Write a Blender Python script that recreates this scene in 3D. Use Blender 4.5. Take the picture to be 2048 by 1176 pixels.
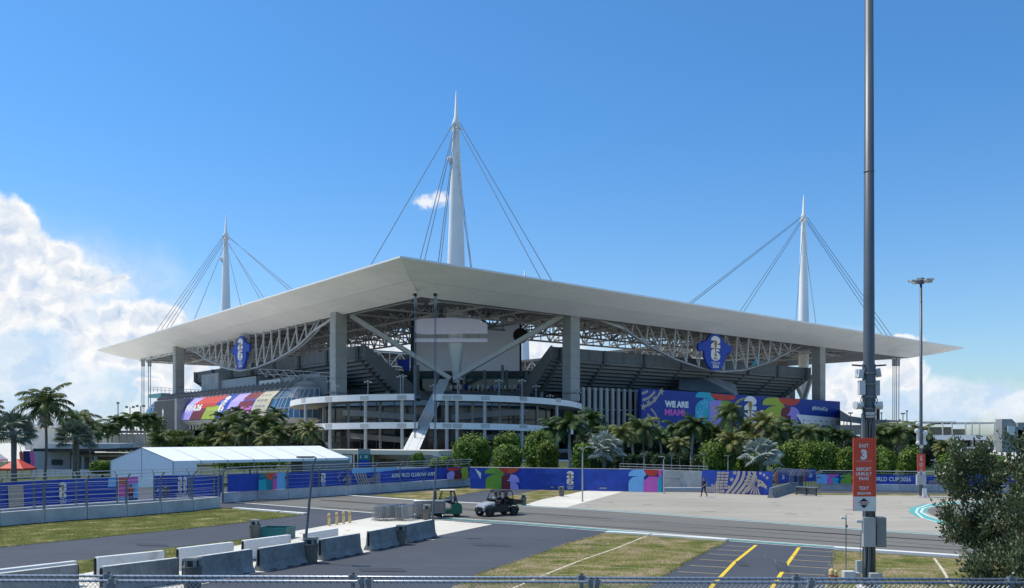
EXPO = 0.5; SUNE = 2.65; SKYS = .135; CLOUDS = .70
SKY0 = (.60, .71, .80); SKY1 = (.35, .67, .885)
import bpy, bmesh, math, random
from mathutils import Vector, Matrix
random.seed(7)
PI = math.pi
for o in list(bpy.data.objects): bpy.data.objects.remove(o)
SC = bpy.context.scene
COL = SC.collection
# ---------------------------------------------------------------- camera
F, HZ, CX, CH = 1740.0, 868.0, 1024.0, 6.0
cd = bpy.data.cameras.new('camera'); cam = bpy.data.objects.new('camera', cd); COL.objects.link(cam)
cam.location = (0, 0, CH); cam.rotation_euler = (PI/2, 0, 0)
cd.sensor_width = 36; cd.lens = 36*F/2048; cd.shift_y = (HZ-588)/2048
cd.clip_start = .1; cd.clip_end = 20000
SC.camera = cam
SC.render.engine = 'CYCLES'
SC.view_settings.view_transform = 'Standard'; SC.view_settings.look = 'None'
SC.view_settings.exposure = EXPO; SC.view_settings.gamma = 1
# ---------------------------------------------------------------- sun and sky
SUN_EL = math.radians(60); SAZ = math.atan2(-.955, .295)
sd = bpy.data.lights.new('sun', 'SUN'); sd.energy = SUNE; sd.angle = math.radians(.5); sd.color = (1, .93, .80)
sun = bpy.data.objects.new('sun', sd); COL.objects.link(sun)
sdir = Vector((math.sin(SAZ)*math.cos(SUN_EL), math.cos(SAZ)*math.cos(SUN_EL), math.sin(SUN_EL)))
sun.rotation_euler = sdir.to_track_quat('Z', 'Y').to_euler(); sun.location = sdir*300
W = bpy.data.worlds.new('World'); SC.world = W; W.use_nodes = True
nt = W.node_tree; N = nt.nodes; Lk = nt.links
for n_ in list(N): N.remove(n_)
def nd(t, **k):
    n_ = N.new(t)
    for a, b in k.items(): setattr(n_, a, b)
    return n_
def mth(op, a, b=None, c=None, clamp=False):
    n_ = N.new('ShaderNodeMath'); n_.operation = op; n_.use_clamp = clamp
    for i, v in enumerate((a, b, c)):
        if v is None: continue
        if isinstance(v, (int, float)): n_.inputs[i].default_value = v
        else: Lk.new(v, n_.inputs[i])
    return n_.outputs[0]
def vm(op, a, b):
    n_ = N.new('ShaderNodeVectorMath'); n_.operation = op
    for i, v in enumerate((a, b)):
        if v is None: continue
        if isinstance(v, tuple): n_.inputs[i].default_value = v
        else: Lk.new(v, n_.inputs[i])
    return n_.outputs['Value'] if op == 'LENGTH' else n_.outputs[0]
def smooth(x, a, b):
    n_ = N.new('ShaderNodeMapRange'); n_.interpolation_type = 'SMOOTHSTEP'
    Lk.new(x, n_.inputs[0]); n_.inputs[1].default_value = a; n_.inputs[2].default_value = b
    return n_.outputs[0]
def noise(vec, scale, det=5, rough=.55, dist=0):
    n_ = N.new('ShaderNodeTexNoise'); n_.inputs['Scale'].default_value = scale; n_.inputs['Detail'].default_value = det
    n_.inputs['Roughness'].default_value = rough; n_.inputs['Distortion'].default_value = dist
    Lk.new(vec, n_.inputs['Vector']); return n_
def mixc(f, a, b):
    n_ = N.new('ShaderNodeMix'); n_.data_type = 'RGBA'
    for s_, v in ((0, f), (6, a), (7, b)):
        if isinstance(v, (int, float)): n_.inputs[s_].default_value = v
        elif isinstance(v, tuple): n_.inputs[s_].default_value = (*v, 1)
        else: Lk.new(v, n_.inputs[s_])
    return n_.outputs[2]
sky = nd('ShaderNodeTexSky', sky_type='NISHITA', sun_disc=False, sun_elevation=SUN_EL, sun_rotation=SAZ)
sky.air_density = 1.0; sky.dust_density = .6; sky.ozone_density = 3.5; sky.altitude = 0
tcn = nd('ShaderNodeTexCoord'); sep = nd('ShaderNodeSeparateXYZ'); Lk.new(tcn.outputs['Generated'], sep.inputs[0])
az = mth('MULTIPLY', mth('ARCTAN2', sep.outputs[0], sep.outputs[1]), 57.2958)
el = mth('MULTIPLY', mth('ARCSINE', sep.outputs[2]), 57.2958)
cmb = nd('ShaderNodeCombineXYZ'); Lk.new(az, cmb.inputs[0]); Lk.new(el, cmb.inputs[1]); P0 = cmb.outputs[0]
def azel(px, py):
    x = (px-CX)/F; z = (HZ-py)/F
    return math.degrees(math.atan(x)), math.degrees(math.atan2(z, math.sqrt(1+x*x)))
nw = noise(P0, .55, 7, .56)
wv = vm('MULTIPLY', vm('SUBTRACT', nw.outputs['Color'], (.5, .5, .5)), (2.4, 2.2, 0))
PW = vm('ADD', P0, wv)
def blobs(lst, P):
    out = None
    for (px, py, rx, ry) in lst:
        a, e = azel(px, py); s_ = 57.2958/F
        d_ = vm('LENGTH', vm('MULTIPLY', vm('SUBTRACT', P, (a, e, 0)), (1/(rx*s_), 1/(ry*s_), 0)), None)
        v_ = mth('SUBTRACT', 1.0, d_)
        if out is None: out = v_
        else:
            n_ = N.new('ShaderNodeMath'); n_.operation = 'SMOOTH_MAX'; Lk.new(out, n_.inputs[0]); Lk.new(v_, n_.inputs[1]); n_.inputs[2].default_value = .12
            out = n_.outputs[0]
    return out
CUM = [(0, 600, 120, 60), (100, 620, 90, 50), (240, 690, 110, 60), (-30, 440, 75, 62), (25, 445, 42, 52), (-10, 500, 120, 60), (95, 512, 62, 42), (60, 560, 150, 50), (150, 560, 80, 40), (205, 572, 48, 22), (238, 564, 22, 9),
       (235, 628, 45, 30), (300, 634, 62, 34), (345, 655, 38, 26), (150, 650, 40, 18), (300, 775, 42, 20), (330, 745, 26, 12),
       (1690, 800, 60, 62), (1740, 730, 60, 40), (1790, 720, 60, 34), (1825, 755, 36, 30), (1770, 690, 80, 20),
       (700, 700, 200, 60), (1080, 740, 90, 70), (360, 740, 60, 40)]
D1 = blobs(CUM, PW)
PS = vm('ADD', P0, vm('MULTIPLY', vm('SUBTRACT', nw.outputs['Color'], (.5, .5, .5)), (5, 3, 0)))
VEIL = [(0, 660, 440, 230), (230, 740, 330, 190), (300, 840, 700, 110), (200, 760, 330, 130), (480, 800, 330, 110), (1850, 810, 300, 60), (1700, 760, 140, 110), (1980, 800, 160, 40), (700, 730, 300, 120), (1100, 730, 200, 110)]
D2 = blobs(VEIL, PS)
a1 = smooth(D1, .04, .38)
DP = blobs([(852, 404, 30, 14), (880, 396, 26, 15)], vm('ADD', P0, vm('MULTIPLY', vm('SUBTRACT', noise(P0, 2.2, 6, .6).outputs['Color'], (.5, .5, .5)), (1.1, .9, 0))))
a1 = mth('MAXIMUM', a1, mth('MULTIPLY', smooth(DP, -.15, .75), .85))
nv = noise(P0, .28, 6, .6, .6).outputs['Fac']
a2 = mth('MULTIPLY', smooth(D2, .0, .6), mth('MULTIPLY_ADD', nv, 1.6, .12, clamp=True))
a2 = mth('MULTIPLY', a2, 1.0, clamp=True)
nb = noise(PW, .9, 5, .5).outputs['Fac']
nb2 = noise(vm('ADD', PW, (.35, -.7, 0)), .9, 5, .5).outputs['Fac']
lit = mth('ADD', mth('MULTIPLY', mth('SUBTRACT', nb, nb2), 2.0), .62)
edge = smooth(D1, .75, .05)
lit = mth('ADD', lit, mth('MULTIPLY', edge, .34), clamp=True)
ccol = mixc(lit, (.50, .64, .84), (1.0, 1.0, 1.0))
cbg = nd('ShaderNodeBackground'); Lk.new(ccol, cbg.inputs[0]); cbg.inputs[1].default_value = CLOUDS
vbg = nd('ShaderNodeBackground'); Lk.new(mixc(smooth(noise(PS, .40, 5, .5).outputs['Fac'], .34, .72), (.56, .73, .93), (.92, .95, 1.0)), vbg.inputs[0]); vbg.inputs[1].default_value = CLOUDS
tint = mixc(smooth(el, 32, 65), mixc(smooth(el, 0, 22), SKY0, SKY1), (1.45, 1.40, 1.15))
mul = nd('ShaderNodeMix', data_type='RGBA', blend_type='MULTIPLY'); mul.inputs[0].default_value = 1
Lk.new(sky.outputs[0], mul.inputs[6]); Lk.new(tint, mul.inputs[7])
sbg = nd('ShaderNodeBackground'); Lk.new(mul.outputs[2], sbg.inputs[0]); sbg.inputs[1].default_value = SKYS
m1 = nd('ShaderNodeMixShader'); Lk.new(a2, m1.inputs[0]); Lk.new(sbg.outputs[0], m1.inputs[1]); Lk.new(vbg.outputs[0], m1.inputs[2])
m2 = nd('ShaderNodeMixShader'); Lk.new(a1, m2.inputs[0]); Lk.new(m1.outputs[0], m2.inputs[1]); Lk.new(cbg.outputs[0], m2.inputs[2])
wo = nd('ShaderNodeOutputWorld'); Lk.new(m2.outputs[0], wo.inputs[0])
# ---------------------------------------------------------------- materials
MATS = {}
def mat(name, c=(.5, .5, .5), rough=.6, metal=0, var=.12, scale=.6, spec=.4, emit=None, alpha=None, bump=0, stops=None, trans=0, det=5, fine=None, streak=None):
    if name in MATS: return MATS[name]
    m = bpy.data.materials.new(name); m.use_nodes = True; t = m.node_tree; b = t.nodes['Principled BSDF']
    b.inputs['Roughness'].default_value = rough; b.inputs['Metallic'].default_value = metal
    b.inputs['Specular IOR Level'].default_value = spec
    g = t.nodes.new('ShaderNodeNewGeometry')
    n_ = t.nodes.new('ShaderNodeTexNoise'); n_.inputs['Scale'].default_value = scale; n_.inputs['Detail'].default_value = det; n_.inputs['Roughness'].default_value = .62
    t.links.new(g.outputs['Position'], n_.inputs['Vector'])
    r = t.nodes.new('ShaderNodeValToRGB'); e = r.color_ramp.elements
    if stops:
        e[0].position = stops[0][0]; e[0].color = (*stops[0][1], 1); e[1].position = stops[-1][0]; e[1].color = (*stops[-1][1], 1)
        for p, cc in stops[1:-1]:
            q_ = e.new(p); q_.color = (*cc, 1)
    else:
        e[0].position = .3; e[1].position = .7
        e[0].color = (*[x*(1-var) for x in c], 1); e[1].color = (*[min(1, x*(1+var)) for x in c], 1)
    t.links.new(n_.outputs['Fac'], r.inputs[0]); out = r.outputs[0]
    if fine:
        n2 = t.nodes.new('ShaderNodeTexNoise'); n2.inputs['Scale'].default_value = fine[0]; n2.inputs['Detail'].default_value = 3; n2.inputs['Roughness'].default_value = .7
        t.links.new(g.outputs['Position'], n2.inputs['Vector'])
        mr = t.nodes.new('ShaderNodeMapRange'); mr.inputs[1].default_value = .3; mr.inputs[2].default_value = .7
        mr.inputs[3].default_value = 1-fine[1]; mr.inputs[4].default_value = 1+fine[1]; t.links.new(n2.outputs['Fac'], mr.inputs[0])
        v = t.nodes.new('ShaderNodeVectorMath'); v.operation = 'SCALE'; t.links.new(out, v.inputs[0]); t.links.new(mr.outputs[0], v.inputs[3]); out = v.outputs[0]
    if streak:
        mp = t.nodes.new('ShaderNodeMapping'); mp.inputs['Rotation'].default_value = (0, 0, streak[0]); mp.inputs['Scale'].default_value = (streak[1], streak[1]*14, 1); t.links.new(g.outputs['Position'], mp.inputs['Vector'])
        n4 = t.nodes.new('ShaderNodeTexNoise'); n4.inputs['Scale'].default_value = 1; n4.inputs['Detail'].default_value = 6; n4.inputs['Roughness'].default_value = .65; t.links.new(mp.outputs[0], n4.inputs['Vector'])
        mr = t.nodes.new('ShaderNodeMapRange'); mr.inputs[1].default_value = .35; mr.inputs[2].default_value = .65; mr.inputs[3].default_value = 1-streak[2]; mr.inputs[4].default_value = 1+streak[2]; t.links.new(n4.outputs['Fac'], mr.inputs[0])
        v = t.nodes.new('ShaderNodeVectorMath'); v.operation = 'SCALE'; t.links.new(out, v.inputs[0]); t.links.new(mr.outputs[0], v.inputs[3]); out = v.outputs[0]
    t.links.new(out, b.inputs['Base Color'])
    if bump:
        bp = t.nodes.new('ShaderNodeBump'); bp.inputs['Strength'].default_value = bump; bp.inputs['Distance'].default_value = .05
        n3 = t.nodes.new('ShaderNodeTexNoise'); n3.inputs['Scale'].default_value = 9; n3.inputs['Detail'].default_value = 4; t.links.new(g.outputs['Position'], n3.inputs['Vector'])
        t.links.new(n3.outputs['Fac'], bp.inputs['Height']); t.links.new(bp.outputs[0], b.inputs['Normal'])
    if emit: b.inputs['Emission Color'].default_value = (*emit[:3], 1); b.inputs['Emission Strength'].default_value = emit[3]
    if alpha is not None: b.inputs['Alpha'].default_value = alpha
    if trans:
        # leaves let some light through
        tr = t.nodes.new('ShaderNodeBsdfTranslucent'); t.links.new(out, tr.inputs[0]); mx = t.nodes.new('ShaderNodeMixShader'); mx.inputs[0].default_value = trans
        t.links.new(b.outputs[0], mx.inputs[1]); t.links.new(tr.outputs[0], mx.inputs[2]); t.links.new(mx.outputs[0], t.nodes['Material Output'].inputs[0])
    MATS[name] = m; return m
white = mat('white_paint', (.78, .78, .77), .45, var=.05)
roofw = mat('roof_white', (.84, .83, .79), .55, var=.06, scale=.05, fine=(.6, .03), streak=(.65, .015, .03))
roofe = mat('roof_edge_white', (.85, .85, .84), .4, var=.03)
truss_m = mat('truss_white', (.50, .50, .49), .5, var=.12)
pylon_m = mat('pylon_white', (.94, .94, .91), .5, var=.03, scale=.2)
cable_m = mat('steel_cable', (.16, .19, .23), .5, metal=.3)
conc = mat('grey_concrete', (.33, .34, .34), .8, var=.15, scale=.25, fine=(2.5, .06))
concl = mat('light_concrete', (.52, .52, .50), .8, var=.12, scale=.3, fine=(3, .06))
concd = mat('dark_concrete', (.13, .14, .15), .8, var=.2, scale=.3)
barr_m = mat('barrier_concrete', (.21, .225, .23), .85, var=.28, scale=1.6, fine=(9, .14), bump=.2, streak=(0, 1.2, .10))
wall_m = mat('race_wall_concrete', (.46, .47, .48), .8, var=.2, scale=.7, fine=(7, .09))
whit_c = mat('painted_concrete', (.72, .72, .72), .7, scale=1.1, stops=[(.30, (.50, .48, .44)), (.40, (.68, .675, .66)), (.7, (.75, .75, .75))], fine=(7, .07))
dark = mat('dark_steel', (.03, .033, .037), .5, var=.2)
black = mat('black_rubber', (.015, .015, .016), .7, var=.2)
galv = mat('galvanised_steel', (.33, .35, .37), .42, metal=.55, var=.15, scale=3)
galvd = mat('dull_galvanised_steel', (.20, .215, .23), .5, metal=.4, var=.15, scale=3)
grayp = mat('grey_paint', (.30, .32, .34), .5, var=.1)
boxg = mat('cabinet_grey', (.42, .43, .42), .5, var=.08, scale=2)
glassb = mat('blue_glass', (.05, .13, .24), .06, var=.3, scale=.2, spec=.9)
glassd = mat('dark_glass', (.012, .018, .028), .1, var=.3, scale=.3, spec=.7)
teal = mat('teal_paint', (.01, .20, .21), .5)
tealm = mat('teal_plastic', (.004, .12, .13), .45, scale=2)
cream = mat('cream_render', (.62, .58, .50), .8, var=.08, scale=.4, fine=(1.5, .05))
beige = mat('beige_wall', (.40, .36, .28), .8, var=.1)
seat_m = mat('stand_steps', (.10, .11, .12), .7, var=.2)
tentm = mat('tent_fabric', (.93, .94, .94), .5, var=.03, scale=.8, bump=.3)
blueb = mat('royal_blue_fabric', (.018, .065, .40), .65, var=.18, scale=.5, fine=(1.6, .12), bump=.9)
C = {}
for k, c in dict(blue=(.016, .06, .39), white=(.75, .75, .75), cream=(.50, .46, .34), red=(.55, .05, .03), orange=(.62, .10, .04), lime=(.36, .44, .04), green=(.17, .36, .04),
                 maroon=(.17, .02, .035), purple=(.34, .26, .68), aqua=(.02, .40, .52), sky=(.20, .50, .85), pink=(.62, .13, .50), gold=(.38, .22, .05), tan=(.42, .36, .30),
                 grey=(.25, .27, .29), dkblue=(.006, .02, .14), lilac=(.45, .36, .80), hotpink=(.75, .10, .40), teal=(.01, .22, .28), black=(.015, .015, .02), coral=(.70, .085, .045), yellow=(.80, .62, .02)).items():
    C[k] = mat('print_'+k, c, .6, var=.10, scale=.6, fine=(1.6, .06), bump=.5)
# ---------------------------------------------------------------- mesh helpers
class MB:
    def __init__(s): s.v = []; s.f = []; s.m = []; s.mats = []
    def mi(s, m):
        if m is None: return 0
        if m not in s.mats: s.mats.append(m)
        return s.mats.index(m)
    def add(s, vs, fs, m=None):
        b = len(s.v); k = s.mi(m); s.v += [tuple(v) for v in vs]
        for f in fs: s.f.append(tuple(i+b for i in f)); s.m.append(k)
        return s
    def quad(s, a, b, c, d, m=None): return s.add([a, b, c, d], [(0, 1, 2, 3)], m)
    def box(s, c, sz, rz=0, m=None, M=None):
        x, y, z = sz[0]/2, sz[1]/2, sz[2]/2
        R = Matrix.Rotation(rz, 3, 'Z') if M is None else M
        vs = [Vector(c)+R@Vector((a*x, b*y, d*z)) for a in (-1, 1) for b in (-1, 1) for d in (-1, 1)]
        return s.add(vs, [(0, 1, 3, 2), (4, 6, 7, 5), (0, 4, 5, 1), (2, 3, 7, 6), (0, 2, 6, 4), (1, 5, 7, 3)], m)
    def beam(s, a, b, w, h=None, m=None):
        a, b = Vector(a), Vector(b); d = b-a; L = d.length
        if L < 1e-6: return s
        return s.box((a+b)/2, (w, h or w, L), m=m, M=d.to_track_quat('Z', 'Y').to_matrix())
    def tube(s, pts, r, n=6, m=None, cap=True):
        pts = [Vector(p) for p in pts]; k = len(pts)
        rs = r if isinstance(r, (list, tuple)) else [r]*k
        vs = []; up = None
        for i, p in enumerate(pts):
            d = (pts[min(i+1, k-1)]-pts[max(i-1, 0)]).normalized()
            if up is None: up = Vector((0, 0, 1)) if abs(d.z) < .9 else Vector((1, 0, 0))
            a = d.cross(up)
            if a.length < 1e-4: a = d.orthogonal()
            a.normalize(); c_ = a.cross(d).normalized(); up = c_
            for j in range(n):
                t_ = 2*PI*j/n; vs.append(p+(a*math.cos(t_)+c_*math.sin(t_))*rs[i])
        fs = [(i*n+j, i*n+(j+1) % n, (i+1)*n+(j+1) % n, (i+1)*n+j) for i in range(k-1) for j in range(n)]
        if cap: fs += [tuple(range(n))[::-1], tuple((k-1)*n+j for j in range(n))]
        return s.add(vs, fs, m)
    def prism(s, pts, z0, z1, m=None):
        n = len(pts); vs = [(p[0], p[1], z0) for p in pts]+[(p[0], p[1], z1) for p in pts]
        return s.add(vs, [tuple(range(n))[::-1], tuple(range(n, 2*n))]+[(i, (i+1) % n, n+(i+1) % n, n+i) for i in range(n)], m)
    def loft(s, A, B, m=None, closed=False, caps=False):
        n = len(A); k = n if closed else n-1
        fs = [(i, (i+1) % n, n+(i+1) % n, n+i) for i in range(k)]
        if caps: fs += [tuple(range(n))[::-1], tuple(range(n, 2*n))]
        return s.add(list(A)+list(B), fs, m)
    def ball(s, c, r, nu=10, nv=6, m=None):
        r = r if isinstance(r, (tuple, list)) else (r, r, r); vs = []; fs = []
        for j in range(nv+1):
            ph = -PI/2+PI*j/nv
            for i in range(nu):
                t_ = 2*PI*i/nu; vs.append((c[0]+r[0]*math.cos(ph)*math.cos(t_), c[1]+r[1]*math.cos(ph)*math.sin(t_), c[2]+r[2]*math.sin(ph)))
        for j in range(nv):
            for i in range(nu): fs.append((j*nu+i, j*nu+(i+1) % nu, (j+1)*nu+(i+1) % nu, (j+1)*nu+i))
        return s.add(vs, fs, m)
    def xf(s, M): s.v = [tuple(M@Vector(v)) for v in s.v]; return s
    def build(s, name, m=None, parent=None, smooth=False, bevel=0):
        me = bpy.data.meshes.new(name); me.from_pydata(s.v, [], s.f)
        ms = s.mats or [m]
        if m is not None and s.mats and None not in s.mats: ms = s.mats
        for x in ms: me.materials.append(x or m)
        if len(ms) > 1: me.polygons.foreach_set('material_index', s.m)
        if smooth: me.polygons.foreach_set('use_smooth', [True]*len(me.polygons))
        if bevel:
            bm = bmesh.new(); bm.from_mesh(me); bmesh.ops.remove_doubles(bm, verts=bm.verts, dist=1e-5)
            bmesh.ops.bevel(bm, geom=[e for e in bm.edges if len(e.link_faces) == 2 and e.calc_face_angle(0) > .5], offset=bevel, segments=2, affect='EDGES', profile=.6); bm.to_mesh(me); bm.free()
        me.update()
        o = bpy.data.objects.new(name, me); COL.objects.link(o)
        if parent is not None:
            o.parent = parent; o.matrix_parent_inverse = Matrix.Translation(parent.location).inverted() if parent.name in ABS else Matrix()
        return o
def tag(o, label, cat, group=None, kind=None):
    if label: o['label'] = label
    if cat: o['category'] = cat
    if group: o['group'] = group
    if kind: o['kind'] = kind
    return o
ABS = set()
def thing(name, label, cat, loc=(0, 0, 0), rz=0, group=None, absolute=False):
    o = bpy.data.objects.new(name, None); COL.objects.link(o); o.location = loc; o.rotation_euler = (0, 0, rz); o.empty_display_size = .3
    if absolute: ABS.add(o.name)
    return tag(o, label, cat, group)
def kids(o): return [c for c in bpy.data.objects if c.parent == o]
KIDS = {}
def dup(root, loc, rz=0, sc=None, label=None, group=None):
    def cp(o, par):
        c = o.copy(); COL.objects.link(c); c.parent = par
        if o.name not in KIDS: KIDS[o.name] = kids(o)
        for ch in KIDS[o.name]: cp(ch, c)
        return c
    r = cp(root, None); r.location = loc; r.rotation_euler = (0, 0, rz)
    if sc: r.scale = sc if isinstance(sc, tuple) else (sc, sc, sc)
    if label: r['label'] = label
    if group: r['group'] = group
    return r
class Proto:
    """first placement moves the prototype itself, later ones copy it"""
    def __init__(s, o): s.o = o; s.used = False
    def put(s, loc, rz=0, sc=None, label=None, group=None):
        if s.used: return dup(s.o, loc, rz, sc, label, group)
        s.used = True; o = s.o; o.location = loc; o.rotation_euler = (0, 0, rz)
        if sc: o.scale = sc if isinstance(sc, tuple) else (sc, sc, sc)
        if label: o['label'] = label
        if group: o['group'] = group
        for k in [o]+kids(o): KIDS[k.name] = kids(k)
        return o
def gp(px, py, z=0):
    Y = (CH-z)*F/(py-HZ); return Vector(((px-CX)/F*Y, Y, z))
def at(px, py, Y): return Vector(((px-CX)/F*Y, Y, CH+(HZ-py)/F*Y))
ORD = ['first', 'second', 'third', 'fourth', 'fifth', 'sixth', 'seventh', 'eighth', 'ninth', 'tenth', 'eleventh', 'twelfth', 'thirteenth', 'fourteenth', 'fifteenth', 'sixteenth', 'seventeenth', 'eighteenth', 'nineteenth', 'twentieth']
ORD += ['twenty-'+x for x in ORD[:9]]+['thirtieth']+['thirty-'+x for x in ORD[:9]]
_T = {}
def text2d(s, bold=0.0):
    """(verts, faces) of a word, cap height 1, left aligned at x=0"""
    if (s, bold) in _T: return _T[(s, bold)]
    cu = bpy.data.curves.new('t', 'FONT'); cu.body = s; cu.offset = bold; cu.resolution_u = 3
    ob = bpy.data.objects.new('t', cu); COL.objects.link(ob); dg = bpy.context.evaluated_depsgraph_get(); dg.update()
    me = bpy.data.meshes.new_from_object(ob.evaluated_get(dg)); k = 1/.70
    vs = [(v.co.x*k, v.co.y*k) for v in me.vertices]; fs = [tuple(p.vertices) for p in me.polygons]
    bpy.data.objects.remove(ob); bpy.data.meshes.remove(me); bpy.data.curves.remove(cu)
    if vs:
        x0 = min(v[0] for v in vs); vs = [(v[0]-x0, v[1]) for v in vs]
    _T[(s, bold)] = (vs, fs); return _T[(s, bold)]
def arc(cx, cy, r, a0, a1, n=10, ry=None):
    ry = ry or r
    return [(cx+r*math.cos(math.radians(a0+(a1-a0)*i/n)), cy+ry*math.sin(math.radians(a0+(a1-a0)*i/n))) for i in range(n+1)]
class Panel:
    """flat (or curved) printed surface: u runs 0..1 left to right, v 0..1 bottom to top; fn(u, v, off) -> world"""
    def __init__(s, fn, aspect): s.fn = fn; s.a = aspect; s.mb = MB(); s.layer = 0
    def poly(s, col, pts, sub=False):
        s.layer += 1; off = .03+.004*s.layer
        s.mb.add([s.fn(x/s.a, y, off) for x, y in pts], [tuple(range(len(pts)))], C[col])
    def ribbon(s, col, pts, w):
        s.layer += 1; off = .03+.004*s.layer; k = len(pts); vs = []
        for i, p in enumerate(pts):
            a, b = pts[max(i-1, 0)], pts[min(i+1, k-1)]; dx, dy = b[0]-a[0], b[1]-a[1]; L = math.hypot(dx, dy) or 1
            ww = (w[i] if isinstance(w, list) else w)/2
            vs += [s.fn((p[0]-dy/L*ww)/s.a, p[1]+dx/L*ww, off), s.fn((p[0]+dy/L*ww)/s.a, p[1]-dx/L*ww, off)]
        s.mb.add(vs, [(2*i, 2*i+1, 2*i+3, 2*i+2) for i in range(k-1)], C[col])
    def text(s, col, t, x, y, h, bold=.03, sx=1, align='l', mirror=False):
        s.layer += 1; off = .03+.004*s.layer; vs, fs = text2d(t, bold)
        if not vs: return
        w = max(v[0] for v in vs)*h*sx
        x0 = x-(w/2 if align == 'c' else 0)
        if mirror: fs = [f[::-1] for f in fs]
        s.mb.add([s.fn((x0+((w-v[0]*h*sx) if mirror else v[0]*h*sx))/s.a, y+v[1]*h, off) for v in vs], fs, C[col])
    def two(s, col, x, y, w, h):
        """blocky rounded 2, box at (x, y) lower left"""
        s.poly(col, [(x, y+h*.62), (x, y+h*.66)]+arc(x+w*.5, y+h*.62, w*.5, 170, 90, 6, h*.38)+arc(x+w*.5, y+h*.62, w*.5, 90, -25, 8, h*.38)+[(x+w*.62, y+h*.3), (x+w, y+h*.3), (x+w, y), (x, y), (x, y+h*.26), (x+w*.38, y+h*.55), (x+w*.38, y+h*.62)])
    def six(s, col, x, y, w, h, hole='blue'):
        s.poly(col, arc(x+w*.5, y+h*.36, w*.5, -180, 90, 16, h*.36)+[(x+w*.62, y+h*.74), (x+w*.62, y+h*.8), (x+w*.98, y+h*.8)]+arc(x+w*.5, y+h*.75, w*.49, 15, 175, 10, h*.25))
        if hole: s.poly(hole, arc(x+w*.5, y+h*.33, w*.13, 0, 330, 10, h*.13))
    def logo(s, x, y, w, h, words=True, cup=True):
        """stacked 2 over 6 with a golden cup between, the words underneath"""
        b = h*.22 if words else 0; hh = h-b
        s.two('white', x, y+b+hh*.51, w, hh*.49); s.six('white', x, y+b, w, hh*.49, None)
        if cup:
            cx = x+w/2; y0 = y+b+hh*.18; H = hh*.66
            s.poly('gold', arc(cx, y0+H*.82, w*.17, -20, 200, 10, H*.16)+[(cx-w*.07, y0+H*.45), (cx-w*.06, y0+H*.22), (cx-w*.14, y0+H*.08), (cx-w*.14, y0), (cx+w*.14, y0), (cx+w*.14, y0+H*.08), (cx+w*.06, y0+H*.22), (cx+w*.07, y0+H*.45)])
            s.text('black', 'FIFA', cx, y+b+hh*.05, hh*.085, .03, align='c')
        if words:
            s.text('white', 'WORLD CUP', x+w/2, y+h*.125, h*.06, .02, align='c', sx=.85); s.text('white', '2026', x+w/2, y+h*.0, h*.10, .03, align='c', sx=1.1)
    def build(s, name, parent): return s.mb.build(name, None, parent)
def wallfn(p0, p1, z0a, z1a, z0b=None, z1b=None):
    """vertical sheet standing over the line p0-p1, printed side faces the camera side"""
    p0, p1 = Vector((p0[0], p0[1], 0)), Vector((p1[0], p1[1], 0)); d = (p1-p0); n = Vector((d.y, -d.x, 0)).normalized()
    if n.dot(-(p0+p1)/2) < 0: n = -n
    z0b = z0a if z0b is None else z0b; z1b = z1a if z1b is None else z1b
    def fn(u, v, off=0):
        p = p0+d*u+n*off; lo = z0a+(z0b-z0a)*u; hi = z1a+(z1b-z1a)*u
        return Vector((p.x, p.y, lo+(hi-lo)*v))
    return fn, d.length
def star(cx, cy, r, rot=90):
    return [(cx+(r if i % 2 == 0 else r*.42)*math.cos(math.radians(rot+36*i)), cy+(r if i % 2 == 0 else r*.42)*math.sin(math.radians(rot+36*i))) for i in range(10)]
# ================================================================ GROUND
SD = 'structure'
def sheet(name, pts, lev, m, kind=SD, px=True):
    """flat sheet on the ground; higher lev lies on top, 4 mm a step"""
    z = .004*lev; P = [gp(*p) if px else Vector((p[0], p[1], 0)) for p in pts]
    if m in (grassm, grassg):   # ragged turf edge
        rr = random.Random(len(P)); Q = []
        for i, a in enumerate(P):
            b = P[(i+1) % len(P)]; L = (b-a).length; k = min(160, max(1, int(L/.35))); n_ = Vector((-(b-a).y, (b-a).x, 0)).normalized(); w_ = 0
            for j in range(k): w_ = .6*w_+rr.uniform(-.09, .09) if j else 0; Q.append(a.lerp(b, j/k)+n_*w_)
        P = Q
    mb = MB(); mb.add([(p.x, p.y, z) for p in P], [tuple(range(len(P)))]); o = mb.build(name, m)
    return tag(o, None, None, None, kind)
def gstrip(mb, pts, wd, lev, m):
    """painted or cast strip along ground pixels, wd metres wide"""
    P = [gp(*p) for p in pts]; z = .004*lev; k = len(P); vs = []
    for i, p in enumerate(P):
        d = (P[min(i+1, k-1)]-P[max(i-1, 0)]); d.z = 0; d.normalize(); nrm = Vector((-d.y, d.x, 0)); w_ = wd[i] if isinstance(wd, list) else wd
        vs += [p+nrm*w_/2+Vector((0, 0, z)), p-nrm*w_/2+Vector((0, 0, z))]
    mb.add(vs, [(2*i, 2*i+1, 2*i+3, 2*i+2) for i in range(k-1)], m)
asph = mat('dark_asphalt', (.055, .06, .072), .85, spec=.25, stops=[(.3, (.060, .068, .085)), (.5, (.072, .080, .098)), (.72, (.086, .094, .112))], scale=.09, fine=(14, .12), bump=.1, streak=(.75, .12, .07))
trackm = mat('track_asphalt', (.2, .2, .2), .85, spec=.2, stops=[(.3, (.150, .145, .130)), (.6, (.178, .170, .152)), (.8, (.20, .19, .17))], scale=.07, fine=(12, .08), streak=(.72, .05, .07))
lotm = mat('lot_surface', (.4, .38, .35), .9, spec=.15, stops=[(.25, (.31, .283, .24)), (.5, (.375, .343, .29)), (.75, (.42, .385, .33))], scale=.05, fine=(3, .07), streak=(.72, .06, .09))
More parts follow.
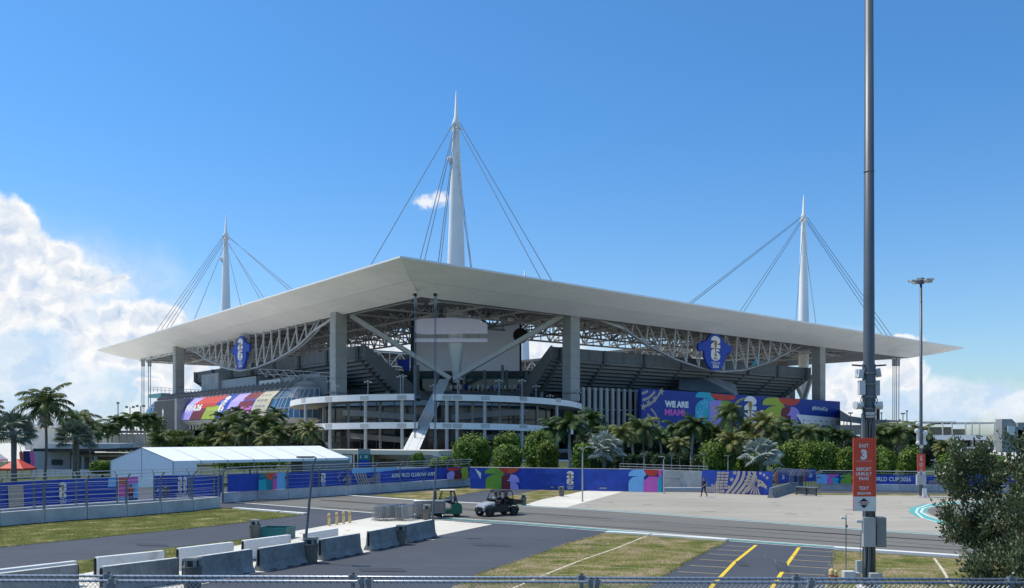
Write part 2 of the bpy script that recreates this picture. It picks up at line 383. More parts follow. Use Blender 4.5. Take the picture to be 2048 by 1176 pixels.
padm = mat('pad_concrete', (.7, .66, .58), .9, spec=.15, stops=[(.3, (.60, .56, .48)), (.7, (.74, .70, .62))], scale=.15, fine=(4, .07), streak=(-.7, .10, .05))
grassm = mat('grass', (.2, .2, .1), .95, spec=.05, scale=.55, det=10, stops=[(.30, (.075, .095, .022)), (.42, (.12, .135, .035)), (.50, (.19, .175, .065)), (.57, (.27, .215, .12)), (.68, (.33, .26, .18))], fine=(11, .55), bump=.6)
grassg = mat('green_grass', (.2, .2, .1), .95, spec=.05, scale=.5, det=10, stops=[(.33, (.075, .088, .020)), (.52, (.125, .132, .038)), (.63, (.24, .22, .09)), (.70, (.50, .45, .36))], fine=(11, .55), bump=.6)
curbm = mat('curb_white', (.72, .71, .67), .7, var=.08, scale=1)
linew = mat('line_white', (.72, .73, .70), .6, var=.12, scale=3)
linet = mat('line_teal', (.10, .42, .39), .6, var=.15, scale=2)
liney = mat('line_yellow', (.80, .56, .02), .6, var=.06, scale=3)
liney2 = mat('line_pale_yellow', (.60, .47, .22), .7, var=.15, scale=3)
sandm = mat('sand', (.62, .55, .44), .9, var=.15, scale=.6)
sheet('ground', [(-6000, -60), (6000, -60), (6000, 9000), (-6000, 9000)], 0, mat('ground_far', (.22, .22, .17), .95, var=.25, scale=.02), px=False)
sheet('stadium_plaza', [(-330, 200), (-60, 150), (90, 150), (330, 260), (330, 620), (-330, 620)], 1, mat('plaza_concrete', (.62, .60, .55), .9, var=.08, scale=.1), px=False)  # pale paving added to bounce sunlight up onto the soffit
sheet('asphalt_lot', [(-80, 3), (60, 3), (120, 74), (120, 100), (20, 105), (-60, 100), (-120, 60)], 1, asph, px=False)
tk = sheet('race_track', [(435, 1001.5), (512, 1008), (757, 1027), (860, 1035), (1024, 1045.5), (1536, 1086), (1700, 1098), (1900, 1113), (2300, 1143), (2300, 1101), (1900, 1071), (1720, 1059), (1536, 1045), (1130, 1016), (960, 1006), (860, 1002), (697, 991), (560, 999)], 3, trackm)
sheet('paved_lot', [(1130, 1016), (1240, 982.5), (1330, 984), (1545, 987), (1900, 992), (2300, 1000), (2300, 1101), (1900, 1071), (1720, 1059), (1536, 1045)], 2, lotm)
sheet('footpath', [(1045, 1011), (1080, 1000), (1170, 981), (1250, 982.5), (1130, 1016)], 4, padm)
sheet('grass_verge', [(745, 992), (945, 975), (1000, 976.5), (930, 988), (865, 1001.5)], 5, grassm)
sheet('grass_verge', [(960, 1006), (1060, 984), (1085, 979.5), (1175, 981), (1080, 1000), (1045, 1011)], 5, grassm)
sheet('grass_verge', [(-200, 1075), (0, 1054), (392, 1024), (440, 1016), (470, 1018), (612, 1029), (560, 1036), (430, 1052), (200, 1075), (0, 1095), (-200, 1118)], 5, grassg)
sheet('grass_verge', [(-100, 1150), (190, 1118), (330, 1098), (480, 1080), (545, 1071), (500, 1086), (350, 1115), (150, 1150), (-100, 1200)], 5, grassg)
sheet('concrete_pad', [(545, 1071), (570, 1066), (757, 1033), (858, 1039.5), (985, 1049), (865, 1074), (800, 1089), (715, 1109), (610, 1129), (500, 1150), (340, 1182), (0, 1260), (-200, 1300), (-100, 1200), (150, 1150), (350, 1115), (500, 1086)], 4, padm)
sheet('grass_verge', [(1213, 1067), (1455, 1083), (1395, 1112), (1340, 1143), (1240, 1215), (1000, 1330), (600, 1330), (960, 1148), (1060, 1115), (1140, 1086)], 5, grassm)
sheet('grass_verge', [(1668, 1102), (1900, 1117), (2400, 1150), (2900, 1500), (1500, 1500), (1655, 1160)], 5, grassm)
sheet('grass_verge', [(1560, 986), (2300, 992), (2300, 998), (1900, 991.5), (1640, 990)], 5, grassm)
sheet('planting_ground', [(-140, 105), (-60, 96), (40, 98), (140, 96), (170, 170), (60, 190), (-120, 190)], 2, mat('planting_green', (.05, .07, .025), .95, var=.3, scale=.4), px=False)
for i, pts in enumerate(([(1213, 1066.5), (1300, 1071.5)], [(1304, 1072), (1454, 1082.5)], [(1669, 1098.5), (2000, 1121)], [(470, 1018), (560, 1025)], [(564, 1025.5), (612, 1029.5)])):
    a, b = gp(*pts[0]), gp(*pts[1]); d = (b-a).normalized(); nn = Vector((-d.y, d.x, 0))
    q = [a-nn*.25, b-nn*.25, b+nn*.25, a+nn*.25]
    tag(MB().prism([(p.x, p.y) for p in q], 0, .13).build('kerb', curbm), None, None, None, SD)
mb = MB()
for dx, m, w in ((0, linew, .22), (2.2, linet, .30), (4.6, linew, .14)):
    gstrip(mb, [(x, y+dx) for x, y in ((860, 1034), (1024, 1044), (1280, 1063.5), (1536, 1084), (1700, 1095.5), (1900, 1110), (2300, 1139))], w, 5, m)
    gstrip(mb, [(x, y-dx*.55) for x, y in ((1010, 1011), (1130, 1017), (1300, 1028), (1536, 1046), (1720, 1060), (1900, 1072), (2300, 1101))], w*.8, 5, m)
gstrip(mb, [(448, 1003), (512, 1008), (757, 1027), (800, 1030)], .28, 5, linew)
gstrip(mb, [(693, 990.5), (770, 996), (860, 1002), (1010, 1009)], .55, 6, curbm)
tag(mb.build('track_markings'), None, None, None, SD)
# teal run-off curve on the right
mb = MB(); cv = [(2000, 1004), (1915, 1005.5), (1862, 1010), (1838, 1017), (1834, 1025), (1848, 1035), (1885, 1046), (1960, 1058), (2050, 1070)]
gstrip(mb, cv, [.7, .9, 1.2, 1.25, 1.1, .8, .6, .5, .4], 6, linet)
gstrip(mb, [(x-2.2*(1 if i < 6 else .4), y+(-1.6 if i < 3 else (0 if i < 5 else 2.2))) for i, (x, y) in enumerate(cv)], .16, 7, linew)
gstrip(mb, [(x+8*(1 if 1 < i < 6 else .6), y+(1.8 if i < 3 else (0 if i < 5 else -2.6))) for i, (x, y) in enumerate(cv)], .18, 7, linew)
tag(mb.build('runoff_marking'), None, None, None, SD)
sheet('runoff_asphalt', [(1995, 1006), (1920, 1008), (1874, 1013), (1856, 1019), (1854, 1025), (1872, 1034), (1908, 1043), (1970, 1054), (2250, 1080), (2250, 1005)], 4, trackm)
# parking bays
mb = MB()
gstrip(mb, [(1512, 1090.5), (1470, 1124), (1428, 1168), (1395, 1210)], .17, 3, liney)
gstrip(mb, [(1598, 1095.5), (1575, 1128), (1549, 1168), (1520, 1220)], .17, 3, liney)
for x0, y0, x1 in ((1453, 1091.5, 1502), (1436, 1099.5, 1492), (1418, 1108, 1480), (1399, 1119, 1467), (1379, 1131, 1453), (1357, 1143.5, 1437), (1330, 1162, 1420)):
    gstrip(mb, [(x0, y0), (x1, y0+(x1-x0)*.06)], .07, 3, liney2)
for x0, y0, x1 in ((1596, 1100, 1668), (1590, 1109.5, 1664), (1584, 1120, 1661), (1576, 1132, 1659), (1568, 1146, 1650), (1556, 1162, 1650)):
    gstrip(mb, [(x0, y0), (x1, y0+(x1-x0)*.06)], .07, 3, liney2)
tag(mb.build('parking_markings'), None, None, None, SD)
mb = MB()
for pts in ([(1300, 1070), (1230, 1098), (1160, 1122), (1090, 1150), (1020, 1180)], [(1868, 1117), (1885, 1140), (1905, 1175)]):
    gstrip(mb, pts, .12, 6, sandm)
for pts in ([(1140, 1091), (1270, 1099), (1400, 1108)], [(1085, 1112), (1190, 1116)], [(1030, 1126), (1180, 1133), (1300, 1139)], [(1690, 1136), (1900, 1140)], [(1000, 1148), (1250, 1152)]):
    gstrip(mb, pts, .05, 6, sandm)
tag(mb.build('faded_lines'), None, None, None, SD)
# tyre marks, patches and stains
rnd = random.Random(4); tyre = mat('tyre_rubber_mark', (.165, .164, .158), .8, var=.15, scale=2); patch = mat('asphalt_patch', (.050, .056, .070), .9, var=.1, scale=1); stain = mat('oil_stain', (.25, .24, .22), .8, var=.2, scale=2); crk = mat('surface_crack', (.17, .16, .15), .9)
mb = MB()
for k in range(6):
    t0, t1 = rnd.uniform(.15, .85), rnd.uniform(.2, .8); off = rnd.uniform(-.03, .03)
    pts = []
    for i in range(9): f = i/8; x = 640+f*1400; yt = 996+(x-700)*.0635; yb = 1024+(x-700)*.0735; pts.append((x, yt+(yb-yt)*(t0+(t1-t0)*f+off*math.sin(f*6))))
    gstrip(mb, pts, .22, 6, tyre)
tag(mb.build('tyre_marks'), None, None, None, SD)
mb = MB()
for x, y, w, h in ((1250, 1040, 60, 3), (640, 1080, 50, 2.5), (980, 1090, 70, 3), (760, 1140, 90, 4), (300, 1090, 60, 3), (1560, 1135, 26, 10), (1480, 1128, 20, 5)):
    a, b, c_, d_ = gp(x-w/2, y-h), gp(x+w/2, y-h+1), gp(x+w/2+9, y+h), gp(x-w/2+9, y+h-1); mb.add([(p.x, p.y, .0225) for p in (d_, c_, b, a)], [(0, 1, 2, 3)], patch if y > 1060 else tyre)
for k in range(26):
    p = gp(rnd.uniform(1150, 1900), rnd.uniform(1000, 1030)); r_ = rnd.uniform(.15, .6); mb.add([(p.x+r_*rnd.uniform(.6, 1.2)*math.cos(i*PI/5), p.y+r_*rnd.uniform(.6, 1.2)*math.sin(i*PI/5), .0105) for i in range(10)], [tuple(range(10))], stain)
for k in range(14):
    p = gp(rnd.uniform(590, 900), rnd.uniform(1052, 1085)); r_ = rnd.uniform(.1, .35); mb.add([(p.x+r_*rnd.uniform(.6, 1.2)*math.cos(i*PI/5), p.y+r_*rnd.uniform(.6, 1.2)*math.sin(i*PI/5), .0185) for i in range(10)], [tuple(range(10))], mat('pad_stain', (.42, .39, .33), .9))
for k in range(16):
    p = gp(rnd.uniform(600, 1900), rnd.uniform(1000, 1150)); pts = [p.copy()]; a_ = rnd.uniform(0, 6.28)
    for i in range(9): a_ += rnd.uniform(-.6, .6); pts.append(pts[-1]+Vector((math.cos(a_), math.sin(a_), 0))*rnd.uniform(.3, .8))
    for i in range(9):
        d = (pts[i+1]-pts[i]).normalized(); n_ = Vector((-d.y, d.x, 0))*.018; mb.add([(q_.x, q_.y, .0265) for q_ in (pts[i]-n_, pts[i+1]-n_, pts[i+1]+n_, pts[i]+n_)], [(0, 1, 2, 3)], tyre)
tag(mb.build('ground_stains'), None, None, None, SD)
def inside(x, y, P):
    c = False; j = len(P)-1
    for i in range(len(P)):
        if (P[i][1] > y) != (P[j][1] > y) and x < (P[j][0]-P[i][0])*(y-P[i][1])/(P[j][1]-P[i][1])+P[i][0]: c = not c
        j = i
    return c
def tufts(name, pts, n, s0, s1, seed, mats):
    rnd = random.Random(seed); P = [gp(*p) for p in pts]; P = [(p.x, p.y) for p in P]; x0, x1 = min(p[0] for p in P), max(p[0] for p in P); y0, y1 = min(p[1] for p in P), max(p[1] for p in P); mb = MB(); k = 0
    while k < n:
        if k % 4 == 0: i = rnd.randrange(len(P)); a, b = P[i-1], P[i]; t = rnd.random(); x, y = a[0]+(b[0]-a[0])*t+rnd.gauss(0, .10), a[1]+(b[1]-a[1])*t+rnd.gauss(0, .10)
        else:
            x, y = rnd.uniform(x0, x1), rnd.uniform(y0, y1)
            if not inside(x, y, P): continue
        k += 1
        if y > 110 or abs(x) > y*.62+1 or y < 20: continue
        g_ = math.sin(x*1.1+math.sin(y*.7)*2)+math.sin(y*.9+x*.5)*.8+rnd.uniform(-1.1, 1.1); m = mats[0] if g_ > .5 else (mats[1] if g_ > -.6 else mats[2])
        for _ in range(3):
            a = rnd.uniform(0, 6.28); h = rnd.uniform(s0, s1); w = h*.35; c_, s_ = math.cos(a), math.sin(a); l = rnd.choice((-1, 1))*rnd.uniform(.8, 1.8)*h
            mb.add([(x-c_*w, y-s_*w, .02), (x+c_*w, y+s_*w, .02), (x+s_*l, y-c_*l, .02+h)], [(0, 1, 2)], m)
    o = mb.build(name); tag(o, None, None, None, 'stuff'); return o
tg = [mat('tuft_green', (.15, .19, .045), .8, var=.3, scale=2, trans=.2), mat('tuft_olive', (.26, .25, .09), .8, var=.3, scale=2, trans=.2), mat('tuft_straw', (.48, .38, .22), .8, var=.3, scale=2, trans=.2)]
tufts('grass', [(1213, 1067), (1455, 1083), (1395, 1112), (1340, 1143), (1290, 1180), (940, 1180), (960, 1148), (1060, 1115), (1140, 1086)], 13000, .015, .04, 1, tg)
tufts('grass', [(0, 1054), (392, 1024), (440, 1016), (470, 1018), (612, 1029), (560, 1036), (430, 1052), (200, 1075), (0, 1095)], 10000, .02, .05, 2, [tg[0], tg[0], tg[1]])
tufts('grass', [(1668, 1102), (1900, 1117), (2048, 1126), (2048, 1180), (1655, 1180)], 5000, .015, .04, 3, tg)
tufts('grass', [(150, 1150), (190, 1118), (330, 1098), (480, 1080), (545, 1071), (500, 1086), (350, 1115)], 3000, .02, .05, 5, [tg[0], tg[0], tg[1]])
# manholes / drain covers on the lot
mb = MB()
for x, y in ((1182, 1009), (1213, 1003), (1280, 991), (1345, 1008), (1420, 996), (1790, 1006), (1815, 1035)):
    p = gp(x, y); mb.prism([(p.x+.55*math.cos(t*PI/5), p.y+.55*math.sin(t*PI/5)) for t in range(10)], .008, .02, conc)
tag(mb.build('drain_covers'), None, None, None, SD)
# ================================================================ STADIUM
O = Vector((-4.4, 380.8, 0)); eu = Vector((.994, -.11, 0)); ev = Vector((.11, .994, 0)); q = 2**-.5
NS = {'R': (eu-ev)*q, 'L': (-eu-ev)*q, 'FR': (eu+ev)*q, 'FL': (-eu+ev)*q}
TS = {'R': (eu+ev)*q, 'L': (-eu+ev)*q, 'FR': (eu-ev)*q, 'FL': (-eu-ev)*q}
def S(sd, s, d, z): p = O+NS[sd]*d+TS[sd]*s; return Vector((p.x, p.y, z))
def inv(sd, d, px, py):
    k = (px-CX)/F; n = NS[sd]; Y = (d+O.dot(n))/(k*n.x+n.y); p = Vector((k*Y, Y, 0))-O
    return p.dot(TS[sd]), CH+(HZ-py)/F*Y
st = thing('stadium', 'huge white-roofed football stadium with cable-stayed roof and four tall masts', 'stadium', (O.x, O.y, 0), absolute=True)
def sp(name, mb, m=None, parent=None, smooth=False, label=None):
    o = mb.build(name, m, parent or st, smooth)
    if label: o['label'] = label
    return o
CO = [Vector((-23.9, 185.9, 44.1)), Vector((185.3, 356.9, 41.5)), Vector((15, 575, 44)), Vector((-193.3, 404.7, 45.3))]   # near, right, far, left tips
def lerp(a, b, t): return a+(b-a)*t
SI = []
for i, zc in enumerate((38.7, 37.4, 38.5, 39.9)):
    p = O+(Vector((CO[i].x, CO[i].y, 0))-O)*.8886; SI.append(Vector((p.x, p.y, zc)))
HO = [O+(Vector((c.x, c.y, 0))-O)*.48 for c in CO]
for h in HO: h.z = 46.2
roof = MB(); edge = MB(); sof = MB()
for i in range(4):
    j = (i+1) % 4; n = 24
    for k in range(n):
        a0, a1 = lerp(CO[i], CO[j], k/n), lerp(CO[i], CO[j], (k+1)/n); b0, b1 = lerp(SI[i], SI[j], k/n), lerp(SI[i], SI[j], (k+1)/n)
        ins = lambda p: p+(O-Vector((p.x, p.y, 0))).normalized()*2.2-Vector((0, 0, .75))
        m0, m1_ = lerp(a0, b0, .5)-Vector((0, 0, .5)), lerp(a1, b1, .5)-Vector((0, 0, .5))
        dn = Vector((0, 0, -.42))
        sof.quad(a0+dn, a1+dn, m1_, m0); sof.quad(m0, m1_, b1, b0)
        edge.quad(a0, a1, a1+dn, a0+dn)
        h0, h1 = lerp(HO[i], HO[j], k/n), lerp(HO[i], HO[j], (k+1)/n)
        i0, i1 = b0.copy(), b1.copy(); i0.z = lerp(a0, h0, .25).z+.2; i1.z = lerp(a1, h1, .25).z+.2
        roof.quad(a0, a1, h1, h0)
        roof.quad(h0, h1, h1-Vector((0, 0, 1.2)), h0-Vector((0, 0, 1.2)))
        roof.quad(b0, b1, h1-Vector((0, 0, 1.2)), h0-Vector((0, 0, 1.2)))
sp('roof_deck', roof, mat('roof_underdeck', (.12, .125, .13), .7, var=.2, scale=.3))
so = sp('soffit', sof, roofw); sp('roof_edge', edge, roofe, so)
# soffit seams
mb = MB()
for i, j in ((0, 1), (0, 3)):
    for t in (.25, .5, .75):
        pass
mb.tube([CO[0]+Vector((0, .3, -.35)), lerp(CO[0], SI[0], .5)-Vector((0, 0, .56)), SI[0]-Vector((0, 0, .06))], .035, 4, conc)
for i, j in ((0, 1), (0, 3)):
    mb.tube([lerp(CO[i], SI[i], .5)-Vector((0, 0, .55)), lerp(lerp(CO[i], SI[i], .5), lerp(CO[j], SI[j], .5), .45)-Vector((0, 0, .55))], .02, 4, conc)
sp('seam', mb, concd, so)
# columns
colm = mat('column_concrete', (.37, .37, .35), .8, var=.1, scale=.25, fine=(1.2, .06))
def column(s_, sd, px, ptop):
    X = [v for v in ()]
for sd, s_, d_, lab in (('L', -82, 121.6, 1), ('R', -70.7, 121.6, 2), ('L', 53.7, 121.6, 3), ('R', 53, 121.0, 4), ('FR', -75, 121, 5), ('FR', 60, 121, 6), ('FL', -75, 121, 7), ('FL', 60, 121, 8)):
    mb = MB(); n_, t_ = NS[sd], TS[sd]; w = 1.72
    z = 15.2 if lab < 3 else 0
    for k in range(5 if lab < 3 else 7):
        z1 = min(z+6.2, 41.5 if lab > 2 else 41.3); f = .5 if sd in 'LR' else .5
        pts = [O+n_*(d_+a*w)+t_*(s_+b*w) for a, b in ((-1, -1), (1, -1), (1, 1), (-1, 1))]
        mb.prism([(p.x, p.y) for p in pts], z, z1-.07, colm); z = z1
        pts = [O+n_*(d_+a*w*.985)+t_*(s_+b*w*.985) for a, b in ((-1, -1), (1, -1), (1, 1), (-1, 1))]
        mb.prism([(p.x, p.y) for p in pts], z1-.07, z1, concd)
    c = sp('column', mb)
    if sd in 'LR':
        mb = MB(); zb = 17.5
        for a, b in ((1.15, -1), (1.15, 0), (1.15, 1), (0, -1.15)):
            p = O+n_*(d_+a*w)+t_*(s_+b*w); mb.box((p.x, p.y, zb), (.5, .5, .35), .3, grayp)
        mb.prism([((O+n_*(d_+a*w*1.06)+t_*(s_+b*w*1.06)).x, (O+n_*(d_+a*w*1.06)+t_*(s_+b*w*1.06)).y) for a, b in ((-1, -1), (1, -1), (1, 1), (-1, 1))], zb-.35, zb-.15, concd)
        sp('floodlight_ring', mb, None, c)
# masts
MP = [Vector((-16.3, 254, 0)), Vector((122, 364, 0)), Vector((7.5, 507, 0)), Vector((-130.8, 397.6, 0))]
for i, p in enumerate(MP):
    out = (p-O); out.z = 0; out.normalize(); sd_ = Vector((-out.y, out.x, 0))
    prof = [(21, .8, .9), (30, 2.0, 1.8), (37, 2.9, 2.3), (46, 2.75, 2.1), (58, 2.45, 1.95), (72, 1.95, 1.6), (84, 1.45, 1.3), (95, .95, .9)]
    if i != 0: prof = [(0, 2.6, 2.2)]+prof[2:]
    if i == 1: prof = [(14, .9, .9), (24, 2.2, 1.8)]+prof[2:]
    mb = MB(); n = 20; prev = None
    for z, a, b in prof:
        ring = []
        for k in range(n):
            t = 2*PI*k/n; c_, s_ = math.cos(t), math.sin(t); e_ = .72
            ring.append(p+sd_*a*math.copysign(abs(c_)**e_, c_)+out*b*math.copysign(abs(s_)**e_, s_)+Vector((0, 0, z)))
        if prev: mb.loft(prev, ring, closed=True)
        prev = ring
    mb.add(prev, [tuple(range(n))])
    m_ = sp('mast', mb, pylon_m, None, True)
    mb = MB(); tip = {0: 106, 1: 106, 2: 101.8, 3: 106}[i]
    mb.tube([p+Vector((0, 0, 95)), p+Vector((0, 0, 97)), p+Vector((0, 0, 98.5)), p+Vector((0, 0, tip-.3)), p+Vector((0, 0, tip))], [1.0, 1.15, .62, .16, .05], 10, pylon_m)
    mb.tube([p+Vector((0, 0, 99)), p+Vector((0, 0, tip+1))], .05, 4, grayp)
    sp('spire', mb, None, m_, True)
    mb = MB()
    for k in range(8):
        t = 2*PI*k/8; dv = Vector((math.cos(t), math.sin(t), 0)); mb.beam(p+dv*.7+Vector((0, 0, 95.6+.9*(k % 2))), p+dv*1.6+Vector((0, 0, 94.6+.9*(k % 2))), .28, .5, pylon_m)
    sp('cable_saddle', mb, None, m_)
    if i in (0, 3):
        mb = MB(); c_ = p-sd_*(-1.8 if i == 0 else -2.2)+Vector((0, 0, 85)); c_ = Vector((p.x-1.9, p.y-.6, 86))
        mb.ball(c_, (.7, .7, .9), 8, 6, white); mb.beam(c_-Vector((0, 0, 1.2)), c_+Vector((.8, .4, -1.2)), .5, .5, grayp); sp('beacon', mb, None, m_)
def roofpt(px, py, z=44.9): Y = (z-CH)*F/(HZ-py); return Vector(((px-CX)/F*Y, Y, z))
def cab(i, px, py, ztop=95.5, ext=1.05, z=44.9):
    p = MP[i]; tx, ty = CX+p.x/p.y*F, HZ-(ztop-CH)/p.y*F
    e = roofpt(tx+(px-tx)*ext, ty+(py-ty)*ext, z); dv = (e-p); dv.z = 0; dv.normalize()
    mb = MB(); mb.tube([p+dv*1.5+Vector((0, 0, ztop)), e], .105, 5); sp('stay_cable', mb, cable_m)
for i, x, y, zt in ((0, 745, 525, 96.5), (0, 841, 516, 96), (0, 850, 517, 95), (0, 877, 523, 96), (0, 881.5, 523, 94), (0, 941, 533, 84), (0, 943, 534, 88), (0, 1080, 556, 95), (0, 1102, 559, 96.5),
                    (3, 316, 657, 97), (3, 326, 654, 96), (3, 336, 651, 95), (3, 345, 648, 94), (3, 391, 633, 93), (3, 480, 605, 93), (3, 518, 594, 95), (3, 524, 591, 94), (3, 574, 577, 97), (3, 580, 575, 96.5),
                    (1, 1380, 605, 97), (1, 1385, 606, 96.5), (1, 1482, 620, 96), (1, 1489, 621, 95), (1, 1592, 637, 94), (1, 1631, 642, 90), (1, 1762, 667, 94), (1, 1772, 668, 95), (1, 1781, 669, 96.5)):
    cab(i, x, y, zt)
# tie-down cables at the three visible corners
def tie(px, yt, yb, Y, n=1, r=.09):
    mb = MB(); a, b = at(px, yt, Y), at(px-(.6 if px > 700 else .2), yb, Y-3)
    b.z = max(b.z, .2); mb.tube([a, b], r, 5, cable_m); mb.tube([a+Vector((0, 0, .3)), a-Vector((0, 0, 2.6))], r*2.4, 6, grayp); mb.box(a+Vector((0, 0, .3)), (1.0, 1.0, .5), 0, truss_m); sp('tie_down_cable', mb)
for x in (829.5, 832): tie(x, 592, 905, 203)
for x in (869.5, 872): tie(x, 592, 905, 203)
for x in (284, 288, 297, 301): tie(x, 721, 885, 380, r=.16)
for x in (1786, 1790, 1793.5, 1798): tie(x, 719, 885, 348, r=.16)
# roof trusses under the deck
def truss(p0, p1, zb, zt, n, r, m, name='roof_truss', par=None, vert=True):
    mb = MB(); a0, a1 = Vector((p0.x, p0.y, zb)), Vector((p1.x, p1.y, zb)); b0, b1 = Vector((p0.x, p0.y, zt)), Vector((p1.x, p1.y, zt))
    mb.beam(a0, a1, r*1.3, m=m); mb.beam(b0, b1, r*1.3, m=m)
    for k in range(n):
        A, B = lerp(a0, a1, k/n), lerp(a0, a1, (k+1)/n); Cc, D = lerp(b0, b1, k/n), lerp(b0, b1, (k+1)/n)
        mb.beam(A, D, r, m=m) if k % 2 == 0 else mb.beam(Cc, B, r, m=m)
        if vert: mb.beam(A, Cc, r*.8, m=m)
    return sp(name, mb, None, par)
for sd in NS:
    near = sd in 'LR'
    for d in (66, 83, 101, 119):
        L = d*.97; truss(S(sd, -L, d, 0), S(sd, L, d, 0), 38.9 if d < 119 else 39.2, 45.4 if d < 70 else 43.3, 30 if near else 22, .46 if d < 70 else .42, truss_m)
    for s_ in range(-112, 113, 14):
        d1 = max(66, abs(s_)+1)
        if d1 < 117: truss(S(sd, s_, d1, 0), S(sd, s_, 119.5, 0), 39.3, 43.0, 7, .36, truss_m)
# smile trusses with their V hangers
for sd, pts, top in (('R', [(-55, 39.5), (-49, 37), (-39, 32.8), (-26.5, 29.2), (-15, 27.2), (-4.4, 26.3), (8, 27.3), (23, 31), (34, 35), (43, 38.3)], 38.6),
                     ('L', [(-70, 39.2), (-66, 36.2), (-56, 32.7), (-47, 30.8), (-38, 29.3), (-24, 27.9), (-9, 27.6), (4, 29.3), (14, 31.6), (24, 33.8), (34, 37), (46, 39.4)], 39.2)):
    def zat(s_):
        for (a, za), (b, zb) in zip(pts, pts[1:]):
            if a <= s_ <= b: return za+(zb-za)*(s_-a)/(b-a)
        return top
    mb = MB(); mb.tube([S(sd, s_, 121, z) for s_, z in pts], .42, 8, galv)
    mb.tube([S(sd, s_, 119.6, z+.3) for s_, z in pts], .25, 6, truss_m)
    if sd == 'R': mb.tube([S(sd, -49, 121, 37), S(sd, -60, 121, 38.9)], .4, 8, truss_m)
    if sd == 'L': mb.tube([S(sd, -66, 121, 36.2), S(sd, -80, 121, 39)], .4, 8, truss_m)
    o = sp('curved_tube_truss', mb, None, None, True)
    s_ = pts[0][0]+9
    while s_ < pts[-1][0]-4:
        z = zat(s_); mb = MB(); mb.tube([S(sd, s_, 121, z), S(sd, s_+1.1, 121, 39.3)], .3, 6, truss_m)
        if z < 36.5: mb.tube([S(sd, s_, 121, z), S(sd, s_-3.2, 119.6, 39.3)], .22, 6, truss_m)
        sp('hanger', mb, None, o); s_ += 6.2
# V braces from the near mast foot and the tilted anchor leg
mb = MB(); foot = at(904, 757, 251)
mb.beam(foot+Vector((-.6, 0, 0)), at(701, 631, 242), 1.5, 1.2, mat('brace_white', (.70, .70, .67), .5, var=.06)); sp('brace', mb)
mb = MB(); mb.beam(foot+Vector((.6, 0, 0)), at(1127, 631, 242), 1.6, 1.2, MATS['brace_white']); sp('brace', mb)
mb = MB(); a, b = at(878, 764, 246), at(897, 764, 246); c, d = at(804, 905, 191), at(836, 905, 191); th = Vector((0, 2.6, 1.0))
mb.add([a, b, d, c, a+th, b+th, d+Vector((0, 3.6, 1)), c+Vector((0, 3.6, 1))], [(0, 3, 2, 1), (4, 5, 6, 7), (0, 1, 5, 4), (3, 7, 6, 2), (0, 4, 7, 3), (1, 2, 6, 5)], white); 
for u in (.2, .8): mb.tube([lerp(a, b, u)+Vector((0, -.1, -.05)), lerp(c, d, u)+Vector((0, -.1, -.05))], .05, 4, grayp)
sp('anchor_leg', mb)
# seating decks
for sd, s0, s1 in (('R', -72.6, 55.3), ('L', -86, 52), ('FR', -70, 70), ('FL', -70, 70)):
    e0, e1 = 9, -9
    dk = lambda s_, d: S(sd, s_+(8 if s_ < 0 else -8)*(116-d)/18*.5, d, 0)
    def P(s_, d, z): v = dk(s_, d); v.z = z; return v
    mb = MB()  # parapet wall with panel joints
    zt, zb = 30.6, 27.3
    k = 18
    for i in range(k):
        a, b = s0+(s1-s0)*i/k, s0+(s1-s0)*(i+1)/k
        for dd, m in ((116, concd if sd in ('FR', 'FL') else mat('parapet_grey', (.14, .155, .16), .8, var=.15)),):
            mb.quad(P(a+.06, dd, zb), P(b-.06, dd, zb), P(b-.06, dd, zt), P(a+.06, dd, zt), m)
        mb.quad(P(a, 115.7, zb), P(b, 115.7, zb), P(b, 115.7, zt), P(a, 115.7, zt), concd)
    mb.quad(P(s0, 116, zt), P(s1, 116, zt), P(s1, 114, zt), P(s0, 114, zt), concl)
    mb.quad(P(s0, 116, zb), P(s1, 116, zb), P(s1, 115, zb), P(s0, 115, zb), concd)
    sp('parapet', mb)
    mb = MB(); n = 15
    for i in range(n):   # stepped underside
        d0 = 115.6-i*1.35; d1 = d0-1.35; z0 = zb-i*.98; z1 = z0-.98
        mb.quad(P(s0, d0, z0), P(s1, d0, z0), P(s1, d0, z1+.25), P(s0, d0, z1+.25), mat('step_riser', (.17, .185, .19), .7, var=.15))
        mb.quad(P(s0, d0, z1+.25), P(s1, d0, z1+.25), P(s1, d1, z1), P(s0, d1, z1), concd)
    for i in range(26):   # seat rows on top
        d0 = 114-i*1.35; z0 = 29.5-i*.9 if i else 29.5
        mb.quad(P(s0, d0, z0+.9), P(s1, d0, z0+.9), P(s1, d0, z0), P(s0, d0, z0), seat_m); mb.quad(P(s0, d0, z0), P(s1, d0, z0), P(s1, d0-1.35, z0), P(s0, d0-1.35, z0), seat_m)
    sp('seating_deck', mb)
    for s_ in ((s0, s1)):   # end walls
        sg = .5 if s_ < 0 else -.5; mb = MB()
        L_ = [P(s_, 116, zt+.3), P(s_, 116, zb-.3), P(s_, 95.6, 12), P(s_, 82, 10), P(s_, 82, 12)]
        n_ = TS[sd]*(-.7 if s_ < 0 else .7)
        mb.add(L_+[v+n_ for v in L_], [(0, 1, 2, 3, 4), (9, 8, 7, 6, 5)]+[(i, (i+1) % 5, 5+(i+1) % 5, 5+i) for i in range(5)], mat('end_wall_grey', (.20, .21, .21), .8, var=.12)); sp('end_wall', mb)
    if sd in 'LR':
        k = 7
        for i in range(k+1):
            s_ = s0+3+(s1-s0-6)*i/k; mb = MB(); gm = MATS['parapet_grey']
            mb.beam(P(s_, 116.2, zb+1), P(s_, 98, 13.2), .9, 1.5, gm); mb.beam(P(s_, 116.4, zt), P(s_, 116.4, zb-.8), .7, .7, gm)
            mb.beam(P(s_, 105, 18.5), P(s_, 105, 6), .8, .8, colm)
            sp('raking_beam', mb)
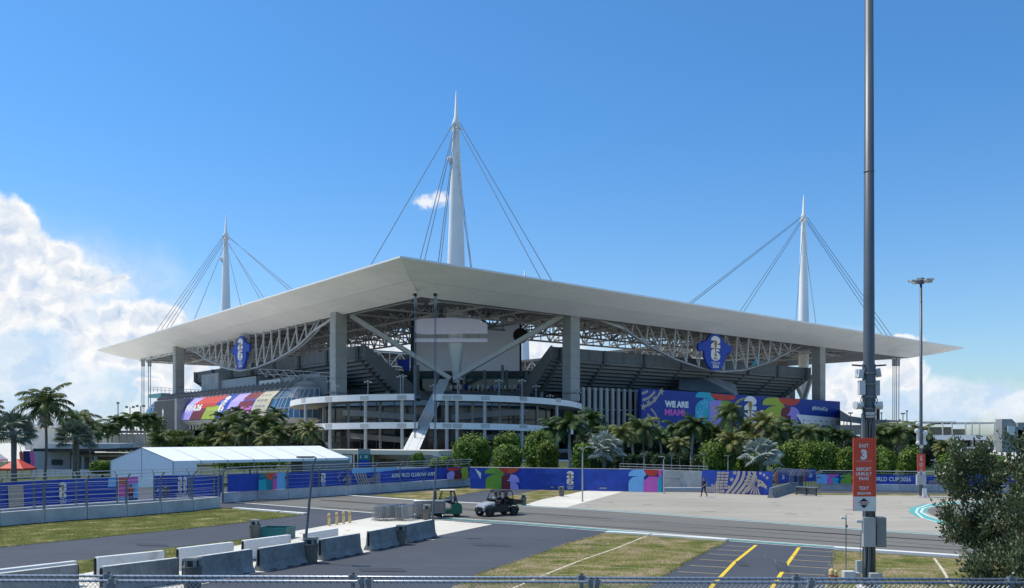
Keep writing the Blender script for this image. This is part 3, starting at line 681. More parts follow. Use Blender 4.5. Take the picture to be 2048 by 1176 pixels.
# concourse building below the decks
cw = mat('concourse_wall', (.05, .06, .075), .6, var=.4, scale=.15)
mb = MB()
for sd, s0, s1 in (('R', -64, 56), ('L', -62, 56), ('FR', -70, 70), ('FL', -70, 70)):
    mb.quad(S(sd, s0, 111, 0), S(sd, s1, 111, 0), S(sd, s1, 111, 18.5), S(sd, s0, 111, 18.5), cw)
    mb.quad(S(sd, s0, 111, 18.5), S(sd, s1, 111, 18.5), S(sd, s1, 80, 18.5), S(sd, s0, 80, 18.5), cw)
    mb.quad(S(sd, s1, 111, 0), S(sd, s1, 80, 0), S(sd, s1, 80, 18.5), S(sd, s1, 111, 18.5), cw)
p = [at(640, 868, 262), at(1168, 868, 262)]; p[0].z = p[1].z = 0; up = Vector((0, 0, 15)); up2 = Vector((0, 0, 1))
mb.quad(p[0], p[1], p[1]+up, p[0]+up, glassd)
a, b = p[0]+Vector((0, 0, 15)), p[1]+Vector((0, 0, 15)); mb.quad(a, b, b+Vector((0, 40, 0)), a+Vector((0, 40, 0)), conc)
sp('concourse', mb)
mb = MB()
for i in range(16):
    x = 655+i*33; w_ = [white, grayp, glassb, concd][i*7 % 4]
    a = at(x, 868, 261.6); a.z = 0
    if i % 3 != 1: mb.box((a.x, a.y, 11.5), (2.6, .2, 3+i % 3), 0, concd if i % 2 else grayp)
for x in range(660, 1160, 24):
    a = at(x, 868, 259); mb.tube([(a.x, a.y, 0), (a.x, a.y, 15)], .35, 6, colm)
sp('inner_columns', mb)
# upper concourse bands behind the ramp
mb = MB(); Yb = 272
def band(x0, x1, y0, y1, m, Y=Yb, th=.6):
    a, b = at(x0, y1, Y), at(x1, y0, Y); mb.box(((a.x+b.x)/2, Y+th/2, (a.z+b.z)/2), (abs(b.x-a.x), th, abs(b.z-a.z)), 0, m)
band(738, 1100, 742, 752, concd); band(742, 1098, 752.2, 757, mat('teal_band', (.01, .10, .12), .5), Yb+.2); band(740, 1100, 757.2, 800, glassd, Yb+1)
band(795, 1172, 782, 800, concd, 262, 1); band(640, 735, 778, 802, concd, 262, 1)
for x in (750, 792, 872, 925, 1010, 1092, 833, 966, 1050): band(x, x+6, 740, 800, conc, Yb-1.5, 1.2)
band(826, 838, 730, 800, conc, 268, 1.2); band(1002, 1008, 730, 792, conc, 268, 1.2)
for i, x in enumerate(range(900, 1090, 9)):
    band(x, x+4+i % 3, 771-(i*5 % 4), 778, [white, grayp, C['sky'], C['blue'], cream, concl][i*5 % 6], 266, .8)
for i, x in enumerate(range(650, 830, 12)):
    band(x, x+5, 774, 780, [grayp, teal, concl, white][i*3 % 4], 266, .8)
sp('upper_concourse', mb)
# scoreboard with its hanging strips
scb = mat('scoreboard_grey', (.82, .86, .95), .6, var=.04, emit=(.48, .55, .68, .05))  # faint emission added to lift the board's shaded tone
mb = MB(); Yb = 276
def bandf(mb, x0, x1, y0, y1, Y, th, m):
    a, b = at(x0, y1, Y), at(x1, y0, Y); mb.box(((a.x+b.x)/2, Y+th/2, (a.z+b.z)/2), (abs(b.x-a.x), th, abs(b.z-a.z)), 0, m)
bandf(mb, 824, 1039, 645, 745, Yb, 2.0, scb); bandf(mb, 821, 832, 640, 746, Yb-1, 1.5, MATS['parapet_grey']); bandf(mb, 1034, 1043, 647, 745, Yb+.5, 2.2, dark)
c = at(1041, 672, Yb+1.5); mb.tube([c-Vector((0, 1.6, 0)), c+Vector((0, 1, 0))], 2.4, 16, dark)
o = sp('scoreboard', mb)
mb = MB(); Yp = 250.2; pl_ = mat('board_panel_lilac', (.70, .73, .86), .6, var=.03, emit=(.55, .60, .80, .10))  # panels also glow a little, added to brighten them under the roof
pts = [(830, 637), (900, 635.5), (930, 637), (944, 635), (961, 633.5), (962, 644), (972, 645.5), (975, 650), (975, 667), (930, 667), (880, 668), (850, 669), (835, 667), (830, 664)]
A = [at(x, y, Yp) for x, y in pts]; B = [v+Vector((0, .5, 0)) for v in A]; n = len(A)
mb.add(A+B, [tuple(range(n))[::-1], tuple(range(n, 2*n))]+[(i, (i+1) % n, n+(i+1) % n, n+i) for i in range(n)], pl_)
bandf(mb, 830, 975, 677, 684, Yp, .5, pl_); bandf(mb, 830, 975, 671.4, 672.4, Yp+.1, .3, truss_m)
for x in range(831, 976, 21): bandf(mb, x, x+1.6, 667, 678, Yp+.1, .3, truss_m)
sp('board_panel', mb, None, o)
mb = MB()
for x in (830, 870, 905, 942, 975, 1005, 1038): bandf(mb, x, x+2.5, 745, 760, Yb, .8, conc)
for x0, x1 in ((833, 846), (872, 858), (945, 958), (1004, 990)): mb.beam(at(x0, 746, Yb), at(x1, 758, Yb), .6, m=conc)
sp('support_frame', mb, None, o)
# spiral ramps
RC = Vector((-20.8, 245, 0)); RX = 40.4; RY = 40
def ramp(ztop, a0, a1, drop, wd=9, h=1.5, r=1, tilt=0, pm=None):
    mb = MB(); n = 48; O_, I_ = [], []
    for k in range(n+1):
        a = math.radians(a0+(a1-a0)*k/n); z = ztop-drop*(1-math.cos(a))+tilt*math.sin(a)
        O_.append((RC.x+RX*r*math.sin(a), RC.y-RY*r*math.cos(a), z)); I_.append((RC.x+(RX*r-wd)*math.sin(a), RC.y-(RY*r-wd)*math.cos(a), z))
    off = lambda L, dz: [(x, y, z+dz) for x, y, z in L]
    pb = mat('ramp_parapet', (.84, .84, .82), .6, var=.05, scale=.3, fine=(.8, .03)); us = mat('ramp_underside', (.30, .29, .25), .8, var=.1)
    pb = pm or pb
    mb.loft(O_, off(O_, -h), pb); mb.loft(off(O_, -h), off(I_, -h+.3), us); mb.loft(off(O_, -.9), off(I_, -.9), conc)
    In = [(RC.x+(RX*r-.35)*math.sin(math.radians(a0+(a1-a0)*k/n)), RC.y-(RY*r-.35)*math.cos(math.radians(a0+(a1-a0)*k/n)), O_[k][2]) for k in range(n+1)]
    mb.loft(O_, In, pb); mb.loft(In, off(In, -.9), pb); mb.loft(I_, off(I_, -h), MATS['parapet_grey'])
    sp('spiral_ramp', mb)
ramp(15.5, -112, -3, 1.0); ramp(15.4, 3, 100, 1.4)
ramp(8.8, -75, -2, .9); ramp(8.7, 2, 66, 2.2)
ig = mat('inner_ramp_shade_grey', (.30, .31, .32), .8, var=.1)  # parapet colour darkened, the inner ramps' shade is put into it
ramp(10.6, -95, -8, .6, 4, 1.5, .66, -2.4, ig); ramp(10.4, 12, 95, .6, 4, 1.5, .66, 2.8, ig); ramp(4.6, -70, -10, .5, 4, 1.4, .64, -2.2, ig); ramp(4.4, 25, 80, .5, 4, 1.4, .64, 2.5, ig)
mb = MB(); n = 40; A = [(RC.x+34*math.sin(PI*(k/n-.5)), RC.y+2-16*math.cos(PI*(k/n-.5)), 0) for k in range(n+1)]; B = [(x, y, 14.6) for x, y, z in A]; mb.loft(A, B, glassd)
for k in range(0, n+1, 2): mb.beam(Vector(A[k])+Vector((0, -.15, 0)), Vector(B[k])+Vector((0, -.15, 0)), .25, m=concd)
for z_ in (4.8, 9.6): mb.loft([(x, y-.12, z_) for x, y, z in A], [(x, y-.12, z_+.5) for x, y, z in A], concd)
mb.add([(x, y, 14.9) for x, y, z in A], [tuple(range(n+1))], conc); mb.loft([(x, y-.1, 13.6) for x, y, z in A], [(x, y-.1, 14.95) for x, y, z in A], conc); sp('podium_drum', mb)
def ringpt(px, r=.985):
    lo = (px-CX)/F
    best = min((abs((RC.x+RX*r*math.sin(a))/(RC.y-RY*r*math.cos(a))-lo), a) for a in [math.radians(x/4) for x in range(-400, 400)])[1]
    return Vector((RC.x+RX*r*math.sin(best), RC.y-RY*r*math.cos(best), 0)), best
for px in (611, 660, 731.6, 804, 893, 914, 970, 1044, 1113):
    p_, a = ringpt(px); mb = MB(); mb.tube([p_, p_+Vector((0, 0, 14))], .40, 8, mat('ramp_column_pale', (.44, .44, .42), .7, var=.08))
    for zz in (14.7, 8.05):
        if zz < 9 and not 640 < px < 1080: continue
        mb.box(p_+Vector((math.sin(a)*.55, -math.cos(a)*.55, zz-.1)), (2.2, .25, 1.0), a, concl)
    sp('ramp_column', mb, None, None)
for px in (626, 697, 760, 872, 945, 1000, 1075):
    p_, a = ringpt(px, .78); mb = MB(); mb.tube([p_, p_+Vector((0, 0, 14))], .35, 6, colm); sp('ramp_column', mb)
# L side: bulging glass concourse with fins, banner and dark block
prof = [(118.5, 22.3), (124.5, 20.6), (126.6, 19.3), (129.2, 16.5), (130.6, 13.5), (131, 10.6), (129, 9.2), (126, 8.5), (122, 0)]
s0, s1 = -60, 66
fm = mat('fin_grey', (.22, .235, .25), .5, var=.15)
mb = MB(); n = 34
for i in range(n):
    a, b = s0+(s1-s0)*i/n, s0+(s1-s0)*(i+1)/n
    for j in range(len(prof)-1):
        m = [conc, fm, glassb, glassb, glassb, conc, concd, glassd][j]
        ea = 0; mb.quad(S('L', a, prof[j][0], prof[j][1]), S('L', b, prof[j][0], prof[j][1]), S('L', b, prof[j+1][0], prof[j+1][1]), S('L', a, prof[j+1][0], prof[j+1][1]), m)
    for j in range(1, 5):
        mb.beam(S('L', a, prof[j][0]+.12, prof[j][1]), S('L', a, prof[j+1][0]+.12, prof[j+1][1]), .22 if j > 1 else .5, .22, fm)
    mb.beam(S('L', a, 124.4, 21.6), S('L', a, 127.2, 19.6), .35, 1.0, fm)
for j in (2, 3, 4, 5): mb.beam(S('L', s0, prof[j][0]+.1, prof[j][1]), S('L', s1, prof[j][0]+.1, prof[j][1]), .16, .16, concl)
fac = sp('glass_facade', mb, None, None)
for se, sg, n in ((s0, -1, 12), (s1, 1, 12)):   # rounded ends
    mb = MB(); piv = 116
    for i in range(n):
        for j in range(len(prof)-1):
            def R_(k, jj):
                a = PI/2*k/n*(1 if sg > 0 else 1); rr = prof[jj][0]-piv; v = S('L', se+sg*rr*math.sin(a)*(1.0 if sg > 0 else .75), piv+rr*math.cos(a), prof[jj][1]); return v
            mb.quad(R_(i, j), R_(i+1, j), R_(i+1, j+1), R_(i, j+1), [conc, fm, glassb, glassb, glassb, conc, concd, glassd][j] if sg < 0 else [conc, concl, glassb, glassb, grayp, grayp, grayp, grayp][j])
            if 1 < j < 5: mb.beam(R_(i, j), R_(i, j+1), .16, .16, concl)
        for j in (2, 3, 4, 5): mb.beam(R_(i, j), R_(i+1, j), .16, .16, concl)
    sp('facade_end', mb, None, fac)
mb = MB()
for i in range(24):
    a = s0+(82)*i/24
    mb.box(S('L', a, 128.8, 8.9), (.25, .6, 2.6), math.atan2(TS['L'].y, TS['L'].x), concl); mb.box(S('L', a+1.7, 128.2, 7.9), (2.0, .6, 1.3), math.atan2(TS['L'].y, TS['L'].x), dark)
sp('louvre_band', mb, None, fac)
mb = MB(); ra = math.atan2(TS['L'].y, TS['L'].x)
c = S('L', 34.5, 129.5, 9.2); mb.box(c, (27, 6, 18.6), ra, mat('dark_cladding', (.045, .048, .052), .7, var=.12))
c = S('L', 21.2, 129.8, 9.4); mb.box(c, (2.4, 6.4, 18.8), ra, fm)
blk = sp('dark_block', mb)
for k in range(7):
    pts = [S('L', 27+4.5*math.sin(t/8)*(.5+k*.09)-1.5, 132.62, 8+k*.9+3*math.cos(t/8)*(.5)) for t in range(0, 13)]
fnb = lambda u, v, off=0: S('L', 48-27*u, 132.5+off, 0+18.4*v)
pn = Panel(fnb, 27/18.4); pn.two('white', .52, .62, .09, .22); pn.six('white', .52, .40, .09, .21, 'black'); pn.text('white', '2026', .565, .32, .045, .03, align='c')
pn.ribbon('white', arc(.93, .05, .18, 60, 150, 10), .012); pn.ribbon('white', arc(.93, .05, .25, 70, 150, 10), .012); pn.ribbon('white', arc(.93, .05, .32, 75, 150, 10), .012)
pn.build('white_print', blk)
# terrace boxes, rails and equipment above the glass concourse
def lbox(name, x0, x1, y0, y1, d, th, m, m2=None):
    sa, za = inv('L', d, x0, y1); sb, zb = inv('L', d, x1, y0); mb = MB(); c = S('L', (sa+sb)/2, d-th/2, (za+zb)/2); zz = inv('L', d, x0, y0)[1]
    mb.box(c, (abs(sb-sa), th, abs(zb-za)), ra, m); return sp(name, mb)
lbox('plant_room', 403, 437, 745, 788, 119.5, 9, conc); lbox('plant_room', 438, 512, 752, 785, 118.5, 8, grayp)
lbox('plant_room', 518, 560, 757, 782, 122, 5, concl); lbox('plant_room', 562, 590, 752, 780, 121, 6, conc); lbox('plant_room', 592, 640, 746, 786, 119, 6, grayp); lbox('plant_room', 612, 655, 752, 792, 120, 5, concd)
lbox('teal_kiosk', 298, 322, 786, 796, 121, 4, mat('pale_teal', (.12, .34, .34), .6))
def rail(x0, x1, y0, y1, d, n, name='railing', yb0=None):
    mb = MB(); s_a, z_a = inv('L', d, x0, y0); s_b, z_b = inv('L', d, x1, y1); hh = 2.0 if yb0 is None else yb0
    for dz in (0, -hh/2): mb.beam(S('L', s_a, d, z_a+dz), S('L', s_b, d, z_b+dz), .16, m=grayp)
    for k in range(n+1):
        t = k/n; mb.beam(S('L', s_a+(s_b-s_a)*t, d, z_a+(z_b-z_a)*t), S('L', s_a+(s_b-s_a)*t, d, z_a+(z_b-z_a)*t-hh), .14, m=grayp)
        if name == 'truss_rail' and k < n: mb.beam(S('L', s_a+(s_b-s_a)*t, d, z_a+(z_b-z_a)*t), S('L', s_a+(s_b-s_a)*(t+1/n), d, z_a+(z_b-z_a)*t-hh), .13, m=concl)
    sp(name, mb)
rail(300, 400, 774, 780, 122, 12); rail(518, 600, 738, 742, 122, 5, 'truss_rail', 3); rail(600, 660, 742, 746, 120, 8)
# right side: grey upright fins and the flood-light canopy box above the mural
mb = MB(); rr_ = math.atan2(TS['R'].y, TS['R'].x)
for i in range(10):
    s_, z_ = inv('R', 123, 1166+i*11.8, 776); mb.box(S('R', s_, 123, 9.6), (1.15, .5, 19), rr_+.25, conc)
for z_ in (18.6, 13, 7.5): mb.beam(S('R', inv('R', 122.4, 1160, 776)[0], 122.4, z_), S('R', inv('R', 122.4, 1285, 776)[0], 122.4, z_), .3, m=grayp)
s_a, s_b = inv('R', 122, 1160, 776)[0], inv('R', 122, 1285, 776)[0]
mb.quad(S('R', s_a, 121.5, 0), S('R', s_b, 121.5, 0), S('R', s_b, 121.5, 18.9), S('R', s_a, 121.5, 18.9), glassd)
sp('upright_fins', mb)
mb = MB(); gl = mat('canopy_glass', (.10, .15, .18), .25, var=.15)
q4 = lambda *p: [S('R', *inv('R', d, x, y)[:1], d, inv('R', d, x, y)[1]) for x, y, d in p]
A = q4((1357, 778, 120), (1360, 757, 116), (1402, 756, 119), (1460, 783, 124.5), (1475, 790, 125)); B = q4((1357, 780, 126), (1370, 778, 126), (1420, 778, 126), (1456, 790, 126), (1476, 792, 126))
mb.add(q4((1357, 780, 125), (1359, 757, 114), (1404, 755, 114), (1470, 788, 125)), [(0, 1, 2, 3)], gl); mb.add(q4((1404, 755, 114), (1436, 757, 114), (1472, 770, 120), (1476, 792, 125), (1462, 790, 125)), [(0, 1, 2, 3, 4)], conc)
mb.add(q4((1357, 780, 125), (1476, 793, 125), (1476, 780, 114), (1357, 772, 114)), [(0, 1, 2, 3)], concd)
sp('glass_canopy', mb)
# triangular prop by the right column
mb = MB(); a = at(1608, 800, 338)
mb.beam(a, at(1624, 750, 336), 1.4, m=truss_m); mb.beam(a+Vector((-.5, 0, 0)), at(1594, 775, 338), 1.0, m=truss_m); mb.beam(at(1583, 850, 345), at(1583, 775, 345), 2.2, m=colm); sp('brace', mb)
mb = MB(); mb.add([at(1596, 702, 352), at(1625, 700, 350), at(1621, 760, 352), at(1609, 802, 353), at(1605, 802, 353), at(1592, 775, 352)], [(0, 1, 2, 3, 4, 5)], MATS['brace_white']); 
# ================================================================ HANGING LOGO SIGNS
def oval_sign(sd, s_, zc, rx, rz, lab, words=True):
    d0 = 123.2; root = thing('hanging_logo_sign', lab, 'sign', S(sd, s_, d0, zc), absolute=True, group='oval logo signs hung under the stadium roof')
    pts = []
    sh = [(0, 1), (.45, .9), (.75, .62), (.92, .50), (1.12, .55), (1.2, .42), (1.55, .42), (1.58, .1), (1.48, -.02), (1.05, 0), (.98, -.35), (.7, -.75), (.35, -.97), (0, -1)]
    sh = sh+[(-x, y) for x, y in sh[::-1][1:-1]]
    sg = 1 if sd == 'R' else -1
    A = [S(sd, s_+x*rx*sg, d0, zc+y*rz) for x, y in sh]; B = [v-NS[sd]*.8 for v in A]; n = len(A)
    mb = MB(); mb.add(A+B, [tuple(range(n))[::-1], tuple(range(n, 2*n))]+[(i, (i+1) % n, n+(i+1) % n, n+i) for i in range(n)], C['blue']); mb.build('board', None, root)
    H = rz*2*.86; asp = 1.0
    fn = lambda u, v, off=0: S(sd, s_+sg*(u-.5)*rx*1.5, d0+off+.02, zc-H/2+H*v)
    pn = Panel(fn, rx*1.5/H); pn.logo(pn.a/2-.23, 0, .46, 1.0); pn.build('logo_print', root)
    mb = MB()
    for x in (-.4, .4): mb.tube([S(sd, s_+x*rx, d0-.4, zc+rz*.85), S(sd, s_+x*rx, d0-.4, 38.8 if rz > 4 else 38)], .12, 5, dark)
    mb.build('hanger', None, root)
oval_sign('R', -9.5, 32.3, 5.4, 5.9, 'blue oval World Cup sign hanging from the roof above the long We Are Miami mural')
oval_sign('L', -15, 33.3, 4.9, 5.6, 'blue oval World Cup sign hanging over the curved glass concourse on the left')
# small blue pennant seen behind the scoreboard, bright flag near the right truss
a, b, c_, d_ = at(795, 717, 330), at(818, 720, 330), at(819, 752, 330), at(810, 752, 330)
mb = MB(); P_ = [at(x, y, 330) for x, y in ((794, 718), (806, 720), (819, 716), (819, 752), (809, 752), (806, 735), (796, 730))]; Q_ = [v+Vector((0, .3, 0)) for v in P_]
mb.add(P_+Q_, [tuple(range(7)), tuple(range(13, 6, -1))]+[(i, 7+i, 7+(i+1) % 7, (i+1) % 7) for i in range(7)]); tag(mb.build('blue_banner', C['blue']), 'blue banner hanging just left of the grey scoreboard inside the stadium', 'banner')
mb = MB(); P_ = [S('R', s, 117.5, z) for s, z in (inv('R', 117.5, x, y) for x, y in ((1503, 730), (1514, 712), (1519, 710), (1520, 728), (1512, 733)))]
mb.add(P_+[v-NS['R']*.2 for v in P_], [(4, 3, 2, 1, 0), (5, 6, 7, 8, 9)]+[(i, (i+1) % 5, 5+(i+1) % 5, 5+i) for i in range(5)]); tag(mb.build('flag', C['aqua']), 'small aqua flag on the upper deck right of the oval sign', 'flag')
# ================================================================ MURALS ON THE STADIUM
def twosix(pn, x, w, cols, y0=0, h=1.0):
    """segmented giant 26 artwork, cols = six colours"""
    a, b, c_, d_, e, f = cols; X = lambda t: x+w*t; Yy = lambda t: y0+h*t
    pn.poly(a, [(X(0), Yy(.72)), (X(.0), Yy(.78))]+[(X(.25+.25*math.cos(t)), Yy(.80+.2*math.sin(t))) for t in [PI*(1-.5*i/6) for i in range(7)]]+[(X(.55), Yy(1)), (X(.55), Yy(.62)), (X(.30), Yy(.72))])
    pn.poly(a, [(X(.02), Yy(0))]+[(X(.32-.30*math.cos(t)), Yy(.35+.35*math.sin(t))) for t in [.5*PI*i/8 for i in range(9)]]+[(X(.60), Yy(.72)), (X(.55), Yy(0))])
    pn.poly(b, [(X(.42), Yy(1))]+[(X(.71-.29*math.cos(t)), Yy(1-.26*math.sin(t))) for t in [PI*i/14 for i in range(15)]])
    pn.poly(c_, [(X(.48), Yy(0)), (X(.48), Yy(.48))]+[(X(.62-.14*math.cos(t)), Yy(.48+.22*math.sin(t))) for t in [.5*PI*i/6 for i in range(7)]]+[(X(.76), Yy(.70)), (X(.76), Yy(0))])
    pn.poly(d_, [(X(.74), Yy(0)), (X(.74), Yy(.38)), (X(.62), Yy(.40))]+[(X(.62+.12*math.sin(t)*1.0), Yy(.40+.30*(1-math.cos(t)))) for t in [.5*PI*i/5 for i in range(1, 6)]]+[(X(.80+.20*math.sin(t)), Yy(.35+.35*math.cos(t))) for t in [.5*PI*i/8 for i in range(9)]]+[(X(1), Yy(.33)), (X(.86), Yy(.32))]+[(X(.86+.12*math.sin(t)), Yy(.32*math.cos(t))) for t in [.5*PI*i/6 for i in range(1, 7)]])
# the big blue mural on the right
cor = [inv('R', 127, *p) for p in ((1283, 777), (1283, 872), (1680, 803), (1680, 872))]
sa, sb = cor[0][0], cor[2][0]; zA, zB = cor[0][1], cor[2][1]; z0 = 4.5
fnm = lambda u, v, off=0: S('R', sa+(sb-sa)*u, 127+off, z0+((zA+(zB-zA)*u)-z0)*v)
Lm = sb-sa; Hm = zA-z0; asp = Lm/Hm
mur = thing('stadium_mural', 'long blue building wrap reading We Are Miami with a bright World Cup 26 pattern', 'banner', S('R', (sa+sb)/2, 127, 0), absolute=True)
mb = MB(); A = [fnm(u, v, .0) for u, v in ((0, 0), (1, 0), (1, 1), (0, 1))]; B = [v-NS['R']*1.2 for v in A]
mb.add(A+B, [(0, 1, 2, 3), (7, 6, 5, 4), (0, 4, 5, 1), (1, 5, 6, 2), (2, 6, 7, 3), (3, 7, 4, 0)], mat('mural_blue', (.010, .04, .27), .6, var=.05, scale=.3)); mb.build('wrap', None, mur)
pn = Panel(fnm, asp)
def ux(px, py=800): return (inv('R', 127, px, py)[0]-sa)/(sb-sa)*asp
def vy(px, py): z = inv('R', 127, px, py)[1]; u = ux(px)/asp; return (z-z0)/((zA+(zB-zA)*u)-z0)
g = lambda px, py: (ux(px), vy(px, py))
for k, r in enumerate((.46, .59, .72)): pn.ribbon('tan', [(x_, y_) for x_, y_ in arc(-.05, 1.36, r, -86, -28, 20) if x_ > .0 and y_ < .97], .05)
pn.ribbon('tan', arc(-.05, .10, .45, 15, 62, 10), .045); pn.ribbon('tan', arc(-.05, .10, .60, 10, 58, 10), .04)
for x, y in ((1323, 783), (1309, 798), (1297, 806), (1286, 814)): cx_, cy_ = g(x, y); pn.poly('gold' if x > 1400 else 'tan', star(cx_, cy_, .085, 80))
x_, y_ = g(1329, 814); pn.text('white', 'WE ARE', x_, y_+.01, .115, .07, sx=1.2); x_, y_ = g(1329, 828); pn.text('pink', 'MIAMI', x_, y_-.02, .12, .04, sx=1.35)
pn.poly('aqua', [g(1390, 862), g(1390, 815), g(1394, 806), g(1402, 800), g(1418, 800), g(1418, 862)])
pn.poly('aqua', [g(1390, 795), g(1392, 788), g(1397, 784), g(1420, 785), g(1424, 795), g(1410, 797), g(1400, 795)])
pn.poly('aqua', [g(1405, 800), g(1424, 794), g(1430, 800), g(1418, 806), g(1408, 806)])
for cx_, cy_ in ((1400, 826), (1409, 808), (1402, 842)):
    gx, gy = g(cx_, cy_)
    for k in range(5): pn.poly('sky', [(gx, gy), (gx+.11*math.cos(k*1.256+.3), gy+.11*math.sin(k*1.256+.3)), (gx+.11*math.cos(k*1.256+.75), gy+.11*math.sin(k*1.256+.75))])
pn.poly('purple', [g(1418, 862), g(1418, 806), g(1426, 800), g(1442, 801), g(1442, 862)])
pn.poly('green', [g(1443, 862), g(1443, 825), g(1438, 820), g(1442, 801), g(1456, 802), g(1466, 808), g(1468, 820), g(1470, 862)])
pn.poly('red', [g(1420, 787), g(1471, 791), g(1468, 798), g(1460, 801), g(1434, 800), g(1425, 795)])
a_, b_ = ux(1487.5), ux(1512); pn.logo(a_, .13, b_-a_, .86)
twosix(pn, ux(1524), ux(1599)-ux(1524), ('lime', 'red', 'maroon', 'purple', 'purple', 'purple'), vy(1560, 852), 1-vy(1560, 852)-.01)
x_, y_ = g(1623, 820); pn.text('white', '#FIFAWorldCup', x_, y_, .095, .03, sx=.72)
pn.poly('white', [g(1591, 828.5), g(1680, 836), g(1680, 866), g(1605, 866), g(1601, 845)])
for row, (y0, xs) in enumerate(((841, (1607, 1618, 1629, 1640, 1651, 1662, 1673)), (850, (1618, 1628, 1638, 1645, 1652, 1662, 1670)))):
    for i, x in enumerate(xs):
        gx, gy = g(x, y0+(x-1605)*.05)
        if i == 0 and row == 0: pn.poly('black', [(gx-.03, gy-.02), (gx+.03, gy-.02), (gx, gy+.05)])
        elif i % 3 == 0: pn.poly('grey', [(gx-.035, gy-.02), (gx+.04, gy-.02), (gx+.04, gy+.03), (gx-.035, gy+.03)])
        else: pn.poly('grey', [(gx-.045, gy-.004), (gx+.045, gy-.004), (gx+.045, gy+.014), (gx-.045, gy+.014)])
pn.build('mural_print', mur)
# curved banner on the left glass concourse
s_a, s_b = inv('L', 127, 368, 800)[0], inv('L', 127, 561, 790)[0]
pc = [(126.9, 19.0), (129.5, 16.5), (130.9, 13.5), (131.3, 11.0)]
def fnc(u, v, off=0):
    t = (1-v)*3; j = min(2, int(t)); t -= j; d = pc[j][0]+(pc[j+1][0]-pc[j][0])*t; z = pc[j][1]+(pc[j+1][1]-pc[j][1])*t
    return S('L', s_a+(s_b-s_a)*u, d+.12+off*1.2, z)
ban = thing('facade_banner', 'colourful curved banner wrapped over the glass concourse on the left of the stadium', 'banner', S('L', -20, 130, 0), absolute=True)
def cgrid(mb, x0, x1, y0, y1, m, off, slant=0):
    nx, ny = 6, 6
    for i in range(nx):
        for j in range(ny):
            p = [fnc(min(1, max(0, x0+(x1-x0)*a/nx+slant*(b/ny-.5))), y0+(y1-y0)*b/ny, off) for a, b in ((i, j), (i+1, j), (i+1, j+1), (i, j+1))]; mb.add(p, [(0, 1, 2, 3)], m)
mb = MB(); cgrid(mb, 0, 1, 0, 1, C['blue'], 0)
for x0, x1, y0, y1, c_, sl in ((.12, .26, .0, .52, 'lilac', .06), (.15, .28, .5, 1, 'lilac', .0), (.24, .50, .5, 1, 'red', .05), (.24, .38, 0, .5, 'maroon', .04), (.37, .52, 0, .55, 'lime', .03), (.62, .74, 0, 1, 'lilac', .04), (.73, .86, .45, 1, 'maroon', .03), (.72, .84, 0, .45, 'pink', .03), (.86, 1.0, 0, 1, 'cream', .02)):
    cgrid(mb, x0, x1, y0, y1, C[c_], .03+.01*(c_ != 'lilac'), sl)
mb.build('fabric', None, ban)
pn = Panel(fnc, 9.0); pn.layer = 8
pn.text('white', 'FIFA26', 1.3, .42, .22, .05, sx=1.9); pn.logo(4.75, .12, .50, .82)
for i in range(9): pn.poly('grey', [(7.95+.28*(i % 3), .80-.2*(i//3)), (8.12+.28*(i % 3), .80-.2*(i//3)), (8.12+.28*(i % 3), .86-.2*(i//3)), (7.95+.28*(i % 3), .86-.2*(i//3))])
pn.build('banner_print', ban)
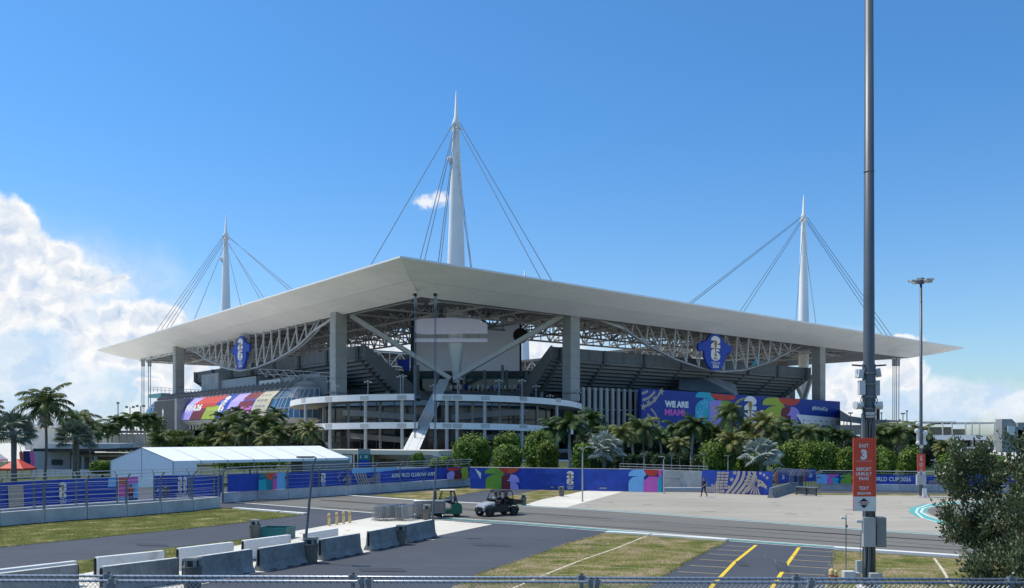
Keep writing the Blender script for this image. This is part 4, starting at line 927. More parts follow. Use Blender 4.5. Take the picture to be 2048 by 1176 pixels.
# ================================================================ RACE FENCES
postm = mat('fence_post_grey', (.16, .18, .20), .5, metal=.3, var=.1); wirem = mat('fence_wire', (.48, .51, .55), .45, metal=.4, var=.1)
def fence_line(pxs, h, ph, label, group, name='race_wall', lean=1, cat='race barrier', first='', cables=6, side=1, cross=True):
    """blocks between successive ground pixels; each block is one thing with its post and cables"""
    P = [gp(*p) for p in pxs]; out = []
    for i in range(len(P)-1):
        a, b = P[i], P[i+1]; d = b-a; L = d.length; u = d/L; nn = Vector((-u.y, u.x, 0)); nn = nn if nn.y > 0 else -nn
        r = thing(name, label(i, len(P)-1), cat, a, absolute=True, group=group)
        mb = MB(); a2, b2 = a+u*.02, b-u*.02
        q_ = lambda p, o, z: p+nn*o+Vector((0, 0, z))
        A = [q_(a2, o, z) for o, z in ((0, .06), (.42, .06), (.30, h), (.06, h))]; B = [q_(b2, o, z) for o, z in ((0, .06), (.42, .06), (.30, h), (.06, h))]
        A = [q_(a2, o, z) for o, z in ((0, .05), (.6, .05), (.42, h), (.0, h))]; B = [q_(b2, o, z) for o, z in ((0, .05), (.6, .05), (.42, h), (.0, h))]
        mb.loft(A, B, wall_m, True, True)
        for t in (.12, .38, .62, .88): mb.box(a+d*t+nn*.3+Vector((0, 0, .03)), (.35, .5, .07), math.atan2(u.y, u.x), concd)
        mb.build('concrete_block', None, r)
        pp = a+nn*.15; mb = MB(); ln = -nn*lean
        mb.beam(pp+Vector((0, 0, .1)), pp+Vector((0, 0, ph-.55)), .13, .13, postm); mb.tube([pp+Vector((0, 0, ph-.57)), pp+ln*.12+Vector((0, 0, ph-.33)), pp+ln*.5+Vector((0, 0, ph))], .06, 6, postm)
        mb.build('post', None, r); p2 = b+nn*.15
        if i == len(P)-2:
            mb = MB(); mb.beam(p2+Vector((0, 0, .1)), p2+Vector((0, 0, ph-.55)), .13, .13, postm); mb.tube([p2+Vector((0, 0, ph-.57)), p2+ln*.12+Vector((0, 0, ph-.33)), p2+ln*.5+Vector((0, 0, ph))], .06, 6, postm); mb.build('post', None, r)
        mb = MB(); zs = [h+.25+(ph-.75-h)*k/(cables-1) for k in range(cables)]
        for k, z in enumerate(zs): mb.tube([pp+Vector((0, 0, z)), lerp(pp, p2, .5)+Vector((0, 0, z-.02)), p2+Vector((0, 0, z))], .010 if k < cables-1 else .02, 4, wirem)
        for o, z in ((.5, ph), (.28, ph-.25)): mb.tube([pp+ln*o+Vector((0, 0, z)), p2+ln*o+Vector((0, 0, z))], .035 if z == ph else .02, 5, wirem)
        mb.build('cables', None, r); out.append(r)
    return out
def on(n, l): return ORD[min(n, 38)]
fence_line([(-95, 1066), (0, 1054), (90, 1046), (175, 1039.5), (255, 1034), (323, 1028), (387, 1022.5), (440, 1016.5)], .93, 3.15, lambda i, n: 'grey concrete race wall block with debris fence, %s from the left edge beside the grass' % on(i, n), 'race wall blocks along the left grass verge')
fence_line([(448, 1007), (515, 1001), (577, 998.5), (640, 994.5), (697, 990.5), (752, 987), (802, 983), (850, 979), (897, 975.5), (940, 972.5)], .93, 3.1, lambda i, n: 'grey race wall block topped by blue printed fabric, %s from the left beside the track' % on(i, n), 'race wall blocks behind the track', cables=5)
# second row behind the left wall
fence_line([(-120, 1046), (-20, 1035), (70, 1027), (154, 1021), (236, 1016), (310, 1011), (380, 1007), (430, 1004)], .5, 3.0, lambda i, n: 'low rear fence wall panel of the left double fence, %s from the left edge' % on(i, n), 'rear fence panels on the left', lean=-1, cables=5)
fence_line([(1640, 980.5), (1718, 981.5), (1800, 983), (1878, 984), (1960, 985), (2060, 986), (2180, 987)], .72, 2.1, lambda i, n: 'grey race wall block with blue printed fabric on the far right, %s from the bend' % on(i, n), 'race wall blocks on the far right', lean=0, cables=4)
def banner(name, lab, p0, p1, z0, z1, paint, group=None, z0b=None, z1b=None, back=True, mirror=False, sag=0, off=0.0):
    fn, L = wallfn(p0, p1, z0, z1, z0b, z1b); r = thing(name, lab, 'banner', (p0+p1)/2, absolute=True, group=group)
    mb = MB(); nu, nv = max(8, int(L/1.2)), 4; rnd = random.Random(int(L*10)); W_ = [[.035*math.sin(i*1.7+j)+rnd.uniform(-.02, .02) for j in range(nv+1)] for i in range(nu+1)]
    for i in range(nu):
        for j in range(nv): mb.add([fn(a/nu, b/nv, off+W_[a][b]-.05) for a, b in ((i, j), (i+1, j), (i+1, j+1), (i, j+1))], [(0, 1, 2, 3)], blueb)
    mb.build('fabric', None, r, True)
    pn = Panel(lambda u, v, o=0: fn(u, v, off+o*1.2), L/(z1-z0)); paint(pn); pn.build('print', r); return r
def eagle(pn, cx, cy, r, sg=1):
    for k in range(11):
        a = math.radians(100+k*17) if sg > 0 else math.radians(80-k*17)
        pn.ribbon('tan', [(cx+r*.22*math.cos(a), cy+r*.22*math.sin(a)), (cx+r*.6*math.cos(a+.10*sg), cy+r*.6*math.sin(a+.10*sg)), (cx+r*math.cos(a+.28*sg), cy+r*math.sin(a+.28*sg))], [r*.04, r*.115, r*.07])
    pn.poly('tan', [(cx, cy+r*.35), (cx+sg*r*.3, cy+r*.25), (cx+sg*r*.62, cy-r*.1), (cx+sg*r*.60, cy-r*.32), (cx+sg*r*.45, cy-r*.2), (cx+sg*r*.18, cy-r*.12), (cx-sg*r*.05, cy-r*.2)][::sg])
    pn.poly('dkblue', arc(cx+sg*r*.16, cy+r*.12, r*.06, 0, 330, 8))
def weave(pn, x0, y0, w, h, r0):
    for i in range(9):
        for j in range(5):
            x = x0+w*(i+.1)/9; y = y0+h*(j+.1)/5+math.sin(i*.5)*h*.10
            if y+h*.15 < y0+h*(.45+.07*i) and y < .86: pn.poly('tan', [(x, y), (x+w*.085, y-.02), (x+w*.09, y+h*.15), (x+.01, y+h*.17)])
def stripes(pn, x, y0, y1, n, w, lean=.35, col='tan'):
    for k in range(n):
        xx = x+k*w*1.9; pn.ribbon(col, [(xx-lean*(y1-y0)*(1-math.sin(PI/2*t/6)), y0+(y1-y0)*t/6) for t in range(7)], w)
A_, B_ = gp(940, 977.5), gp(1325, 985)
def paintB3(pn):
    a = pn.a; X = lambda px: (px-940)/385*a
    pn.poly('white', [(X(950), .98), (X(964), .75), (X(963), .45)])
    twosix(pn, X(972), X(1044)-X(972), ('green', 'red', 'maroon', 'lilac', 'lilac', 'lilac')); pn.logo(X(1140), .06, X(1154)-X(1140), .84)
    pn.poly('orange', [(X(1019), 1)]+[(X(1019)+(X(1042)-X(1019))*math.cos(t), 1-.26*math.sin(t)) for t in [PI/2*i/7 for i in range(8)]]+[(X(1019), .74)])
    pn.poly('sky', [(X(1261), .0)]+[(X(1275-14*math.cos(t)), .35+.33*math.sin(t)) for t in [PI/2*i/6 for i in range(7)]]+[(X(1290), .72), (X(1294), 0)]); pn.poly('sky', [(X(1261), .7)]+[(X(1275-14*math.cos(t)), .75+.25*math.sin(t)) for t in [PI/2*i/6 for i in range(7)]]+[(X(1297), 1), (X(1293), .7)])
    pn.poly('red', [(X(1290), 1)]+[(X(1305-15*math.cos(t)), 1-.28*math.sin(t)) for t in [PI*i/10 for i in range(11)]]); pn.poly('pink', [(X(1289), 0), (X(1290), .5), (X(1300), .7), (X(1317), .7), (X(1317), 0)]); pn.poly('aqua', [(X(1316), 0), (X(1317), .6), (X(1324), .8), (X(1324), 0)]); pn.poly('pink', [(X(1318), .62), (X(1318), 1), (X(1324), 1), (X(1323), .7)])
    for x in (1108, 1122, 1205, 1212): pn.poly('grey', [(X(x), .10), (X(x+7), .10), (X(x+7), .17), (X(x), .17)])
LB = banner('fence_banner', 'long blue fence banner with World Cup 26 prints between the lawn and the bushes', A_, B_, .03, 2.32, paintB3)
mb = MB(); fn, L = wallfn(A_, B_, 0, 2.36)
for k in range(26): mb.beam(fn(k/25, 0, -.12), fn(k/25, 1, -.12), .05, m=galv)
mb.tube([fn(0, 1, -.12), fn(1, 1, -.12)], .03, 5, galv); mb.build('fence_frame', None, LB)
A4, B4 = gp(1403, 985.5), gp(1545, 991)
def paintB4(pn):
    a = pn.a; X = lambda px: (px-1403)/142*a
    weave(pn, X(1406), -.02, X(1445)-X(1406), .62, 1); 
    for j in range(6):
        for i in range(3): pn.poly('tan', [(X(1437+8.2*i-j*.6), .95-.13*j), (X(1444+8.2*i-j*.6), .95-.13*j), (X(1443.6+8.2*i-j*.6), .85-.13*j), (X(1436.6+8.2*i-j*.6), .86-.13*j)])
    for x, y in ((1467, .62), (1461, .28), (1449, .1), (1473, .92)): pn.poly('tan', star(X(x), y, .12, 80))
    stripes(pn, X(1481), .0, 1.0, 4, .125, .55); eagle(pn, X(1519), .45, .62, 1)
    for x, y in ((1524, .93), (1531, .86), (1537, .74)): pn.poly('tan', arc(X(x), y, .06, 0, 330, 8))
banner('fence_banner', 'blue fence banner with tan stars, stripes and eagle head right of the open gateway', A4, B4, .03, 2.32, paintB4)
# fabric on the second fence line
P2 = [gp(455, 1006.3), gp(940, 972.5)]
def paintF2(pn):
    a = pn.a; d0 = (P2[0]-P2[1]).length
    def X(px):
        k = (px-CX)/F; A, B = P2; t = (k*A.y-A.x)/((B.x-A.x)-k*(B.y-A.y)); return t*a
    twosix(pn, X(516), X(575)-X(516), ('teal', 'pink', 'hotpink', 'sky', 'sky', 'sky')); pn.poly('aqua', [(X(516), 0), (X(516), .62), (X(530), .66), (X(533), 0)]); pn.poly('sky', [(X(552), 0), (X(553), 1), (X(571), 1), (X(572), .75), (X(566), .7), (X(573), .4), (X(574), 0)])
    pn.poly('orange', [(X(530), 1), (X(549), 1), (X(541), .55), (X(532), .72)])
    pn.logo(X(640.5), .05, X(650)-X(640.5), .85); eagle(pn, X(690), .40, .5, -1); stripes(pn, X(707), 0, .95, 5, .11, -.4)
    for x, y in ((674, .55), (676, .75), (681, .9), (676, .35), (722, .6), (725, .2)): pn.poly('tan', star(X(x), y, .08))
    weave(pn, X(728), .05, X(756)-X(728), .8, 1)
    pn.poly('sky', [(X(699), .80), (X(700), 1.18), (X(853), 1.10), (X(853), 1.04), (X(790), .98), (X(755), .84)]); pn.poly('white', [(X(790), 1.02), (X(788), 1.14), (X(853), 1.10), (X(852), 1.04)])
    pn.text('white', 'FIFA WORLD CUP 2026', X(778), .40, .26, .03, sx=(X(870)-X(778))/4.05, mirror=True)
    pn.poly('lilac', [(X(889), 0), (X(889), .5), (X(900), .8), (X(905), .4), (X(901), 0)]); pn.poly('red', [(X(889), .95), (X(890), .75), (X(902), .68), (X(915), .78), (X(917), .98)]); pn.poly('maroon', [(X(902), 0), (X(905), .6), (X(916), .7), (X(919), .3), (X(918), 0)]); pn.poly('lime', [(X(918), 0), (X(919), .4), (X(916), .6), (X(919), .98), (X(931), .98), (X(930), .7), (X(932), .4), (X(931), 0)])
banner('wall_banner', 'blue fabric with mirrored FIFA World Cup 2026 lettering tied along the race wall', P2[0], P2[1], .95, 2.5, paintF2, z0b=.95, z1b=2.25, off=.02)
# fabric behind the left double fence
L0, L1 = gp(-60, 1034), gp(172, 1014)
def paintL(pn):
    a = pn.a; X = lambda px: (px+60)/232*a
    pn.logo(X(112), .05, X(128)-X(112), .85); pn.poly('tan', [(X(10), .05), (X(8), .9), (X(38), .9), (X(40), .05)])
banner('wall_banner', 'blue fabric with stacked white 26 emblem behind the left double fence', L0, L1, .35, 2.35, paintL)
def paintL2(pn): pass
banner('wall_banner', 'plain blue fabric panel behind the left fence before the colourful panel', gp(174, 1014), gp(236, 1009.5), .35, 2.35, lambda pn: pn.poly('sky', [(pn.a*.65, .6), (pn.a*.68, .95), (pn.a*.98, .95), (pn.a*.98, .6)]))
banner('wall_banner', 'pink and orange and sky blue fabric panel behind an orange shirt', gp(238, 1009), gp(276, 1007), .2, 2.3, lambda pn: (pn.poly('hotpink', [(0, 0), (0, 1), (pn.a*.5, 1), (pn.a*.5, 0)]), pn.poly('orange', [(0, .7), (0, .98), (pn.a*.4, .98), (pn.a*.35, .72)]), pn.poly('sky', [(pn.a*.5, .15), (pn.a*.5, .75), (pn.a, .75), (pn.a, .15)]), pn.poly('pink', [(pn.a*.5, .75), (pn.a*.5, 1), (pn.a, 1), (pn.a, .75)]), pn.poly('sky', [(0, 0), (0, .2), (pn.a*.5, .2), (pn.a*.5, 0)])))
def paintL3(pn):
    a = pn.a; pn.logo(a*.34, .05, a*.06, .9); pn.logo(a*.42, .05, a*.05, .9); pn.text('white', 'FIFA', a*.04, .3, .12, .03)
banner('wall_banner', 'blue fabric with white 26 emblems behind the right end of the left fence', gp(309, 1005), gp(446, 1003), .35, 2.35, paintL3)
def paintR(pn):
    a = pn.a; X = lambda px: (px-1636)/(2060-1636)*a*1.0
    twosix(pn, X(1632), X(1678)-X(1632), ('sky', 'pink', 'pink', 'aqua', 'aqua', 'blue')); twosix(pn, X(1680), X(1728)-X(1680), ('green', 'red', 'maroon', 'lilac', 'lilac', 'lilac'))
    pn.text('white', 'FIFA WORLD CUP 2026', X(1713), .34, .42, .03, sx=(X(1826)-X(1713))/6.6)
    weave(pn, X(1852), .05, X(1872)-X(1852), .9, 1); stripes(pn, X(1877), 0, 1, 5, .13, .4); eagle(pn, X(1895), .4, .65, 1)
    twosix(pn, X(1950), X(1985)-X(1950), ('sky', 'red', 'pink', 'aqua', 'pink', 'sky'))
banner('wall_banner', 'blue fabric lettered World Cup 2026 along the far right race wall', gp(1636, 980.7), gp(2080, 986.5), .74, 1.72, paintR)
# corner gate of the right fence: bent mesh fences, end blocks and a bench
mb = MB(); rootg = thing('debris_fence_corner', 'bent grey mesh debris fences with blue fabric right of the eagle banner', 'fence', gp(1590, 980), absolute=True)
for (x0, y0, x1, y1, n, yt0, yt1, y2) in ((1544, 984, 1594, 979, 7, 936, 941, 0), (1594, 979, 1634, 976, 7, 940, 944, 0)):
    mb = MB()
    for k in range(n+1):
        x, y = x0+(x1-x0)*k/n, y0+(y1-y0)*k/n; b = gp(x, y); ht = (y-(yt0+(yt1-yt0)*k/n))/F*b.y
        mb.tube([b, b+Vector((0, 0, ht-.6)), b+Vector((.25, .1, ht-.2)), b+Vector((.7, .3, ht))], .05, 5, galvd)
        if k < n:
            x2, y2_ = x0+(x1-x0)*(k+1)/n, y0+(y1-y0)*(k+1)/n; b2 = gp(x2, y2_)
            for f in (0, .2, .4, .6, .8, 1): mb.tube([b+Vector((.25+.45*f, .1+.2*f, ht-.6+.6*f)), b2+Vector((.25+.45*f, .1+.2*f, ht-.6+.6*f))], .02, 4, wirem)
    mb.build('mesh_panel', None, rootg)
fn, L = wallfn(gp(1550, 983), gp(1576, 981), .75, 2.1)
for (x0, y0, x1, y1, cols) in ((1550, 983.5, 1577, 980.5, 0), (1605, 978, 1630, 976.5, 1)):
    fn, L = wallfn(gp(x0, y0), gp(x1, y1), .8, 2.15); pn = Panel(lambda u, v, o=0, fn=fn: fn(u, v, .05+o), L/1.4)
    pn.poly('blue', [(0, 0), (pn.a, 0), (pn.a, 1), (0, 1)]); pn.poly('orange', [(0, 0), (pn.a*.16, 0), (pn.a*.16, 1), (0, 1)]); pn.text('white', '26', pn.a*.45, .35, .3, .05); pn.build('fabric', rootg)
for (x0, y0, x1, y1, m_) in ((1577, 980, 1594, 978, 'tan'), (1594, 978.5, 1604, 977.5, 'tan')):
    fn, L = wallfn(gp(x0, y0), gp(x1, y1), .3, 2.2); pn = Panel(lambda u, v, o=0, fn=fn: fn(u, v, .02+o), L/1.9); pn.poly('blue', [(0, 0), (pn.a, 0), (pn.a, 1), (0, 1)]); stripes(pn, .15, 0, 1, 3, .1, .1); pn.build('fabric', rootg)
def jersey_profile(h, wb=.6, wt=.22): return [(-wb/2, .0), (-wb/2, .07), (-wt/2-.06, .33*h), (-wt/2, h), (wt/2, h), (wt/2+.06, .33*h), (wb/2, .07), (wb/2, .0)]
def jersey(a, b, h, lab, group, m, name='jersey_barrier', face='sloped', ends=True, cat='concrete barrier', wb=.62):
    a, b = Vector(a), Vector(b); d = b-a; u = d.normalized(); nn = Vector((-u.y, u.x, 0)); nn = nn if nn.y > 0 else -nn
    pr = jersey_profile(h, wb) if face == 'sloped' else [(-.16, 0), (-.16, h), (.12, h), (.16, h*.55), (.46, .07), (.46, 0)]
    r = thing(name, lab, cat, (a+b)/2, absolute=True, group=group)
    A = [a+nn*o+Vector((0, 0, z)) for o, z in pr]; B = [b+nn*o+Vector((0, 0, z)) for o, z in pr]
    mb = MB(); mb.loft(A, B, m, True, True); o = mb.build('concrete_body', None, r, bevel=.03)
    if ends:
        mb = MB()
        for p, s_ in ((a, -1), (b, 1)): mb.box(p+u*s_*.012+Vector((0, 0, h*.60)), (.03, .10, h*.70), math.atan2(u.y, u.x), dark); mb.tube([p+u*s_*.06+Vector((0, 0, h*.95)), p+u*s_*.06+Vector((0, 0, h*.25))], .03, 6, dark)
        mb.build('connector', None, r)
        if m is barr_m: tp = MB(); tp.box((a+b)/2+Vector((0, 0, h+.008)), (d.length-.04, .22, .02), math.atan2(u.y, u.x), mat('pale_top_concrete', (.60, .60, .57), .8, var=.2, scale=3)); tp.build('top_edge', None, r)  # paler strip along the top of the dark barriers
        mb = MB()
        for t in (.2, .55, .85): mb.box(a+d*t-nn*(wb/2-.01)+Vector((0, 0, .035)), (.35, .06, .07), math.atan2(u.y, u.x), dark)
        mb.build('lifting_slot', None, r)
    return r
jersey(gp(1541, 996), gp(1577, 985), .95, 'short grey concrete block with an orange end facing the paved lot', None, barr_m, ends=False)
p = gp(1549, 996.2); mb = MB(); e = gp(1543, 996.8)
mb = MB(); a = gp(1541.5, 997.5); 
jersey(gp(1577, 983), gp(1596, 981.5), .9, 'pale grey concrete block behind the orange-ended block at the fence gap', None, barr_m, ends=False)
r = thing('steel_bench', 'long grey steel bench barrier in front of the bent fence corner', 'bench', gp(1612, 991), absolute=True)
mb = MB(); a, b = gp(1593, 990), gp(1634, 992.5); mb.beam(a+Vector((0, 0, .82)), b+Vector((0, 0, .82)), .5, .06, galv); mb.build('top', None, r)
mb = MB(); mb.beam(a+Vector((0, .25, .45)), b+Vector((0, .25, .45)), .04, .7, galvd); mb.build('back_panel', None, r)
for t in (.02, .5, .98): p = lerp(a, b, t); mb = MB(); mb.beam(p, p+Vector((0, 0, .8)), .07, m=dark); mb.beam(p+Vector((0, .4, 0)), p+Vector((0, .1, .8)), .05, m=dark); mb.build('leg', None, r)
# ================================================================ NEAR BARRIERS
dkg = 'dark-shaded jersey barriers in the front row'
J = [((-120, 1222), (145, 1184)), ((196, 1190), (348, 1168)), ((362, 1170), (497, 1147)), ((513, 1145), (607, 1128)), ((637, 1123), (715, 1108)), ((735, 1103.5), (800, 1089)), ((808, 1087.5), (865, 1074.5))]
jl = ['sloped concrete jersey barrier at the far lower left, mostly below the chain-link rails', 'sloped concrete jersey barrier left of the bin with the square hood', 'sloped concrete jersey barrier between the hooded bin and its right neighbour',
      'sloped concrete jersey barrier just left of the leaning street light', 'sloped concrete jersey barrier right of the fluted grey bin', 'sloped concrete jersey barrier with pale end face in the middle of the front row', 'last sloped concrete jersey barrier, beside the second street light']
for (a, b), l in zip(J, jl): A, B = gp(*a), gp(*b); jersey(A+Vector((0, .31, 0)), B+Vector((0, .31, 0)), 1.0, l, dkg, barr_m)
Wt = [((-70, 1146), (151, 1121)), ((192, 1114), (326, 1100.5)), ((356, 1096), (464, 1083.5)), ((486, 1080.5), (578, 1069)), ((609, 1066), (672, 1056))]
wl = ['white flat-faced concrete barrier at the left edge of the picture', 'white flat-faced barrier, second from the left, backed by grass', 'white flat-faced barrier in the middle of the rear row', 'white flat-faced barrier in front of the teal bin box, with a small mark', 'white flat-faced barrier behind the leaning street light']
for (a, b), l in zip(Wt, wl): jersey(gp(*a, z=1.0)*1-Vector((0, 0, 1.0)), gp(*b, z=1.0)-Vector((0, 0, 1.0)), 1.0, l, 'white flat barriers in the rear row', whit_c, name='flat_barrier', face='flat')
# bins
binm = mat('bin_brown_grey', (.13, .125, .11), .7, var=.12, scale=4); hoodm = mat('bin_hood_grey', (.27, .28, .27), .6, var=.1, scale=4)
def make_bin():
    r = thing('trash_bin', 'x', 'bin'); mb = MB(); n = 20; prev = None
    for z, rad in ((0, .24), (.02, .27), (.78, .31), (.80, .34), (.84, .34)):
        ring = [(rad*(1+.02*(-1)**k if z < .79 else 1)*math.cos(2*PI*k/n*1.0), rad*(1+.02*(-1)**k if z < .79 else 1)*math.sin(2*PI*k/n), z) for k in range(n)]
        if prev: mb.loft(prev, ring, closed=True)
        prev = ring
    mb.add(prev, [tuple(range(n))]); mb.build('body', binm, r)
    mb = MB(); 
    for a in range(4): c, s_ = math.cos(a*PI/2+PI/4), math.sin(a*PI/2+PI/4); mb.box((.23*c, .23*s_, .95), (.10, .10, .24), PI/4+a*PI/2, hoodm)
    mb.box((0, 0, 1.08), (.50, .50, .07), 0, hoodm); mb.box((0, 0, 1.12), (.42, .42, .04), 0, hoodm); mb.box((0, 0, .93), (.26, .26, .2), 0, dark)
    mb.build('hood', None, r); return r
BIN = Proto(make_bin())
for (x, y, s_, l) in ((385, 1181, 1.12, 'grey-brown bin with square hood standing between the third and second jersey barriers'), (622, 1126, 1.06, 'fluted grey-brown bin at the foot of the leaning street light'), (801, 1089.5, .95, 'dark bin wedged between the last two jersey barriers'),
                     (510, 1079, 1.0, 'hooded bin standing beside the teal box behind the white barriers'), (854, 1040, .95, 'brown bin in front of the barricades carried by the forklift'), (1047, 1011, .82, 'brown bin on the lawn just right of the utility buggy'), (1123, 993, .85, 'brown bin at the edge of the lawn below the white 26 emblem'), (1175, 980.5, .80, 'brown bin against the blue fence banner, farthest of the three by the footpath')):
    BIN.put(gp(x, y), random.uniform(-.3, .3), s_, l, 'hooded rubbish bins')
# teal box behind the barriers
r = thing('storage_bin', 'teal open plastic storage box beside a hooded bin behind the white barriers', 'storage box', gp(545, 1078), absolute=True)
a, b = gp(515, 1079), gp(571, 1079.5); mb = MB(); h = .62; dpt = Vector((.25, 1.1, 0)); th = .05
for p0, p1 in ((a, b), (b, b+dpt), (b+dpt, a+dpt), (a+dpt, a)): 
    mb.beam(p0+Vector((0, 0, h/2)), p1+Vector((0, 0, h/2)), th, h, tealm) if False else mb.box((p0+p1)/2+Vector((0, 0, h/2)), ((p1-p0).length+th, th, h), math.atan2((p1-p0).y, (p1-p0).x), tealm)
mb.build('body', None, r); mb = MB()
for p0, p1 in ((a, b), (b, b+dpt), (b+dpt, a+dpt), (a+dpt, a)): mb.box((p0+p1)/2+Vector((0, 0, h+.02)), ((p1-p0).length+.12, .10, .05), math.atan2((p1-p0).y, (p1-p0).x), tealm)
mb.build('rim', None, r)
# bollards
def make_bollard():
    r = thing('bollard', 'x', 'bollard'); m = mat('bollard_yellow', (.66, .50, .22), .6, var=.12, scale=5)
    MB().tube([(0, 0, 0), (0, 0, .72), (0, 0, .78), (0, 0, .80)], [.09, .09, .07, .02], 12, m).build('post', None, r, True); MB().tube([(0, 0, .55), (0, 0, .60)], .093, 12, C['red']).build('band', None, r); return r
BOL = Proto(make_bollard())
for i, (x, y) in enumerate(((658, 1052), (673.5, 1049.7), (687, 1047.7), (699.5, 1046))): BOL.put(gp(x, y), 0, 1.05, 'pale yellow bollard on the concrete pad edge, %s from the left' % ORD[i], 'yellow bollards at the pad edge')
for i, (x, y, s_) in enumerate(((1663, 1186, 1.15), (1671, 1184, 1.05))): BOL.put(gp(x, y), 0, s_, ('taller' if i == 0 else 'shorter')+' yellow bollard at the foot of the East 3 pole, left of the cabinets', 'yellow bollards by the tall pole')
# crowd barriers
def make_barricade():
    r = thing('crowd_barrier', 'x', 'crowd barrier'); mb = MB(); w, h = 1.15, 1.05
    mb.tube([(-w, 0, .12), (-w, 0, h-.12), (-w+.04, 0, h-.03), (-w+.12, 0, h), (w-.12, 0, h), (w-.04, 0, h-.03), (w, 0, h-.12), (w, 0, .12)], .022, 6, galv); mb.tube([(-w, 0, .2), (w, 0, .2)], .02, 6, galv); mb.build('frame', None, r, True)
    mb = MB()
    for k in range(1, 24): mb.tube([(-w+2*w*k/24, 0, .2), (-w+2*w*k/24, 0, h)], .014, 4, galv)
    mb.build('bars', None, r)
    for x in (-w+.15, w-.15): MB().tube([(x, -.28, .0), (x, -.2, .07), (x, 0, .12), (x, .2, .07), (x, .28, .0)], .02, 5, galv).build('foot', None, r)
    return r
BAR = Proto(make_barricade())
b0 = gp(770, 1041); th = math.radians(60)
for i in range(14):
    x = i*.125-.2; p = b0+Vector((x+.0+(.45 if i > 8 else 0), .45+math.sin(i*1.3)*.12, 0)); BAR.put(p, th+random.uniform(-.03, .03), 1.0, 'steel crowd barrier in the upright stack on the concrete pad, %s from the left' % ORD[i], 'crowd barriers stacked on the pad')
f0 = gp(862, 1036)
for i in range(9):
    p = f0+Vector((-.05-.02*i, -.55+.13*i, .22)); BAR.put(p, math.radians(-4)+random.uniform(-.02, .02), .98, 'steel crowd barrier held flat against the forklift mast, %s from the camera' % ORD[i], 'crowd barriers carried by the forklift')
